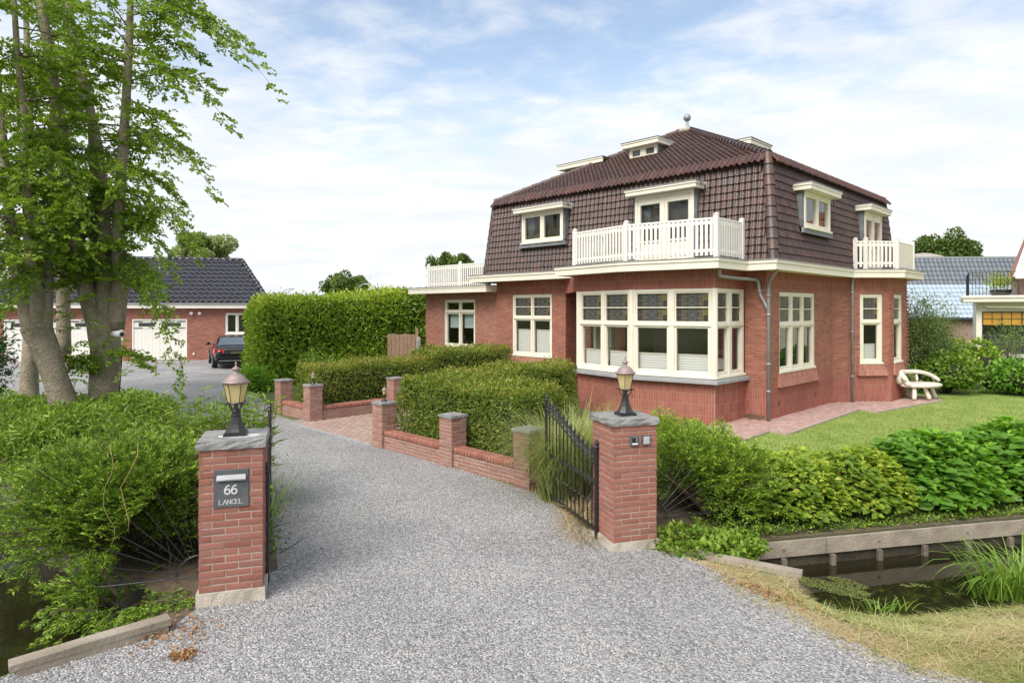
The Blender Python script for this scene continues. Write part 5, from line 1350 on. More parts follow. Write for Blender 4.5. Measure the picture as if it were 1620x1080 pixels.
# ------------------------------------------------------------------ black saloon car behind the hedge
car = empty('parked_car', (-12.2, 28.35, 0), R(28), 'black saloon car parked by the garage, half hidden by the tall hedge', 'car')
def car_body():
    """cross-sections along the length (local +Y is forward, rear at y = 0)"""
    st = [(0.02, .80, .34, .82, .55), (.10, .86, .30, .95, .60), (.55, .92, .24, 1.00, .70), (1.1, .94, .22, 1.00, .72), (1.9, .945, .22, .98, .74), (2.8, .945, .22, .96, .74), (3.6, .94, .22, .92, .72), (4.4, .92, .24, .84, .66), (4.95, .82, .30, .66, .5), (5.05, .70, .36, .58, .4)]
    q = MB(); rings = []
    for y, w, zb, zt, f in st:
        ring = [(-w*.88, y, zb), (-w, y, zb+.10), (-w*1.01, y, zb+(zt-zb)*.55), (-w*.985, y, zt-.12), (-w*.90, y, zt-.02), (-w*.5, y, zt+.02), (w*.5, y, zt+.02), (w*.90, y, zt-.02), (w*.985, y, zt-.12), (w*1.01, y, zb+(zt-zb)*.55), (w, y, zb+.10), (w*.88, y, zb)]
        rings.append(ring)
    n = 12; vs = [p for r in rings for p in r]; fs = []
    for k in range(len(st)-1):
        for i in range(n): j = (i+1) % n; fs.append((k*n+i, k*n+j, (k+1)*n+j, (k+1)*n+i))
    fs += [tuple(range(n)), tuple(range((len(st)-1)*n+n-1, (len(st)-1)*n-1, -1))]
    q.add(vs, fs); b = q.build('body', M['car_paint'], car, smooth=True, fix=True)
    md = b.modifiers.new('smooth', 'SUBSURF'); md.levels = 1; md.render_levels = 1
car_body()
def loft(name, rings, m, close=True, smooth=True):
    q = MB(); n = len(rings[0]); vs = [p for r in rings for p in r]; fs = []
    for k in range(len(rings)-1):
        for i in range(n-1): fs.append((k*n+i, k*n+i+1, (k+1)*n+i+1, (k+1)*n+i))
    q.add(vs, fs); return q.build(name, M[m], car, smooth=smooth, fix=True)
cabin = [(.85, .80, .97), (1.62, .63, 1.35), (2.1, .63, 1.40), (2.7, .63, 1.40), (3.2, .62, 1.34), (4.0, .78, .93)]
rings = []
for y, w, z in cabin: rings.append([(-w-.10*(z > 1.2), y, .95), (-w, y, z-.05), (-w*.6, y, z), (w*.6, y, z), (w, y, z-.05), (w+.10*(z > 1.2), y, .95)])
loft('roof', rings, 'car_paint')
q = MB()   # rear window and side windows set just proud of the cabin
q.quad((-.74, .93, 1.035), (.74, .93, 1.035), (.58, 1.56, 1.345), (-.58, 1.56, 1.345)); q.build('rear_window', M['car_rear_glass'], car)
for sx in (-1, 1):
    q = MB(); q.add([(sx*.80, 1.45, 1.03), (sx*.79, 3.6, 1.02), (sx*.655, 3.15, 1.30), (sx*.655, 1.8, 1.32)], [(0, 1, 2, 3)]); q.build('side_window', M['car_glass'], car)
    q = MB(); q.add([(sx*.93, .16, .70), (sx*.95, .42, .74), (sx*.95, .40, .90), (sx*.90, .12, .90), (sx*.52, .02, .90), (sx*.55, .02, .72)], [(0, 1, 2, 3), (0, 3, 4, 5)]); q.build('tail_light', M['tail'], car)
    q = MB(); q.sphere((sx*1.04, 3.2, 1.02), .11, 8, 6, sq=(1, .6, .7)); q.tube([(sx*.9, 3.25, .98), (sx*1.0, 3.2, 1.0)], .025, 6); q.build('mirror', M['car_paint'], car, smooth=True)
    for y in (1.02, 3.98):
        q = MB(); prof = [(.20, -.11), (.33, -.11), (.345, -.07), (.345, .07), (.33, .11), (.20, .11)]
        n = 24; vs = []
        for r, x in prof:
            for k in range(n): a = 2*math.pi*k/n; vs.append((sx*.86+x, y+r*math.cos(a), .345+r*math.sin(a)))
        q.add(vs, [(i*n+k, i*n+(k+1) % n, (i+1)*n+(k+1) % n, (i+1)*n+k) for i in range(5) for k in range(n)]); wh = q.build('wheel', M['tyre'], car, smooth=True)
        q = MB()
        for k in range(10):
            a = 2*math.pi*k/10; c, s = math.cos(a), math.sin(a); q.tube([(sx*.955, y, .345), (sx*.955, y+.21*c, .345+.21*s)], .02, 4)
        q.tube([(sx*.955, y+.22*math.cos(2*math.pi*k/20), .345+.22*math.sin(2*math.pi*k/20)) for k in range(21)], .015, 4); q.build('rim', M['steel'], wh)
q = MB(); q.box((-.27, -.025, .68), (.27, .0, .80)); q.build('number_plate', M['yellow_plate'], car)
q = MB(); q.box((-.55, -.02, .865), (.55, .01, .89)); q.build('chrome_strip', M['steel'], car)
q = MB(); q.box((-.75, -.03, .37), (.75, .02, .40)); q.build('bumper_trim', M['steel'], car)
q = MB(); q.box((-.84, .01, .28), (.84, .12, .46)); q.build('bumper', M['car_paint'], car)

# ------------------------------------------------------------------ fence and gate between hedge and house
fe = empty('wooden_gate', (-4.6, 23.6, 0), R(8), 'brown hardwood garden gate with rounded top beside the tall hedge', 'gate')
for k in range(7):
    q = MB(); x = k*.145; zt = 1.72-.0*k+.02*math.sin(k*2); q.bbox(Face((x, 0), (x+.14, 0)), 0, .138, -.02, .0, .05, zt, .004); q.build('plank', M['fence_wood'], fe)
q = MB(); q.box((1.02, -.05, 0), (1.12, .05, 1.95)); q.build('gate_post', M['fence_wood'], fe)
po = empty('fence_post', (-3.32, 22.7, 0), R(10), 'pale round topped timber post at the corner of the house extension', 'post')
q = MB(); q.lathe([(.09, 0), (.09, 1.55), (.07, 1.63), (.02, 1.67)], (0, 0, 0), 10); q.build('timber', M['board'], po)

# ------------------------------------------------------------------ neighbours on the right
nb = empty('neighbour_house', (18.78, 26.6, 0), R(-34), 'cream veranda with amber top lights and a black railing, red roof above', 'house')
Fn = Face((.45, 0), (9, 0))
q = MB(); q.bbox(Fn, 0, .22, -.2, .0, 0, 2.95); q.bbox(Fn, 2.15, 2.37, -.2, 0, 0, 2.95); q.bbox(Fn, .22, 2.15, -.2, 0, 2.55, 2.95); q.bbox(Fn, .22, 2.15, -.2, 0, 0, .42); q.bbox(Fn, 2.37, 8.5, -.2, 0, 0, 2.95); q.box((.5, .2, 0), (.52, 5, 2.95)); q.build('wall', M['cream'], nb)
q = MB(); q.box((.05, -.55, 2.96), (9.5, 5, 3.02)); q.bbox(Face((.0, -.55), (9.5, -.55)), 0, 9.5, 0, .03, 2.94, 3.10); q.bbox(Face((-.05, -.6), (9.5, -.6)), 0, 9.5, 0, .03, 3.102, 3.20); q.box((-.02, -.55, 3.021), (9.5, 5, 3.18)); q.build('cornice', M['cream'], nb)
q = MB()
for x in (.65, 1.28, 1.92): q.box((x, -.02, .42), (x+.035, .05, 2.55))
for z in (.42, 1.98, 2.515): q.box((.67, -.015, z), (2.6, .045, z+.035))
for x in (.97, 1.6, 2.25): q.box((x, -.01, 1.98), (x+.02, .04, 2.55))
q.box((.67, -.01, 2.25), (2.6, .04, 2.27)); win = q.build('window', M['iron'], nb)
for k, (x0, x1) in enumerate(((.69, 1.28), (1.315, 1.92), (1.955, 2.6))):
    q = MB(); q.box((x0, .012, 2.0), (x1, .02, 2.53)); q.build('amber_pane', M['amber'], win); q = MB(); q.box((x0, .012, .45), (x1, .02, 1.98)); q.build('pane', M['car_glass'] if 0 else M['glass_dark'], win)
q = MB(); q.box((.68, .5, .1), (2.6, .52, 2.6)); q.build('net_curtain', M['curtain'], nb)
q = MB(); q.tube([(.7, -.28, 2.83), (.85, -.28, 2.74), (2.3, -.28, 2.72), (2.36, -.28, 2.6), (2.36, -.28, .2)], .035, 8); q.build('drain_pipe', M['cream'], nb, smooth=True)
# balcony railing
rl_ = MB(); rl_.tube([(.2, -.35, 4.15), (1.75, -.35, 4.15)], .02, 6); rl_.tube([(.2, -.35, 3.28), (1.75, -.35, 3.28)], .015, 6); rl_.tube([(.2, -.35, 4.15), (.2, 3.5, 4.15)], .02, 6); rr = rl_.build('balcony_railing', M['iron'], nb)
for k in range(13):
    q = MB(); q.tube([(.2+k*.115, -.35, 3.2), (.2+k*.115, -.35, 4.15)], .009, 4); q.build('railing_bar', M['iron'], rr)
for k in range(20):
    q = MB(); q.tube([(.2, -.3+k*.18, 3.2), (.2, -.3+k*.18, 4.15)], .009, 4); q.build('railing_bar', M['iron'], rr)
q = MB(); q.box((1.95, .6, 3.2), (9, 5, 4.3)); q.build('upper_wall', M['grey_brick'], nb)
# its steep roof: white verge and orange tiles
q = MB(); q.add([(1.75, -.2, 4.0), (2.75, .6, 7.2), (9, .6, 7.2), (9, -.2, 4.0), (1.75, 4.5, 4.0), (2.75, 3.2, 7.2)], [(0, 1, 2, 3), (0, 4, 5, 1)]); q.build('roof', M['orange_tile'], nb)
q = MB(); q.add([(1.65, -.27, 3.95), (2.0, -.27, 3.95), (3.0, .55, 7.25), (2.65, .55, 7.25), (1.65, .0, 3.95), (2.0, .0, 3.95), (3.0, .8, 7.25), (2.65, .8, 7.25)], MB.BF); q.bbox(Face((1.7, -.3), (9, -.3)), 0, 7.3, 0, .05, 3.86, 4.0); q.build('verge_board', M['white'], nb)
tl = roof_tiles((2.0, -.22, 4.02), (1, 0, 0), (0, .8, 3.2), 10, 14, .30, .36, lambda s, t: s > t*.30+.1, 'orange_tile', nb, nb.matrix_basis, 0); emit_tiles(tl, nb, nb.matrix_basis, 140)
# pot with plant and a table on that balcony
pt_ = empty('balcony_pot', (20.75, 27.1, 3.2), 0, 'dark tub with a yellow green shrub behind the neighbours black railing', 'plant pot')
q = MB(); q.lathe([(.32, 0), (.40, .28), (.37, .28), (.3, .2)], (0, 0, 0), 14); q.build('tub', M['black'], pt_)
p_ = RNG.normal(size=(700, 3))*np.array([.32, .25, .2])+np.array([0, 0, .58]); leaf_obj('foliage', p_, rnd_dir(700)+np.array([0, 0, .5]), rnd_dir(700), .11, .04, M['hydrangea_yellow'], RNG.random(700), pt_)
tb = empty('balcony_table', (22.4, 27.2, 3.2), 0, 'brown wooden table on the neighbours balcony', 'table')
q = MB(); q.box((-.6, -.35, .68), (.6, .35, .73)); q.build('tabletop', M['fence_wood'], tb)
for x, y in ((-.55, -.3), (.5, -.3), (-.55, .25), (.5, .25)): q = MB(); q.box((x, y, 0), (x+.06, y+.06, .68)); q.build('leg', M['fence_wood'], tb)
# grey roofed building behind
gb = empty('grey_roofed_building', (25.5, 43, 0), R(-3), 'long building with grey tiled upper roof and pale blue lower roof', 'building')
q = MB(); q.box((-4, .3, 0), (14, 8, 2.2)); q.build('wall', M['grey_brick'], gb)
q = MB(); q.quad((-4, 0, 2.05), (14, 0, 2.05), (14, 1.6, 4.35), (-4, 1.6, 4.35)); q.build('lower_roof', M['blue_tile'], gb)
q = MB(); q.quad((-4, 1.6, 4.36), (14, 1.6, 4.36), (14, 2.5, 6.28), (-4, 2.5, 6.28)); q.box((-4, 2.5, 2), (14, 8, 6.25)); q.build('upper_roof', M['grey_tile'], gb)
q = MB(); q.box((-4, 2.40, 6.28), (14, 8, 6.40)); q.build('roof_edge', M['steel'], gb)
e = Vector((1, 0, 0))
tl = roof_tiles((-4, -.02, 2.1), (1, 0, 0), (0, 1.6, 2.3), 8, 60, .30, .35, lambda s, t: True, 'blue_tile', gb, gb.matrix_basis, 0, h=.022) + roof_tiles((-4, 1.58, 4.40), (1, 0, 0), (0, .9, 1.92), 6, 60, .30, .35, lambda s, t: True, 'grey_tile', gb, gb.matrix_basis, 0, h=.022)
emit_tiles(tl, gb, gb.matrix_basis, 120)
q = MB(); q.box((-4.2, -.05, 1.93), (14.2, .08, 2.05)); q.build('roof_gutter', M['iron'], gb)
st_ = empty('thatched_summerhouse', (32.2, 50, 0), 0, 'low pale domed roof just above the ridge of the grey roof', 'roof')
q = MB(); q.lathe([(1.3, 0), (1.3, 6.5), (1.7, 6.55), (1.2, 6.85), (.5, 7.05), (.1, 7.1)], (0, 0, 0), 16); q.build('dome_roof', M['board'], st_, smooth=True)
# white rail in the neighbours garden
wr = empty('white_fence', (17.5, 24.2, 0), R(3), 'low white painted rail in front of the amber veranda', 'fence')
for z in (.45, .8): ubox('rail', Face((0, 0), (4.5, 0)), 0, 4.5, -.03, .02, z, z+.13, 'white', wr)
for k in range(4): ubox('post', Face((0, 0), (4.5, 0)), k*1.4, k*1.4+.09, -.09, -.035, 0, 1.0, 'white', wr)
# two street lamps far behind
for (px, py, Y, dx, lb_) in ((446, 461, 70, 1.1, 'grey street lamp arm just above the tall hedge, left one'), (566, 454, 62, .9, 'grey street lamp arm above the hedge in front of the round tree')):
    P = at(px, py, Y); s = empty('street_lamp', (P.x, P.y, 0), 0, lb_, 'street lamp', 'street lamps far behind the hedge')
    q = MB(); q.tube([(0, 0, 0), (0, 0, P.z-.15), (.12, 0, P.z), (dx*.5, 0, P.z+.22)], .05, 8); q.build('pole', M['lampost'], s)
    q = MB(); q.sphere((dx*.5+.45, 0, P.z+.27), .42, 10, 6, sq=(1, .4, .2)); q.build('head', M['lampost'], s, smooth=True)

# ------------------------------------------------------------------ white rootwood bench on the path
be = empty('rootwood_bench', HW(6.75, -1.55, .03), HOUSE_RZ-R(32), 'bleached white rootwood bench at the end of the brick path', 'bench')
def blob(path, rad, name, sg=10, wob=.16, parent=be):
    q = MB(); q.tube(path, rad, sg, wob=wob); o = q.build(name, M['root'], parent, smooth=True); m_ = o.modifiers.new('s', 'SUBSURF'); m_.levels = 1; m_.render_levels = 1; return o
for P in (((-.45, -.25, 0), (-.38, -.2, .2), (-.36, -.15, .42)), ((.02, -.33, 0), (.0, -.25, .2), (-.05, -.15, .42)), ((.50, -.05, 0), (.44, -.02, .2), (.36, 0, .42)), ((-.1, .28, 0), (-.05, .22, .2), (0, .15, .42))):
    blob(P, [.075, .05, .07], 'leg')
q = MB(); n = 16; rr = random.Random(8); per = [(.62*math.cos(2*math.pi*k/n)*(1+.16*rr.random()), .34*math.sin(2*math.pi*k/n)*(1+.2*rr.random())) for k in range(n)]
vs = [(x, y, .37) for x, y in per]+[(x*1.04, y*1.04, .43) for x, y in per]+[(x*.85, y*.85, .475) for x, y in per]+[(0, 0, .45), (0, 0, .36)]
fs = [(k, (k+1) % n, n+(k+1) % n, n+k) for k in range(n)]+[(n+k, n+(k+1) % n, 2*n+(k+1) % n, 2*n+k) for k in range(n)]+[(2*n+k, 2*n+(k+1) % n, 3*n) for k in range(n)]+[((k+1) % n, k, 3*n+1) for k in range(n)]
q.add(vs, fs); q.build('seat', M['root'], be, smooth=True)
blob([(.66, -.05, .50), (.68, .12, .60), (.50, .26, .72), (.15, .32, .78), (-.25, .30, .76), (-.55, .18, .80), (-.66, -.02, .70), (-.60, -.2, .52)], [.05, .06, .06, .055, .06, .08, .09, .07], 'backrest')
blob([(.2, .30, .46), (.22, .33, .6), (.18, .33, .76)], [.04, .035, .04], 'back_root'); blob([(-.3, .3, .46), (-.28, .32, .6), (-.3, .3, .74)], [.06, .05, .05], 'back_root')
blob([(-.62, .05, .42), (-.72, .02, .62), (-.70, .1, .85), (-.62, .15, .88)], [.1, .09, .06, .04], 'arm_root'); blob([(-.55, -.25, .40), (-.62, -.12, .52), (-.5, -.02, .6)], [.09, .08, .05], 'arm_root')

# ------------------------------------------------------------------ plants
def beta(n, a=2., b=2.): return RNG.beta(a, b, n)
class Leaves:
    """collects leaves of one plant, written as one mesh"""
    def __init__(self): self.p = []; self.d = []; self.u = []; self.l = []; self.w = []; self.t = []
    def add(self, p, d, u, l, w, t):
        n = len(p); self.p.append(p); self.d.append(d); self.u.append(u)
        self.l.append(np.broadcast_to(l, (n,))); self.w.append(np.broadcast_to(w, (n,))); self.t.append(np.broadcast_to(t, (n,)))
    def n(self): return sum(len(x) for x in self.p)
    def build(self, name, m, parent, keep=None, kind=None, fold=.25):
        p, d, u, l, w, t = (np.concatenate(x) for x in (self.p, self.d, self.u, self.l, self.w, self.t))
        if keep is not None:
            k = keep(p); p, d, u, l, w, t = p[k], d[k], u[k], l[k], w[k], t[k]
        return leaf_obj(name, p, d, u, l, w, M[m], np.clip(t, 0, 1), parent, fold, kind)

def sprays(L, P, Q, sag, ntw, twl, nlf, ll, lw, tone0=.3, tip=.5, flat=.25, start=.12, jit=.5, droop=.1, wig=.06):
    """branches from P[i] to Q[i] (arrays) carrying side twigs in a fairly flat fan with leaves along them.
    the leaves near the ends of the shoots are this year's: their tone is higher (tip)"""
    n = len(P)
    t = np.linspace(start, 1, ntw)[None, :]+RNG.normal(0, .4/ntw, (n, ntw)); t = np.clip(t, 0, 1.02)
    ax = Q-P; ln = np.linalg.norm(ax, axis=1)
    c = P[:, None]+ax[:, None]*t[..., None]
    c[..., 2] += (sag*ln)[:, None]*4*t*(1-t)*.5-(droop*ln)[:, None]*t**3
    c += (RNG.normal(0, 1, (n, ntw, 3))*wig*ln[:, None, None]*.3)
    axn = unit(ax); up = np.tile(np.array([[0, 0, 1.]]), (n, 1))+RNG.normal(0, flat, (n, 3)); side = unit(np.cross(axn, up)); nrm = np.cross(side, axn)
    sg = np.where((np.arange(ntw) % 2) == 0, 1., -1.)[None, :]*np.ones((n, 1))
    td = side[:, None]*sg[..., None]*(.75+.3*RNG.random((n, ntw, 1)))+axn[:, None]*(.55+.3*RNG.random((n, ntw, 1)))+nrm[:, None]*RNG.normal(0, flat, (n, ntw, 1))
    td[:, -1] = axn
    td = td/np.linalg.norm(td, axis=2, keepdims=True)
    tl = twl*(1.05-.65*t)*(.7+.6*RNG.random((n, ntw)))
    td[..., 2] -= droop*.6
    s = np.linspace(.08, 1, nlf)[None, None, :]+RNG.normal(0, .3/nlf, (n, ntw, nlf))
    p = c[:, :, None]+td[:, :, None]*(tl[..., None]*s)[..., None]
    p[..., 2] -= (droop*.5*tl[..., None]*s*s)
    sd = np.cross(td, np.broadcast_to(nrm[:, None], td.shape)); alt = np.where(np.arange(nlf) % 2 == 0, 1., -1.)
    d = td[:, :, None]*.75+sd[:, :, None]*alt[None, None, :, None]*.8+RNG.normal(0, jit*.5, (n, ntw, nlf, 3))
    u = nrm[:, None, None]+RNG.normal(0, jit, (n, ntw, nlf, 3))
    tn = tone0+RNG.normal(0, .13, (n, ntw, nlf))+tip*np.clip(s, 0, 1)**3*(.4+.6*np.clip(t, 0, 1)[..., None]**2)+RNG.normal(0, .07, (n, 1, 1))
    N = n*ntw*nlf
    size = (.7+.6*RNG.random(N))
    L.add(p.reshape(-1, 3), d.reshape(-1, 3), u.reshape(-1, 3), ll*size, lw*size, tn.reshape(-1))

# ---- clipped hedges -----------------------------------------------------------------------------------------------------
def hedge(name, label, group, x0, x1, y0, y1, z0, z1, MX, m, dens, ll, lw, bump=.08, rnd=.15, seed=0, topfuzz=.05, tone0=.35, tip=.35, wob=1.4, faces='xXyYt', cat='hedge', jag=.6, ztaper=None):
    t = empty(name, (0, 0, 0), 0, label, cat, group); t.matrix_basis = MX @ Matrix.Translation(((x0+x1)/2, (y0+y1)/2, z0)); hx, hy, H = (x1-x0)/2, (y1-y0)/2, z1-z0
    L = Leaves()
    for f in faces:
        if f in 'xX': A = 2*hy*H
        elif f in 'yY': A = 2*hx*H
        else: A = 4*hx*hy
        n = int(A*dens*(1.35 if f == 't' else 1)); a, b = RNG.random(n), RNG.random(n)
        if f in 'xX':
            s = -1 if f == 'x' else 1; p = np.stack([np.full(n, s*hx), (a*2-1)*hy, b*H], 1); nr = np.tile([[s, 0, 0.]], (n, 1))
        elif f in 'yY':
            s = -1 if f == 'y' else 1; p = np.stack([(a*2-1)*hx, np.full(n, s*hy), b*H], 1); nr = np.tile([[0, s, 0.]], (n, 1))
        else: p = np.stack([(a*2-1)*hx, (b*2-1)*hy, np.full(n, H)], 1); nr = np.tile([[0, 0, 1.]], (n, 1))
        # round the edges
        q = p.copy(); q[:, 2] -= H/2; hh = np.array([hx, hy, H/2]); r = min(rnd, hx*.9, hy*.9)
        inner = np.clip(q, -(hh-r), hh-r); dlt = q-inner; dl = np.linalg.norm(dlt, axis=1, keepdims=True); nn = np.where(dl > 1e-6, dlt/np.maximum(dl, 1e-6), nr); q = inner+nn*r
        q[:, 2] += H/2; nr = unit(nn)
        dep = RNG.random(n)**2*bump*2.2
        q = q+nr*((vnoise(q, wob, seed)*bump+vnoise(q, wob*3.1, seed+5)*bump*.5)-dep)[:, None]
        if f == 't': q[:, 2] += RNG.exponential(topfuzz, n)*.6
        if ztaper: q[:, 2] *= 1+(q[:, 0]/hx)*ztaper
        d = nr*.55+rnd_dir(n)*.75+np.array([0, 0, .45]); u = nr+rnd_dir(n)*jag
        tn = tone0+RNG.normal(0, .14, n)+tip*(1-dep/(bump*2.2))**3*(RNG.random(n))+.14*vnoise(q, .9, seed+2)+(tip*.9 if f == 't' else 0)*RNG.random(n)  # top leaves raised in tone: light on the hedge top put into colour
        sz = .65+.7*RNG.random(n); L.add(q, d, u, ll*sz, lw*sz, tn)
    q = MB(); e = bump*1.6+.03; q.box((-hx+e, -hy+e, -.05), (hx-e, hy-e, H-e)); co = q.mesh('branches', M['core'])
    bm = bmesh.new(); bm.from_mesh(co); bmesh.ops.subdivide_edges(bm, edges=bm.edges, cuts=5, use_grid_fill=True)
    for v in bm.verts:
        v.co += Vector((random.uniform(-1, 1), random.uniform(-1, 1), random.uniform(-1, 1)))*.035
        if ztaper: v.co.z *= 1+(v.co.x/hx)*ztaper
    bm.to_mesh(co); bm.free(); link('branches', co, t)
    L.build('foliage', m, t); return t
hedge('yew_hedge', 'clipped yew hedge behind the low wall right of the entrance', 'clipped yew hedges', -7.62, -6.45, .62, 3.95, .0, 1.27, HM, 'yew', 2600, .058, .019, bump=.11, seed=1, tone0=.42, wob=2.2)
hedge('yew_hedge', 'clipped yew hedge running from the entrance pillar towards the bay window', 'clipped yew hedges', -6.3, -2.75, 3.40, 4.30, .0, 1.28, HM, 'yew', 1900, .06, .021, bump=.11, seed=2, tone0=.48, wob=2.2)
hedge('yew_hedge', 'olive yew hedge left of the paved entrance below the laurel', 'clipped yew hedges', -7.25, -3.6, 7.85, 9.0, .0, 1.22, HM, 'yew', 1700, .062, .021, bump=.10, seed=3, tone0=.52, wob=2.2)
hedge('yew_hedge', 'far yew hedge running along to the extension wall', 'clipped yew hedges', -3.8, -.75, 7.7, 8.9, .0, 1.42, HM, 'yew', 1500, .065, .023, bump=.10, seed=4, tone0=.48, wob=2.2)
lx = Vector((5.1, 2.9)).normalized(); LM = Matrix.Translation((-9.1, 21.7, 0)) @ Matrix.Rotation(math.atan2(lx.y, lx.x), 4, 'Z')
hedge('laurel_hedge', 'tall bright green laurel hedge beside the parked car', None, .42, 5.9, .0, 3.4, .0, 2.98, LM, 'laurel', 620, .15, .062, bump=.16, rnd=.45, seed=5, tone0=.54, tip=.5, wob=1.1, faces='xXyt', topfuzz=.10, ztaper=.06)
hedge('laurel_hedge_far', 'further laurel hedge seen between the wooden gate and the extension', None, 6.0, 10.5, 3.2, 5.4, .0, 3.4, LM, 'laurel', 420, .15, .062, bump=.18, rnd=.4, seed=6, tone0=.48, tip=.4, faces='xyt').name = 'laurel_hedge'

# ---- loose shrubs -------------------------------------------------------------------------------------------------------
def dome_bush(name, label, cat, group, c, r, n, m, ll, lw, seed=0, tone0=.35, tip=.4, bump=.16, lobes=14, inner=True, up=.35, zmin=-.02, stems=0, parent_rz=0, jag=.6, fold=.25, keep=None):
    """a rounded shrub made of overlapping leafy lobes with gaps between them"""
    t = empty(name, (c[0], c[1], 0), 0, label, cat, group); L = Leaves(); rr = np.random.default_rng(seed+40)
    cs, rs = [], []
    for k in range(lobes):
        a = rr.random()*6.283; e = rr.random()**.7; el = math.asin(rr.random())*.95
        v = np.array([math.cos(a)*math.cos(el), math.sin(a)*math.cos(el), math.sin(el)])*np.array(r)*(.55+.22*rr.random())
        cs.append(v+np.array([0, 0, c[2]])); rs.append(np.array(r)*(.36+.2*rr.random()))
    per = n//lobes
    for v, q in zip(cs, rs):
        d = rnd_dir(per); dep = RNG.random(per)**1.6*.35
        p = v+d*q*(1-dep)[:, None]*(1+vnoise(d*3+v, 1.6, seed)*bump)[:, None]
        k = p[:, 2] > zmin; p, d, dp = p[k], d[k], dep[k]; nn = len(p)
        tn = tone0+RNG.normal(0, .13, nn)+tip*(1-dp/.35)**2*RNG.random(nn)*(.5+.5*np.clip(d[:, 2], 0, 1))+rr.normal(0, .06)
        sz = .6+.8*RNG.random(nn)
        L.add(p, d*.6+rnd_dir(nn)*.7+np.array([0, 0, up-.2]), d*.8+rnd_dir(nn)*jag+np.array([0, 0, up]), ll*sz, lw*sz, tn)
    L.build('foliage', m, t, keep=keep, fold=fold)
    q = MB()
    for k, v in enumerate(cs): q.tube([(v[0]*.12, v[1]*.12, -.05), (v[0]*.5, v[1]*.5, max(.05, v[2]*.5)), tuple(v*.95)], [.022, .014, .006], 5)
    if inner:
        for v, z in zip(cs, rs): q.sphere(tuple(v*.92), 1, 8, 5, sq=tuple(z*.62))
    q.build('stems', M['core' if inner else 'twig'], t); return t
# spruce-like yew sprays at the two gate piers
def frond_bush(name, label, c, r, n, m, seed, base=(0, 0, 0), ntw=13, twl=.20, nlf=11, ll=.040, lw=.012, keep=None, tone0=.32, tip=.55, sag=.12, droop=.16, el0=-.25, lo=.35):
    t = empty(name, (c[0], c[1], 0), 0, label, 'bush'); rr = np.random.default_rng(seed)
    d = unit(rr.normal(size=(n, 3))); d[:, 2] = np.where(d[:, 2] < el0, np.abs(d[:, 2]), d[:, 2])
    Q = d*np.array(r)*(.72+.36*rr.random((n, 1)))+np.array([0, 0, c[2]]); P = np.array(base)[None]+d*np.array(r)*(lo*rr.random((n, 1))+.1)+np.array([0, 0, c[2]*.7])
    L = Leaves(); sprays(L, P, Q, sag, ntw, twl, nlf, ll, lw, tone0, tip, droop=droop)
    L.build('foliage', m, t, keep=keep)
    q = MB(); K = keep(Q) if keep is not None else np.ones(n, bool)
    for k in range(0, n, 2):
        if not K[k] or (keep is not None and not keep(((P+Q)/2)[k:k+1])[0]): continue
        mid = (P[k]+Q[k])/2+np.array([0, 0, sag*.35]); q.tube(([] if r[2] < .6 else [tuple(np.array(base)+np.array([0, 0, .1]))])+[tuple(P[k]), tuple(mid), tuple(P[k]*.12+Q[k]*.88)], [.02, .012, .007, .003][(1 if r[2] < .6 else 0):], 4)
    q.build('branches', M['twig'], t); return t
def clear_of_fan(c, sgn, P):
    """leave the iron fan free"""
    def k(p):
        w = p[:, :2]+np.array([c[0], c[1]]); rel = w-np.array([P.x, P.y]); s = (rel@np.array([GE.x, GE.y]))*sgn; dpt = rel@np.array([GN.x, GN.y]); z = p[:, 2]
        in_fan = (s > -.05) & (s < 1.0) & (np.hypot(s, (z-P.z)) < .80) & (dpt > -1.3) & (dpt < .75) & (z > .06)
        in_pier = (s < .02) & (s > -.56) & (dpt > -.30) & (dpt < .50) & (z < 1.55)
        return ~in_fan & ~in_pier & (p[:, 2] > -.30)
    return k
c = (-3.95, 6.55, .50); frond_bush('yew_bush', 'large fresh green yew bush spilling over the water left of the letterbox pier', c, (1.35, 1.2, .95), 560, 'yew_bright', 3, keep=clear_of_fan(c, -1, on_pier(LP, 0, .12, .22)), ll=.044, lw=.014)
c = (-3.45, 5.66, .0); frond_bush('yew_bush', 'low yew shoots hanging over the plank below the iron fan grille', c, (.85, .42, .46), 150, 'yew_bright', 4, keep=clear_of_fan(c, -1, on_pier(LP, 0, .0, .26)), tone0=.38, ntw=11, twl=.13, el0=-.5)
c = (2.4, 7.85, .45); frond_bush('yew_bush', 'dark green yew bush between the intercom pier and the lawn', c, (.9, .85, .85), 330, 'yew_bright', 5, keep=clear_of_fan(c, 1, on_pier(RP, PW, .14, .25)), ll=.042, lw=.014, tone0=.45)
c = (2.2, 9.3, .45); frond_bush('yew_bush', 'light green yew bush below the right end of the bay window', c, (.75, .8, .75), 210, 'yew_bright', 6, tone0=.5)
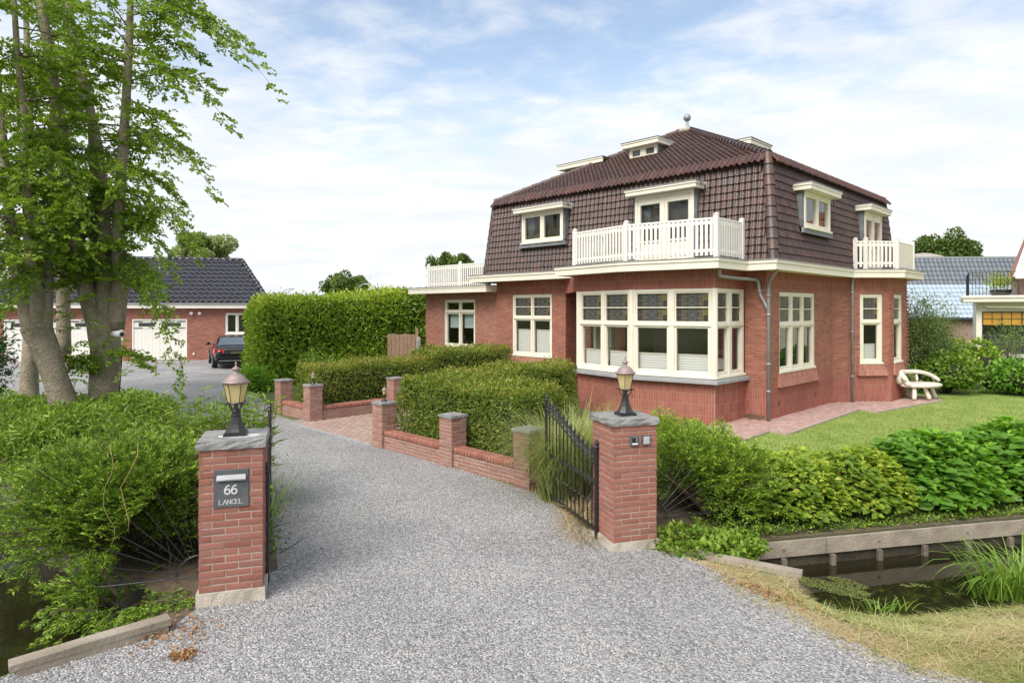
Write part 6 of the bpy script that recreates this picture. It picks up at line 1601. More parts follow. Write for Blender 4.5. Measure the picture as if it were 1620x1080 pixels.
# dense dark inside of the big bushes
for nm, c, r in (('twig_thicket', (-3.6, 6.72, .28), (.95, .45, .55)), ('twig_thicket', (2.62, 8.35, .5), (.55, .55, .5))):
    t = empty(nm, (c[0], c[1], 0), 0, 'dark bare inner twigs of the yew bush by the '+('water' if c[0] < 0 else 'intercom pier'), 'bush'); q = MB(); rr = random.Random(9)
    for k in range(420):
        a = Vector((rr.gauss(0, .45)*r[0], rr.gauss(0, .5)*r[1], rr.uniform(-.1, .75)*r[2]*1.6)); d = Vector((rr.gauss(0, 1), rr.gauss(0, 1), rr.gauss(.3, .7))).normalized()*rr.uniform(.15, .5)
        q.tube([a, a+d*.5+Vector((rr.gauss(0, .03), rr.gauss(0, .03), .02)), a+d], [.007, .005, .002], 3)
    o = q.build('twigs', M['core'], t); o['kind'] = 'stuff'
    n = 2600; p_ = RNG.normal(size=(n, 3))*np.array(r)*.55+np.array([0, 0, .25]); p_ = p_[p_[:, 2] > -.05]; n = len(p_); leaf_obj('dry_needles', p_, rnd_dir(n), rnd_dir(n), .05, .014, M['core'], RNG.random(n), t, kind='stuff')
# low leafy creeper beside the wing board
dome_bush('ground_ivy', 'small leafy creeper at the foot of the intercom pier by the water', 'plant', None, (2.12, 6.95, .0), (.62, .30, .24), 1500, 'shrub', .07, .045, seed=8, tone0=.5, inner=False, lobes=9)
dome_bush('ground_ivy', 'low yew seedling right at the foot of the intercom pier', 'plant', None, (1.78, 7.02, .05), (.2, .15, .2), 500, 'yew', .05, .02, seed=9, inner=False, lobes=5)

# ---- hydrangeas along the bank: big leaves, the nearest of them single parts ------------------------------------------------
def big_leaf_mesh(m, seed):
    """an ovate leaf, folded along the midrib and curling at the tip"""
    q = MB(); prof = [(0, .04), (.18, .36), (.42, .5), (.68, .38), (.88, .15), (1, .0)]; vs = []; fs = []
    for y, w in prof: vs += [(-w*.62, y, .13*w-.18*y*y), (0, y, -.18*y*y), (w*.62, y, .13*w-.18*y*y)]
    for k in range(len(prof)-1): fs += [(3*k, 3*k+1, 3*k+4, 3*k+3), (3*k+1, 3*k+2, 3*k+5, 3*k+4)]
    q.add(vs, fs, 0, 0.); return q.mesh('leaf', M[m], smooth=True)
_leafm = {}
def hydrangea(label, c, r, n, m, seed, size=.13, single=260, group='hydrangeas along the bank', tone0=.35, tip=.35, flowers=0):
    t = empty('hydrangea', (c[0], c[1], 0), 0, label, 'shrub', group); rr = np.random.default_rng(seed)
    d = rnd_dir(n); d[:, 2] = np.abs(d[:, 2])*1.1-.12; d = unit(d); dep = rr.random(n)**1.5*.34
    sh = 1+.14*vnoise(d*2.6, 1.7, seed)+.07*vnoise(d*6, 1.6, seed+3)
    p = d*np.array(r)*((1-dep)*sh)[:, None]+np.array([0, 0, c[2]])
    k = p[:, 2] > .03; p, d, dep = p[k], d[k], dep[k]; n = len(p)
    a = rr.random(n)*6.283; out = unit(np.stack([np.cos(a), np.sin(a), np.zeros(n)], 1)+d*.75+np.array([0, 0, -.1]))
    nr = unit(d*.55+np.array([0, 0, .75])+rnd_dir(n)*.38); sz = size*(.55+.75*rr.random(n))
    # the nearest outer leaves one by one
    cam_d = np.linalg.norm(p+np.array([c[0], c[1], -CAMZ]), axis=1)+dep*8-sz*6; near = np.argsort(cam_d)[:single]; mask = np.ones(n, bool); mask[near] = False
    if m not in _leafm: _leafm[m] = [big_leaf_mesh(m, k) for k in range(1)]
    for i in near:
        y = Vector(out[i]); z = Vector(nr[i]); x = y.cross(z).normalized(); z = x.cross(y); s = sz[i]*1.05
        link('leaf', _leafm[m][0], t, Matrix(((x.x*s, y.x*s, z.x*s, p[i, 0]), (x.y*s, y.y*s, z.y*s, p[i, 1]), (x.z*s, y.z*s, z.z*s, p[i, 2]), (0, 0, 0, 1))))
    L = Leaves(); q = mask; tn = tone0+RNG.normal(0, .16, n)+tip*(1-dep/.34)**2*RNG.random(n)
    L.add(p[q], out[q], nr[q], sz[q]*1.05, sz[q]*.62, tn[q]); o = L.build('foliage', m, t); o['kind'] = 'stuff'
    st = MB()
    for k in range(34):
        v = d[rr.integers(n)]*np.array(r)*.9; b = v*.25; st.tube([(b[0], b[1], -.02), (v[0]*.6, v[1]*.6, c[2]+v[2]*.55), (v[0], v[1], c[2]+v[2])], [.010, .008, .004], 4)
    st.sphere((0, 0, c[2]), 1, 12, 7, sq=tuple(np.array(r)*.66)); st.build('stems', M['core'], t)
    if flowers:
        f = MB()
        for k in range(flowers):
            v = d[rr.integers(n)]
            if v[2] < .3: continue
            v = v*np.array(r)*1.02; f.sphere((v[0], v[1], c[2]+v[2]), .03, 6, 4, sq=(1, 1, .5))
        tag(f.build('flower_buds', M['hydrangea_yellow'], t), kind='stuff')
    return t
hydrangea('yellowing hydrangea next to the yew bush, left one on the bank', (3.45, 8.0, .20), (.70, .52, .62), 3000, 'hydrangea_yellow', 11, .085, tone0=.42, flowers=14)
hydrangea('yellowing loose hydrangea above the boarding, middle of the bank', (4.40, 8.28, .20), (.74, .55, .60), 3000, 'hydrangea_yellow', 12, .09, tone0=.46, flowers=18)
hydrangea('broad leaved bright green hydrangea right of the yellowing ones', (5.60, 8.62, .22), (.88, .62, .70), 3200, 'hydrangea', 13, .135)
hydrangea('broad leaved bright green hydrangea at the right edge of the photo', (7.05, 9.0, .22), (1.0, .66, .76), 3400, 'hydrangea', 14, .135, tone0=.4)
hydrangea('broad leaved hydrangea just outside the right edge on the bank', (8.6, 9.9, .22), (.95, .66, .72), 1500, 'hydrangea', 15, .135, single=60)
hydrangea('pale yellow green hydrangea behind the others near the lawn', (3.3, 9.0, .12), (.95, .60, .50), 2800, 'hydrangea_yellow', 16, .085, tone0=.42, single=150)
dome_bush('pink_rhododendron', 'small dark leaved plant with pale flowers at the foot of the bay', 'plant', None, (3.45, 12.2, .05), (.30, .28, .42), 800, 'shrub', .09, .035, seed=21, tone0=.15, tip=.3)
fl = empty('pale_blossom', (3.35, 12.05, 0), 0, 'pale pink blossoms on the plant at the foot of the bay', 'flowers'); q = MB()
for k in range(16): q.sphere((random.uniform(-.2, .2), random.uniform(-.2, .1), random.uniform(.2, .45)), .028, 6, 4, sq=(1, 1, .7))
tag(q.build('petals', M['flower'], fl), kind='stuff')
# small cover plants between boarding and hydrangeas
n = 7000; x = 2.2+RNG.random(n)**1.2*9; y = 7.12+(x-2.15)*.2265+RNG.random(n)**1.6*.8; z = .01+RNG.random(n)*.10*(1-(x > 4)*.5)
leaf_obj('ground_cover', np.stack([x, y, z], 1), rnd_dir(n)+np.array([0, 0, .3]), np.tile([[0, 0, 1.]], (n, 1))+rnd_dir(n)*.6, .03+.03*RNG.random(n), .022, M['shrub'], np.clip(.5+RNG.normal(0, .25, n), 0, 1), None, kind='stuff')

# ---- grasses ------------------------------------------------------------------------------------------------------------
def tuft(name, label, cat, c, n, h, w, m, spread, lean, droop, seed, group=None, kind=None, tone=(.5, .2), z=0., parts=0):
    t = empty(name, (c[0], c[1], z), 0, label, cat, group) if label else None
    rr = np.random.default_rng(seed); a = rr.random(n)*6.283; rad = rr.random(n)**.7
    pos = np.stack([np.cos(a)*rad*spread[0], np.sin(a)*rad*spread[1], np.zeros(n)], 1)
    if t is None: pos += np.array([c[0], c[1], z])
    le = lean*(.25+.9*rr.random(n)); b = a+rr.normal(0, .7, n)
    d = np.stack([np.cos(b)*le, np.sin(b)*le, np.ones(n)], 1); d = unit(d)
    ln = h*(.55+.6*rr.random(n)); v, f = blade_strip(pos, d, ln, w*(.6+.7*rr.random(n)), droop*(.4+.9*rr.random(n)), 5)
    o = link(name if t is None else 'blades', np_mesh('blades', v, f, M[m], np.repeat(np.clip(rr.normal(tone[0], tone[1], n), 0, 1), 5)), t)
    o['kind'] = kind or 'stuff'
    return t or o
tuft('fountain_grass', 'tall pale fountain grass arching behind the open iron gate', 'grass clump', (.78, 9.05), 1500, 1.62, .011, 'pale_blade', (.34, .36), .36, .55, 31, tone=(.35, .25))
tuft('fountain_grass', 'straw coloured fountain grass arching behind the intercom pier', 'grass clump', (1.25, 9.75), 1400, 1.55, .010, 'pale_blade', (.5, .4), .55, .70, 32, tone=(.6, .22))
tuft('fountain_grass', 'pale green grass between the gate leaf and the yew hedge', 'grass clump', (.62, 8.75), 400, 1.0, .011, 'pale_blade', (.22, .22), .35, .55, 33, tone=(.3, .2))
tuft('straw_litter', None, None, (.85, 7.75), 420, .34, .007, 'straw', (.20, .75), 1.4, .9, 34, tone=(.5, .3))
tuft('reeds', 'clump of bright green reeds standing in the ditch at the right edge', 'reeds', (5.15, 6.45), 260, .80, .022, 'blade', (.48, .15), .38, .75, 35, tone=(.55, .22), z=-.30)
tuft('reed_shoot', 'few thin reed shoots in the water below the boarding', 'reeds', (2.72, 6.72), 12, .35, .012, 'blade', (.06, .05), .3, .4, 36, z=-.32)
tuft('reed_shoot', 'small weeds at the water edge left of the reeds', 'reeds', (3.5, 6.12), 45, .18, .012, 'blade', (.4, .07), .8, .5, 37, z=-.28)
# hay and cut grass on the verge
def hay(n, poly, seed, hmax=.05):
    rr = np.random.default_rng(seed); X = rr.random(n*3)*5.5+2.0; Y = rr.random(n*3)*4.4+2.6; P = np.stack([X, Y], 1); k = pin_np(P, poly); P = P[k][:n]; n = len(P)
    thick = np.clip(vnoise(np.stack([P[:, 0], P[:, 1], P[:, 0]*0], 1), 2.2, 3)*.5+.6, .05, 1.2)
    edge = np.clip((P[:, 0]-1.55-.6*np.abs(P[:, 1]-5.2)**1.1*0-(6.6-P[:, 1])*.45)/1.25, 0, 1)
    keep = rr.random(n) < edge*.95+.05; P, thick, edge = P[keep], thick[keep], edge[keep]; n = len(P)
    a = rr.random(n)*6.283; d = np.stack([np.cos(a), np.sin(a), rr.normal(.12, .22, n)], 1)
    pos = np.stack([P[:, 0], P[:, 1], .012+rr.random(n)*hmax*thick*2*edge], 1)
    v, f = blade_strip(pos, unit(d), .08+.18*rr.random(n), .003+.003*rr.random(n), rr.random(n)*.5, 3)
    tn = np.clip(.38+.24*rr.normal(size=n)+.40*vnoise(np.stack([P[:, 0], P[:, 1], P[:, 0]*0], 1), 1.5, 9)-(.25*(P[:, 1] < 4.6)), 0, .97)
    tn = np.where(edge < .55, np.clip(tn+.3, .55, .93), tn)
    tag(link('cut_grass', np_mesh('cut_grass', v, f, M['hay'], np.repeat(tn, 3))), kind='stuff')
hay(34000, verge, 51)
n = 9000; u = RNG.random(n)**1.2*5.6+.15; v_ = RNG.random(n)**.8*.93; p = bank_pt(u, v_); a = RNG.random(n)*6.283; p[:, 2] += RNG.random(n)*.05*(1-.6*v_)
v, f = blade_strip(p, unit(np.stack([np.cos(a), np.sin(a)+.25, RNG.normal(.1, .25, n)-.25*v_], 1)), .08+.15*RNG.random(n), .005+.004*RNG.random(n), RNG.random(n)*.5, 3)
tag(link('bank_hay', np_mesh('bank_hay', v, f, M['hay'], np.repeat(np.clip(.35+RNG.normal(0, .2, n)+.25*vnoise(p, 1.5, 9)-.2*v_+np.clip(1.4-u, 0, 1)*.5, 0, .95), 3))), kind='stuff')
n = 4200; gx = 2.7+RNG.random(n)*4.5; gy = 2.9+RNG.random(n)*3.6; P = np.stack([gx, gy], 1); P = P[pin_np(P, verge) & (vnoise(np.stack([gx, gy, gx*0], 1), 2.1, 21) > .12)]; n = len(P)
v, f = blade_strip(np.stack([P[:, 0], P[:, 1], np.full(n, .01)], 1), unit(rnd_dir(n)*.5+np.array([0, 0, 1])), .06+.09*RNG.random(n), .006, .5*RNG.random(n), 3)
tag(link('verge_grass', np_mesh('verge_grass', v, f, M['blade'], np.repeat(np.clip(RNG.normal(.4, .2, n), 0, 1), 3))), kind='stuff')
# lawn blades (too many to count)
n = 52000; Y = 8.6+RNG.random(n)**1.5*11; X = 3.2+RNG.random(n)*(Y*.80-2.0); P = np.stack([X, Y], 1); pw = [tuple((HW(*p)).to_2d()) for p in path_poly]; P = P[pin_np(P, lawn) & ~pin_np(P, pw)]; n = len(P)
v, f = blade_strip(np.stack([P[:, 0], P[:, 1], np.full(n, .003)], 1), unit(rnd_dir(n)*.6+np.array([0, 0, 1])), .03+.035*RNG.random(n), .006+.006*RNG.random(n), .3*RNG.random(n), 2)
M['lawn_blade'] = leafmat('lawn blades', [(0, (.14, .23, .035)), (.5, (.21, .30, .05)), (1, (.33, .38, .10))], .35)
tag(link('lawn_grass', np_mesh('lawn_grass', v, f, M['lawn_blade'], np.repeat(np.clip(RNG.normal(.5, .22, n)+.25*vnoise(np.stack([P[:, 0], P[:, 1], P[:, 0]*0], 1), 1.1, 4), 0, 1), 2))), kind='stuff')
# pond weed floating in the ditch
n = 15000; a = RNG.random(n); X = 2.6+a**1.3*2.6; Y = 6.2+(X-2.5)*.05+RNG.random(n)*.95; k = (vnoise(np.stack([X, Y, X*0], 1), 4.2, 2)+.5*vnoise(np.stack([X, Y, X*0], 1), 9, 4) > .12+.20*(X-2.6)) & pin_np(np.stack([X, Y], 1), right_ditch); X, Y = X[k], Y[k]; n = len(X)
fl_ = rnd_dir(n); fl_[:, 2] *= .02
leaf_obj('pond_weed', np.stack([X, Y, np.full(n, WATER_Z+.004)+RNG.random(n)*.004], 1), fl_, np.tile([[0, 0, 1.]], (n, 1)), .014+.016*RNG.random(n), .014, M['weed'], RNG.random(n), None, kind='stuff')
# dead leaves and straw at the gravel edges
n = 420; X = np.concatenate([RNG.normal(2.35, .16, 170), RNG.normal(-2.75, .22, 150), RNG.normal(-2.47, .05, 100)]); Y = np.concatenate([6.2-(X[:170]-2.0)*1.1+RNG.normal(0, .09, 170), RNG.normal(5.12, .14, 150), RNG.normal(4.78, .04, 100)])
M['dead'] = leafmat('dead leaves', [(0, (.30, .12, .04)), (.5, (.38, .20, .08)), (1, (.42, .31, .14))], .15, .8)
fl_ = rnd_dir(n); fl_[:, 2] *= .25
leaf_obj('dead_leaves', np.stack([X, Y, .02+RNG.random(n)*.02], 1), fl_, np.tile([[0, 0, 1.]], (n, 1))+rnd_dir(n)*.4, .035+.03*RNG.random(n), .018, M['dead'], RNG.random(n), None, kind='stuff')

# leafy stems behind the left pier
def stem_clump(name, label, c, n, h, spread, seed, m='shrub', lean=.35, nl=13, ll=.17, lw=.022, tone0=.55):
    t = empty(name, (c[0], c[1], 0), 0, label, 'plant'); rr = np.random.default_rng(seed); a = rr.random(n)*6.283; rad = rr.random(n)**.6
    P = np.stack([np.cos(a)*rad*spread[0], np.sin(a)*rad*spread[1], np.zeros(n)], 1); b = a+rr.normal(0, .6, n); le = lean*rr.random(n)
    H = h*(.6+.5*rr.random(n)); Q = P+np.stack([np.cos(b)*le*H, np.sin(b)*le*H, H], 1)
    s = np.linspace(.25, 1, nl)[None]+rr.normal(0, .02, (n, nl)); p = P[:, None]+(Q-P)[:, None]*s[..., None]
    ph = rr.random((n, nl))*6.283; d = np.stack([np.cos(ph), np.sin(ph), .25+.5*rr.random((n, nl))], -1)
    L = Leaves(); N = n*nl; sz = .6+.8*rr.random(N); L.add(p.reshape(-1, 3), d.reshape(-1, 3), np.tile([[0, 0, 1.]], (N, 1))+rnd_dir(N)*.3, ll*sz, lw*sz, np.clip(rr.normal(tone0, .2, N), 0, 1)); L.build('foliage', m, t)
    q = MB()
    for k in range(n): q.tube([tuple(P[k]), tuple(Q[k])], [.006, .002], 4)
    q.build('stems', M['twig'], t); return t
stem_clump('bamboo', 'bright slender leaved bamboo right behind the lantern pier', (-3.75, 8.2), 190, 1.4, (.6, .6), 61, lean=.22)
stem_clump('bamboo', 'slender leaved bamboo between the lantern pier and the tree trunks', (-4.9, 9.2), 170, 1.2, (.9, .6), 62, tone0=.42)
tuft('bank_grass', 'long pale grass blades behind the yew bush on the left bank', 'grass clump', (-3.75, 8.1), 300, 1.25, .010, 'pale_blade', (.8, .4), .5, .6, 63, tone=(.3, .25))
tuft('bank_grass', 'tall arching grass on the gravel edge behind the open gate leaf', 'grass clump', (-3.05, 7.5), 70, 1.0, .012, 'blade', (.25, .3), .45, .7, 64, tone=(.6, .2))
# undergrowth on the left bank
n = 26000; tt = RNG.random(n); X = -4.4-tt*9+RNG.normal(0, .7, n); Y = 8.2+tt*9+RNG.normal(0, 1.0, n)+RNG.random(n)*1.5*tt
P = np.stack([X, Y], 1); k = ~pin_np(P, drive) & ~pin_np(P, left_ditch); P = P[k]; n = len(P); z = (.05+.5*np.clip(vnoise(np.stack([P[:, 0], P[:, 1], P[:, 0]*0], 1), 1.2, 6)+.35, 0, 1.2))*RNG.random(n)
leaf_obj('undergrowth', np.stack([P[:, 0], P[:, 1], z], 1), rnd_dir(n)+np.array([0, 0, .2]), np.tile([[0, 0, 1.]], (n, 1))+rnd_dir(n)*.6, .08+.10*RNG.random(n), .035+.03*RNG.random(n), M['shrub'], np.clip(.45+RNG.normal(0, .2, n)+.25*vnoise(np.stack([P[:, 0], P[:, 1], z], 1), .9, 8), 0, 1), None, kind='stuff')
dome_bush('fern_bush', 'fresh green low bush at the foot of the right beech trunk', 'bush', None, (-8.1, 13.3, .3), (1.1, .7, .6), 3600, 'shrub', .11, .045, seed=71, tone0=.5, inner=False)
dome_bush('fern_bush', 'loose green bush on the bank in front of the left beech trunk', 'bush', None, (-7.9, 11.3, .2), (1.2, .7, .6), 4200, 'shrub', .10, .035, seed=72, tone0=.5, inner=False)
dome_bush('dark_evergreen', 'dark blue green evergreen bush at the left edge in front of the trunks', 'bush', None, (-10.35, 11.6, 1.5), (.95, .9, 1.45), 5000, 'bluegreen', .11, .035, seed=73, tone0=.35, lobes=22)
dome_bush('garden_shrub', 'small fresh shrub growing in front of the laurel hedge', 'bush', None, (-5.6, 19.0, .5), (.75, .6, .95), 1900, 'shrub', .14, .05, seed=74, tone0=.5)
dome_bush('hedge_foot_plant', 'broad leaved plant at the near foot of the laurel hedge', 'plant', None, (-8.25, 20.4, .15), (.7, .4, .55), 800, 'hydrangea', .22, .06, seed=75, tone0=.55, inner=False)
# right background shrubs
dome_bush('tall_shrub', 'tall loose feathery shrub at the right corner of the house', 'bush', None, (13.2, 20.5, 1.3), (1.15, .9, 1.55), 9000, 'willow', .12, .022, seed=81, tone0=.25, tip=.5, lobes=24, inner=False, bump=.3)
dome_bush('tall_shrub', 'dark rounded shrub behind the white bench', 'bush', None, (13.6, 20.0, .45), (.95, .8, .85), 3600, 'shrub', .13, .08, seed=82, tone0=.30)
dome_bush('tall_shrub', 'yellow green rounded shrub in front of the cream veranda', 'bush', None, (15.1, 21.3, .7), (1.0, .8, .95), 3200, 'laurel', .13, .07, seed=83, tone0=.5)
for k, (x, y, r) in enumerate(((15.4, 19.6, 1.0), (17.0, 20.6, 1.1), (18.8, 21.4, 1.2))):
    dome_bush('border_hydrangea', ('leafy hydrangea in the border behind the lawn, next to the bench', 'leafy hydrangea in the border behind the lawn, at the right edge', 'leafy hydrangea in the border outside the right edge')[k], 'bush', 'border shrubs behind the lawn', (x, y, .25), (r, .7, .75), 2600, 'hydrangea', .13, .08, seed=84+k, tone0=.2)
dome_bush('young_willow', 'wispy pale shrub in front of the amber glazed veranda', 'bush', None, (18.0, 23.2, 1.0), (1.0, .8, 1.2), 1300, 'willow', .12, .020, seed=88, tone0=.55, inner=False, lobes=16, bump=.35)

# ---- trees --------------------------------------------------------------------------------------------------------------
def branch(mb, pts, rad, seg=9, wob=.05): mb.tube(pts, rad, seg, wob=wob)
def limb(px, Y, ws, dY=0.):
    """points of a limb read off the photograph at the distance where the tree stands"""
    pts = []; n = len(px)
    for k, (x, y) in enumerate(px): pts.append(at(x, y, Y+dY*k/(n-1)))
    return pts, [w*Y/1010/2 for w in ws]
def smooth_path(pts, rad, sub=3):
    P = [Vector(p) for p in pts]; out, r = [], []
    for i in range(len(P)-1):
        p0, p1, p2, p3 = P[max(i-1, 0)], P[i], P[i+1], P[min(i+2, len(P)-1)]
        for k in range(sub):
            t = k/sub; out.append(.5*((2*p1)+(p2-p0)*t+(2*p0-5*p1+4*p2-p3)*t*t+(3*p1-p0-3*p2+p3)*t**3)); r.append(rad[i]*(1-t)+rad[i+1]*t)
    out.append(P[-1]); r.append(rad[-1]); return out, r
def beech(label, Y, limbs, seed, nspray, spray_len, hand=(), tone0=.48, zmin=3.3, leaf=.088, group='beech trees on the left bank', rightbias=0., ntw=15, twl=.55, nlf=12, side=None):
    base = limb([limbs[0][0][0]], Y, [1], 0) if 0 else None
    b0 = at(limbs[0][0][0][0], limbs[0][0][0][1], Y)
    t = empty('beech_tree', (b0.x, b0.y, 0), 0, label, 'tree', group); off = Vector((b0.x, b0.y, 0)); rr = np.random.default_rng(seed)
    q = MB(); paths = []
    for k, (px, ws, dY) in enumerate(limbs):
        pts, rad = limb(px, Y, ws, dY); pts = [p-off for p in pts]
        if k == 0: pts[0].z = -.15
        pts, rad = smooth_path(pts, rad); branch(q, pts, rad, 12 if k == 0 else 9, .05 if k == 0 else .03); paths.append((pts, rad))
    q.build('trunk', M['bark'], t, smooth=True)
    # sprays start on the limbs and reach outwards, nearly level, drooping at the tips
    S, E = [], []
    up = [(p, r) for pts, rad in paths[1:] for p, r in zip(pts, rad) if p.z > zmin-1.0]
    while len(S) < nspray:
        p, r = up[rr.integers(len(up))]; a = rr.random()*6.283; ln = spray_len*(.45+.75*rr.random())
        d = Vector((math.cos(a)+rightbias, math.sin(a)*.85+.3, rr.normal(.12, .22))).normalized(); e = p+d*ln
        if e.z < zmin or (side is not None and not side(e+off)): continue
        S.append(p); E.append(e)
    for (p0, p1) in hand:
        S.append(at(*p0)-off); E.append(at(*p1)-off)
    S, E = np.array(S), np.array(E); L = Leaves()
    nh = len(hand); m_ = len(S)-nh
    sprays(L, S[:m_], E[:m_], .10, ntw, twl, nlf, leaf, leaf*.72, tone0, .30, flat=.32, start=.38, jit=.95, droop=.14)
    if nh:
        for k in range(2): sprays(L, S[m_:], E[m_:], .16, 24, .55, 12, leaf, leaf*.66, tone0-.05, .25, flat=.22, start=.12, jit=.95, droop=.24)
    L.build('crown', 'beech_leaf', t)
    tw = MB()
    for s, e in zip(S, E):
        s, e = Vector(s), Vector(e); ln = (e-s).length; sg, dp = (.10, .14) if ln < 2.6 else (.16, .24)
        tw.tube([s+(e-s)*u+Vector((0, 0, ln*(sg*2*u*(1-u)-dp*u**3))) for u in (0, .25, .5, .75, .95)], [.022, .016, .011, .007, .003], 4)
    tw.build('branches', M['bark_dark'], t); return t
left_side = lambda e: (e.x/e.y*1010+810) < 250+ (e.z-2.6)*4
beech('big beech with several stems carrying a white camera, right of the two', 15.5,
      [([(165, 664), (163, 640), (166, 600), (166, 550), (164, 505)], [53, 45, 43, 41, 48], 0),
       ([(155, 520), (140, 470), (126, 420), (118, 360), (112, 300), (96, 200), (78, 90), (66, 0), (55, -120)], [29, 26, 24, 21, 19, 17, 15, 13, 8], -.6),
       ([(168, 520), (166, 450), (165, 380), (163, 320), (155, 233), (130, 120), (113, 40), (104, -60), (98, -160)], [29, 26, 21, 17, 15, 13, 11, 9, 5], .4),
       ([(182, 520), (190, 450), (187, 390), (190, 300), (197, 200), (203, 100), (206, 20), (210, -90)], [28, 24, 21, 17, 14, 12, 10, 6], 0),
       ([(150, 500), (148, 420), (150, 340), (146, 260), (140, 160)], [17, 14, 12, 9, 6], 1.0)],
      101, 150, 1.8, side=left_side,
      hand=[((206, 20, 15.5), (438, 78, 14.6)), ((206, 25, 15.5), (395, 30, 15.2)), ((203, 100, 15.5), (372, 160, 14.8)), ((200, 130, 15.5), (345, 110, 15.6)), ((197, 200, 15.5), (345, 268, 14.8)), ((195, 215, 15.5), (300, 225, 15.8)), ((190, 300, 15.5), (316, 350, 14.6)), ((190, 300, 15.5), (312, 372, 15.2)),
            ((190, 330, 15.5), (270, 395, 15.0)), ((205, 60, 15.5), (320, 75, 16)), ((206, -30, 15.5), (330, 5, 15)), ((206, -60, 15.5), (300, -40, 15)), ((198, 180, 15.5), (285, 185, 15)), ((188, 380, 15.5), (240, 330, 15.5)), ((206, -10, 15.5), (385, 52, 15.3)), ((204, 80, 15.5), (285, 120, 14.7)), ((206, 10, 15.5), (300, 40, 14.5)), ((205, -40, 15.5), (345, 40, 16)), ((200, 150, 15.5), (265, 240, 14.6)), ((192, 260, 15.5), (285, 300, 16)), ((66, 0, 14.9), (130, 60, 13.8)), ((96, 200, 15), (30, 260, 13.6)), ((155, 233, 15.6), (110, 300, 14.2)), ((170, 560, 15.4), (232, 560, 14.8)), ((150, 600, 15.3), (120, 560, 14.8)), ((190, 400, 15.5), (265, 480, 14.9)), ((190, 390, 15.5), (288, 560, 14.9))])
beech('big beech with a knothole and forked stems, left of the two', 14.6,
      [([(110, 676), (100, 640), (86, 590), (66, 540), (58, 515)], [46, 38, 36, 38, 46], 0),
       ([(52, 525), (38, 470), (26, 420), (16, 350), (6, 240), (-6, 100), (-14, -40)], [29, 22, 19, 15, 13, 10, 7], .3),
       ([(62, 520), (58, 460), (48, 410), (44, 330), (40, 200), (28, 90), (20, -40)], [24, 19, 16, 14, 11, 9, 6], -.3),
       ([(72, 525), (74, 470), (78, 420), (84, 330), (80, 230), (88, 110)], [21, 17, 15, 12, 9, 6], .8)],
      102, 115, 1.7, side=left_side, hand=[((40, 200, 14.6), (150, 330, 13.6)), ((60, 420, 14.6), (10, 470, 13.6))])
beech('slimmer dark stemmed beech behind the two big ones', 18.2,
      [([(48, 632), (46, 600), (48, 560), (50, 500)], [29, 24, 22, 21], 0), ([(50, 510), (52, 400), (50, 260), (44, 120), (40, -40)], [19, 15, 12, 9, 7], .4), ([(102, 560), (100, 470), (102, 400), (100, 300), (92, 160)], [21, 19, 15, 12, 7], 0)],
      103, 85, 2.2, side=left_side, ntw=13, nlf=9, leaf=.10)
beech('beech at the far left edge with hanging leaves over the dark bush', 13.2,
      [([(-70, 720), (-72, 640), (-74, 560)], [38, 33, 31], 0), ([(-74, 570), (-70, 400), (-60, 240), (-52, 60), (-50, -80)], [28, 21, 15, 11, 7], 0)],
      104, 60, 1.8, side=left_side, ntw=13, nlf=9)
# epicormic twigs on the right trunk
t = empty('trunk_shoots', (-9.9, 15.1, 0), 0, 'leafy side shoots sprouting from the right beech trunk', 'plant'); L = Leaves(); n = 34
P = np.stack([RNG.normal(0, .35, n), RNG.normal(0, .1, n), .4+RNG.random(n)*3.2], 1); a = RNG.random(n)*6.283; Q = P+np.stack([np.cos(a)*.6, -np.abs(np.sin(a))*.45, RNG.normal(0, .15, n)], 1); sprays(L, P, Q, .1, 7, .22, 6, .075, .045, .5, .3, droop=.15); L.build('foliage', 'beech_leaf', t)
# security camera on the trunk
P = at(190, 528, 15.05); cc = empty('security_camera', tuple(P), 0, 'small white security camera fixed to the right beech trunk', 'camera')
q = MB(); q.tube([(-.16, .06, -.01), (.07, -.06, .0)], [.085, .085], 12); q.sphere((-.16, .06, -.01), .083, 10, 6); q.build('housing', M['camera_white'], cc, smooth=True)
q = MB(); q.sphere((.085, -.07, 0), .05, 10, 6); q.build('lens', M['black'], cc, smooth=True); q = MB(); q.tube([(0, .0, -.08), (-.02, .1, -.2), (-.04, .14, -.45)], .018, 6); q.build('bracket', M['camera_white'], cc)
q = MB(); q.tube([(-.03, .14, -.4), (-.10, .16, -1.2), (-.16, .17, -2.3)], .012, 6); q.build('cable', M['black'], cc)

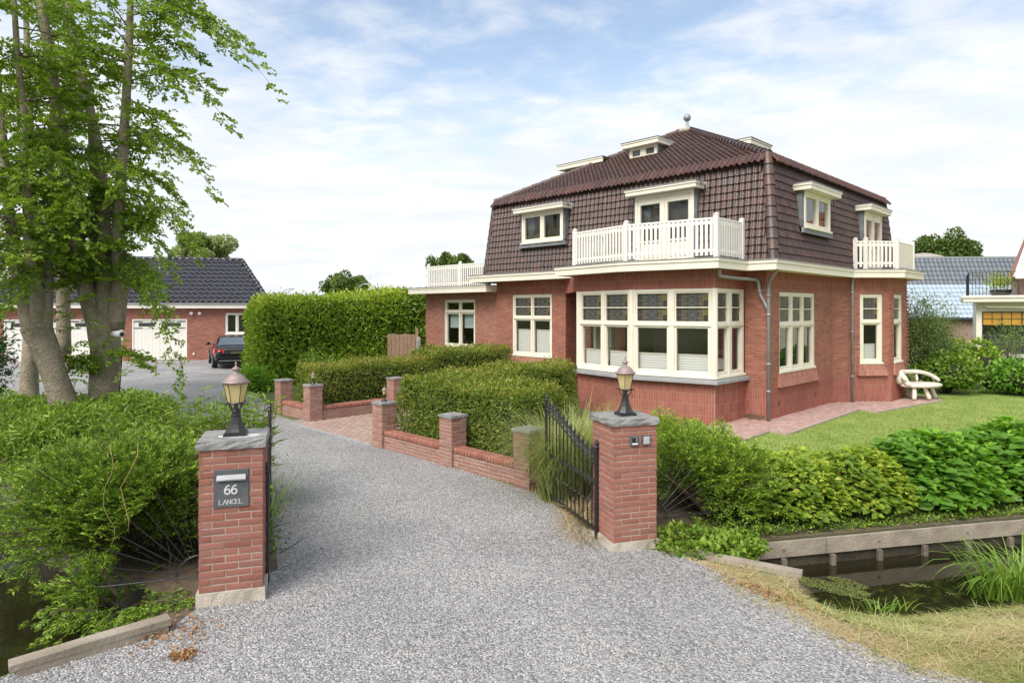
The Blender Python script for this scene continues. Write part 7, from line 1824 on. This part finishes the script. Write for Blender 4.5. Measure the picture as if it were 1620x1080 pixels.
M['pale_willow'] = leafmat('pale willow leaves', [(0, (.20, .27, .10)), (.5, (.29, .37, .15)), (1, (.38, .45, .20))], .4)
def far_tree(label, px, py_top, py_bot, w, Y, seed, m='far_leaf', n=9000, ll=.26, lobes=34, trunk=True, ph=1.0):
    """a tree in the distance: limbs and many leaf clumps with gaps"""
    top, mid = at(px, py_top, Y), at(px, py_bot, Y); rx = w*Y/1010/2; H = top.z
    t = empty('broadleaf_tree', (top.x, Y, 0), 0, label, 'tree', 'trees far behind the houses'); rr = np.random.default_rng(seed); L = Leaves(); zb = max(1.5, mid.z-1.); c = (zb+H)/2; rz = (H-zb)/2
    q = MB(); q.tube([(0, 0, -.2), (.1, 0, zb), (0, 0, c+rz*.6)], [rx*.09, rx*.07, rx*.02], 7)
    for k in range(lobes):
        v = unit(rr.normal(size=(1, 3)))[0]*np.array([rx, rx*.8, rz])*(.35+.55*rr.random()); r = np.array([rx, rx, rz])*(.15+.19*rr.random()); nn = n//lobes; d = rnd_dir(nn)
        p = v+np.array([0, 0, c])+d*r*(1-RNG.random(nn)**1.5*.5)[:, None]; L.add(p, d+rnd_dir(nn), d+rnd_dir(nn)*.6+np.array([0, 0, .4]), ll*(.6+.8*RNG.random(nn)), ll*.6, .66+RNG.normal(0, .18, nn)+.35*np.clip(d[:, 2], 0, 1)*RNG.random(nn)+rr.normal(0, .08))
        q.tube([(0, 0, zb+(c-zb)*rr.random()), tuple(v*.5+np.array([0, 0, c-rz*.15])), tuple(v+np.array([0, 0, c]))], [rx*.04, rx*.025, rx*.01], 5)
    q.build('trunk', M['bark_dark'], t); L.build('crown', m, t); return t
far_tree('pale feathery willow rising behind the garage roof', 322, 368, 425, 125, 46, 201, 'pale_willow', 14000, .26)
far_tree('round dark tree behind the tall laurel hedge', 556, 428, 470, 62, 80, 202, n=7000, ll=.34)
far_tree('grey green bushy tree left of the round one behind the hedge', 530, 432, 470, 44, 84, 203, 'far_leaf', 4000, .34)
far_tree('broad dark green tree behind the railing of the extension', 730, 388, 470, 92, 60, 204, n=12000, ll=.30)
far_tree('smaller tree left behind the extension railing', 694, 402, 470, 50, 62, 205, n=5500, ll=.30)
far_tree('dark oak crown above the grey roof, right', 1505, 362, 440, 78, 85, 206, n=10000, ll=.42)
far_tree('dark oak crown above the grey roof, left next to the balcony', 1458, 369, 440, 50, 88, 207, n=6500, ll=.42)
# far belts of trees that close the horizon where gaps show, and an unseen one behind the camera
def belt(name, x0, x1, Y, h, n, seed):
    rr = np.random.default_rng(seed); X = x0+(x1-x0)*rr.random(n); top = h*(.65+.35*np.sin(X*.13+seed)*np.sin(X*.041)+.15*rr.random(n)); z = top*rr.random(n)**.7
    tag(leaf_obj(name, np.stack([X, Y+rr.normal(0, 2.5, n), z], 1), rnd_dir(n), rnd_dir(n)+np.array([0, 0, .5]), (.35+.3*rr.random(n))*abs(Y)/70, .3*abs(Y)/70, M['far_leaf'], np.clip(rr.normal(.4, .2, n), 0, 1), None), kind='stuff')
belt('far_wood', -190, 170, 150, 4.5, 16000, 3)
belt('far_wood', -60, 60, -34, 11, 22000, 8)  # unseen belt behind the camera, added for dark reflections in the panes
belt('far_thicket', -75, -22, 50, 3.6, 7000, 4)

# pale dry vines hanging through the left yew bush
vn = empty('dry_vine', (-3.5, 6.0, 0), 0, 'pale dry vines hanging in curls in front of the yew bush above the fan grille', 'vine')
for k, (x, y) in enumerate(((-.06, -.40), (.14, -.36))):
    q = MB(); rr = random.Random(k); P = [(x+.05*math.sin(i*.9+k)+.02*rr.random(), y-.02*i*(k % 2)+.02*rr.random(), 1.42-.09*i) for i in range(11-k*2)]; q.tube(P, [.0032-.0001*i for i in range(len(P))], 5); q.build('tendril', M['straw'], vn, smooth=True)
# sprigs and weeds growing through the gravel edge
n = 700; s_ = RNG.random(n); ed = [(-2.4, 6.5), (-3.0, 8.0), (-3.9, 10.2), (-6.2, 13.4)]; ed2 = [(.98, 7.25), (.55, 8.6), (.33, 9.05), (-2.5, 12.3)]
P = []
for E_, k in ((ed, 350), (ed2, 350)):
    u = RNG.random(k)*(len(E_)-1); i = u.astype(int); f = (u-i)[:, None]; A = np.array(E_); P.append(A[i]*(1-f)+A[np.minimum(i+1, len(E_)-1)]*f+RNG.normal(0, .10, (k, 2)))
P = np.concatenate(P); n = len(P)
v, f = blade_strip(np.stack([P[:, 0], P[:, 1], np.full(n, .01)], 1), unit(rnd_dir(n)*.8+np.array([0, 0, .8])), .05+.12*RNG.random(n), .005, .6*RNG.random(n), 3)
tag(link('edge_weeds', np_mesh('edge_weeds', v, f, M['hay'], np.repeat(RNG.random(n), 3))), kind='stuff')
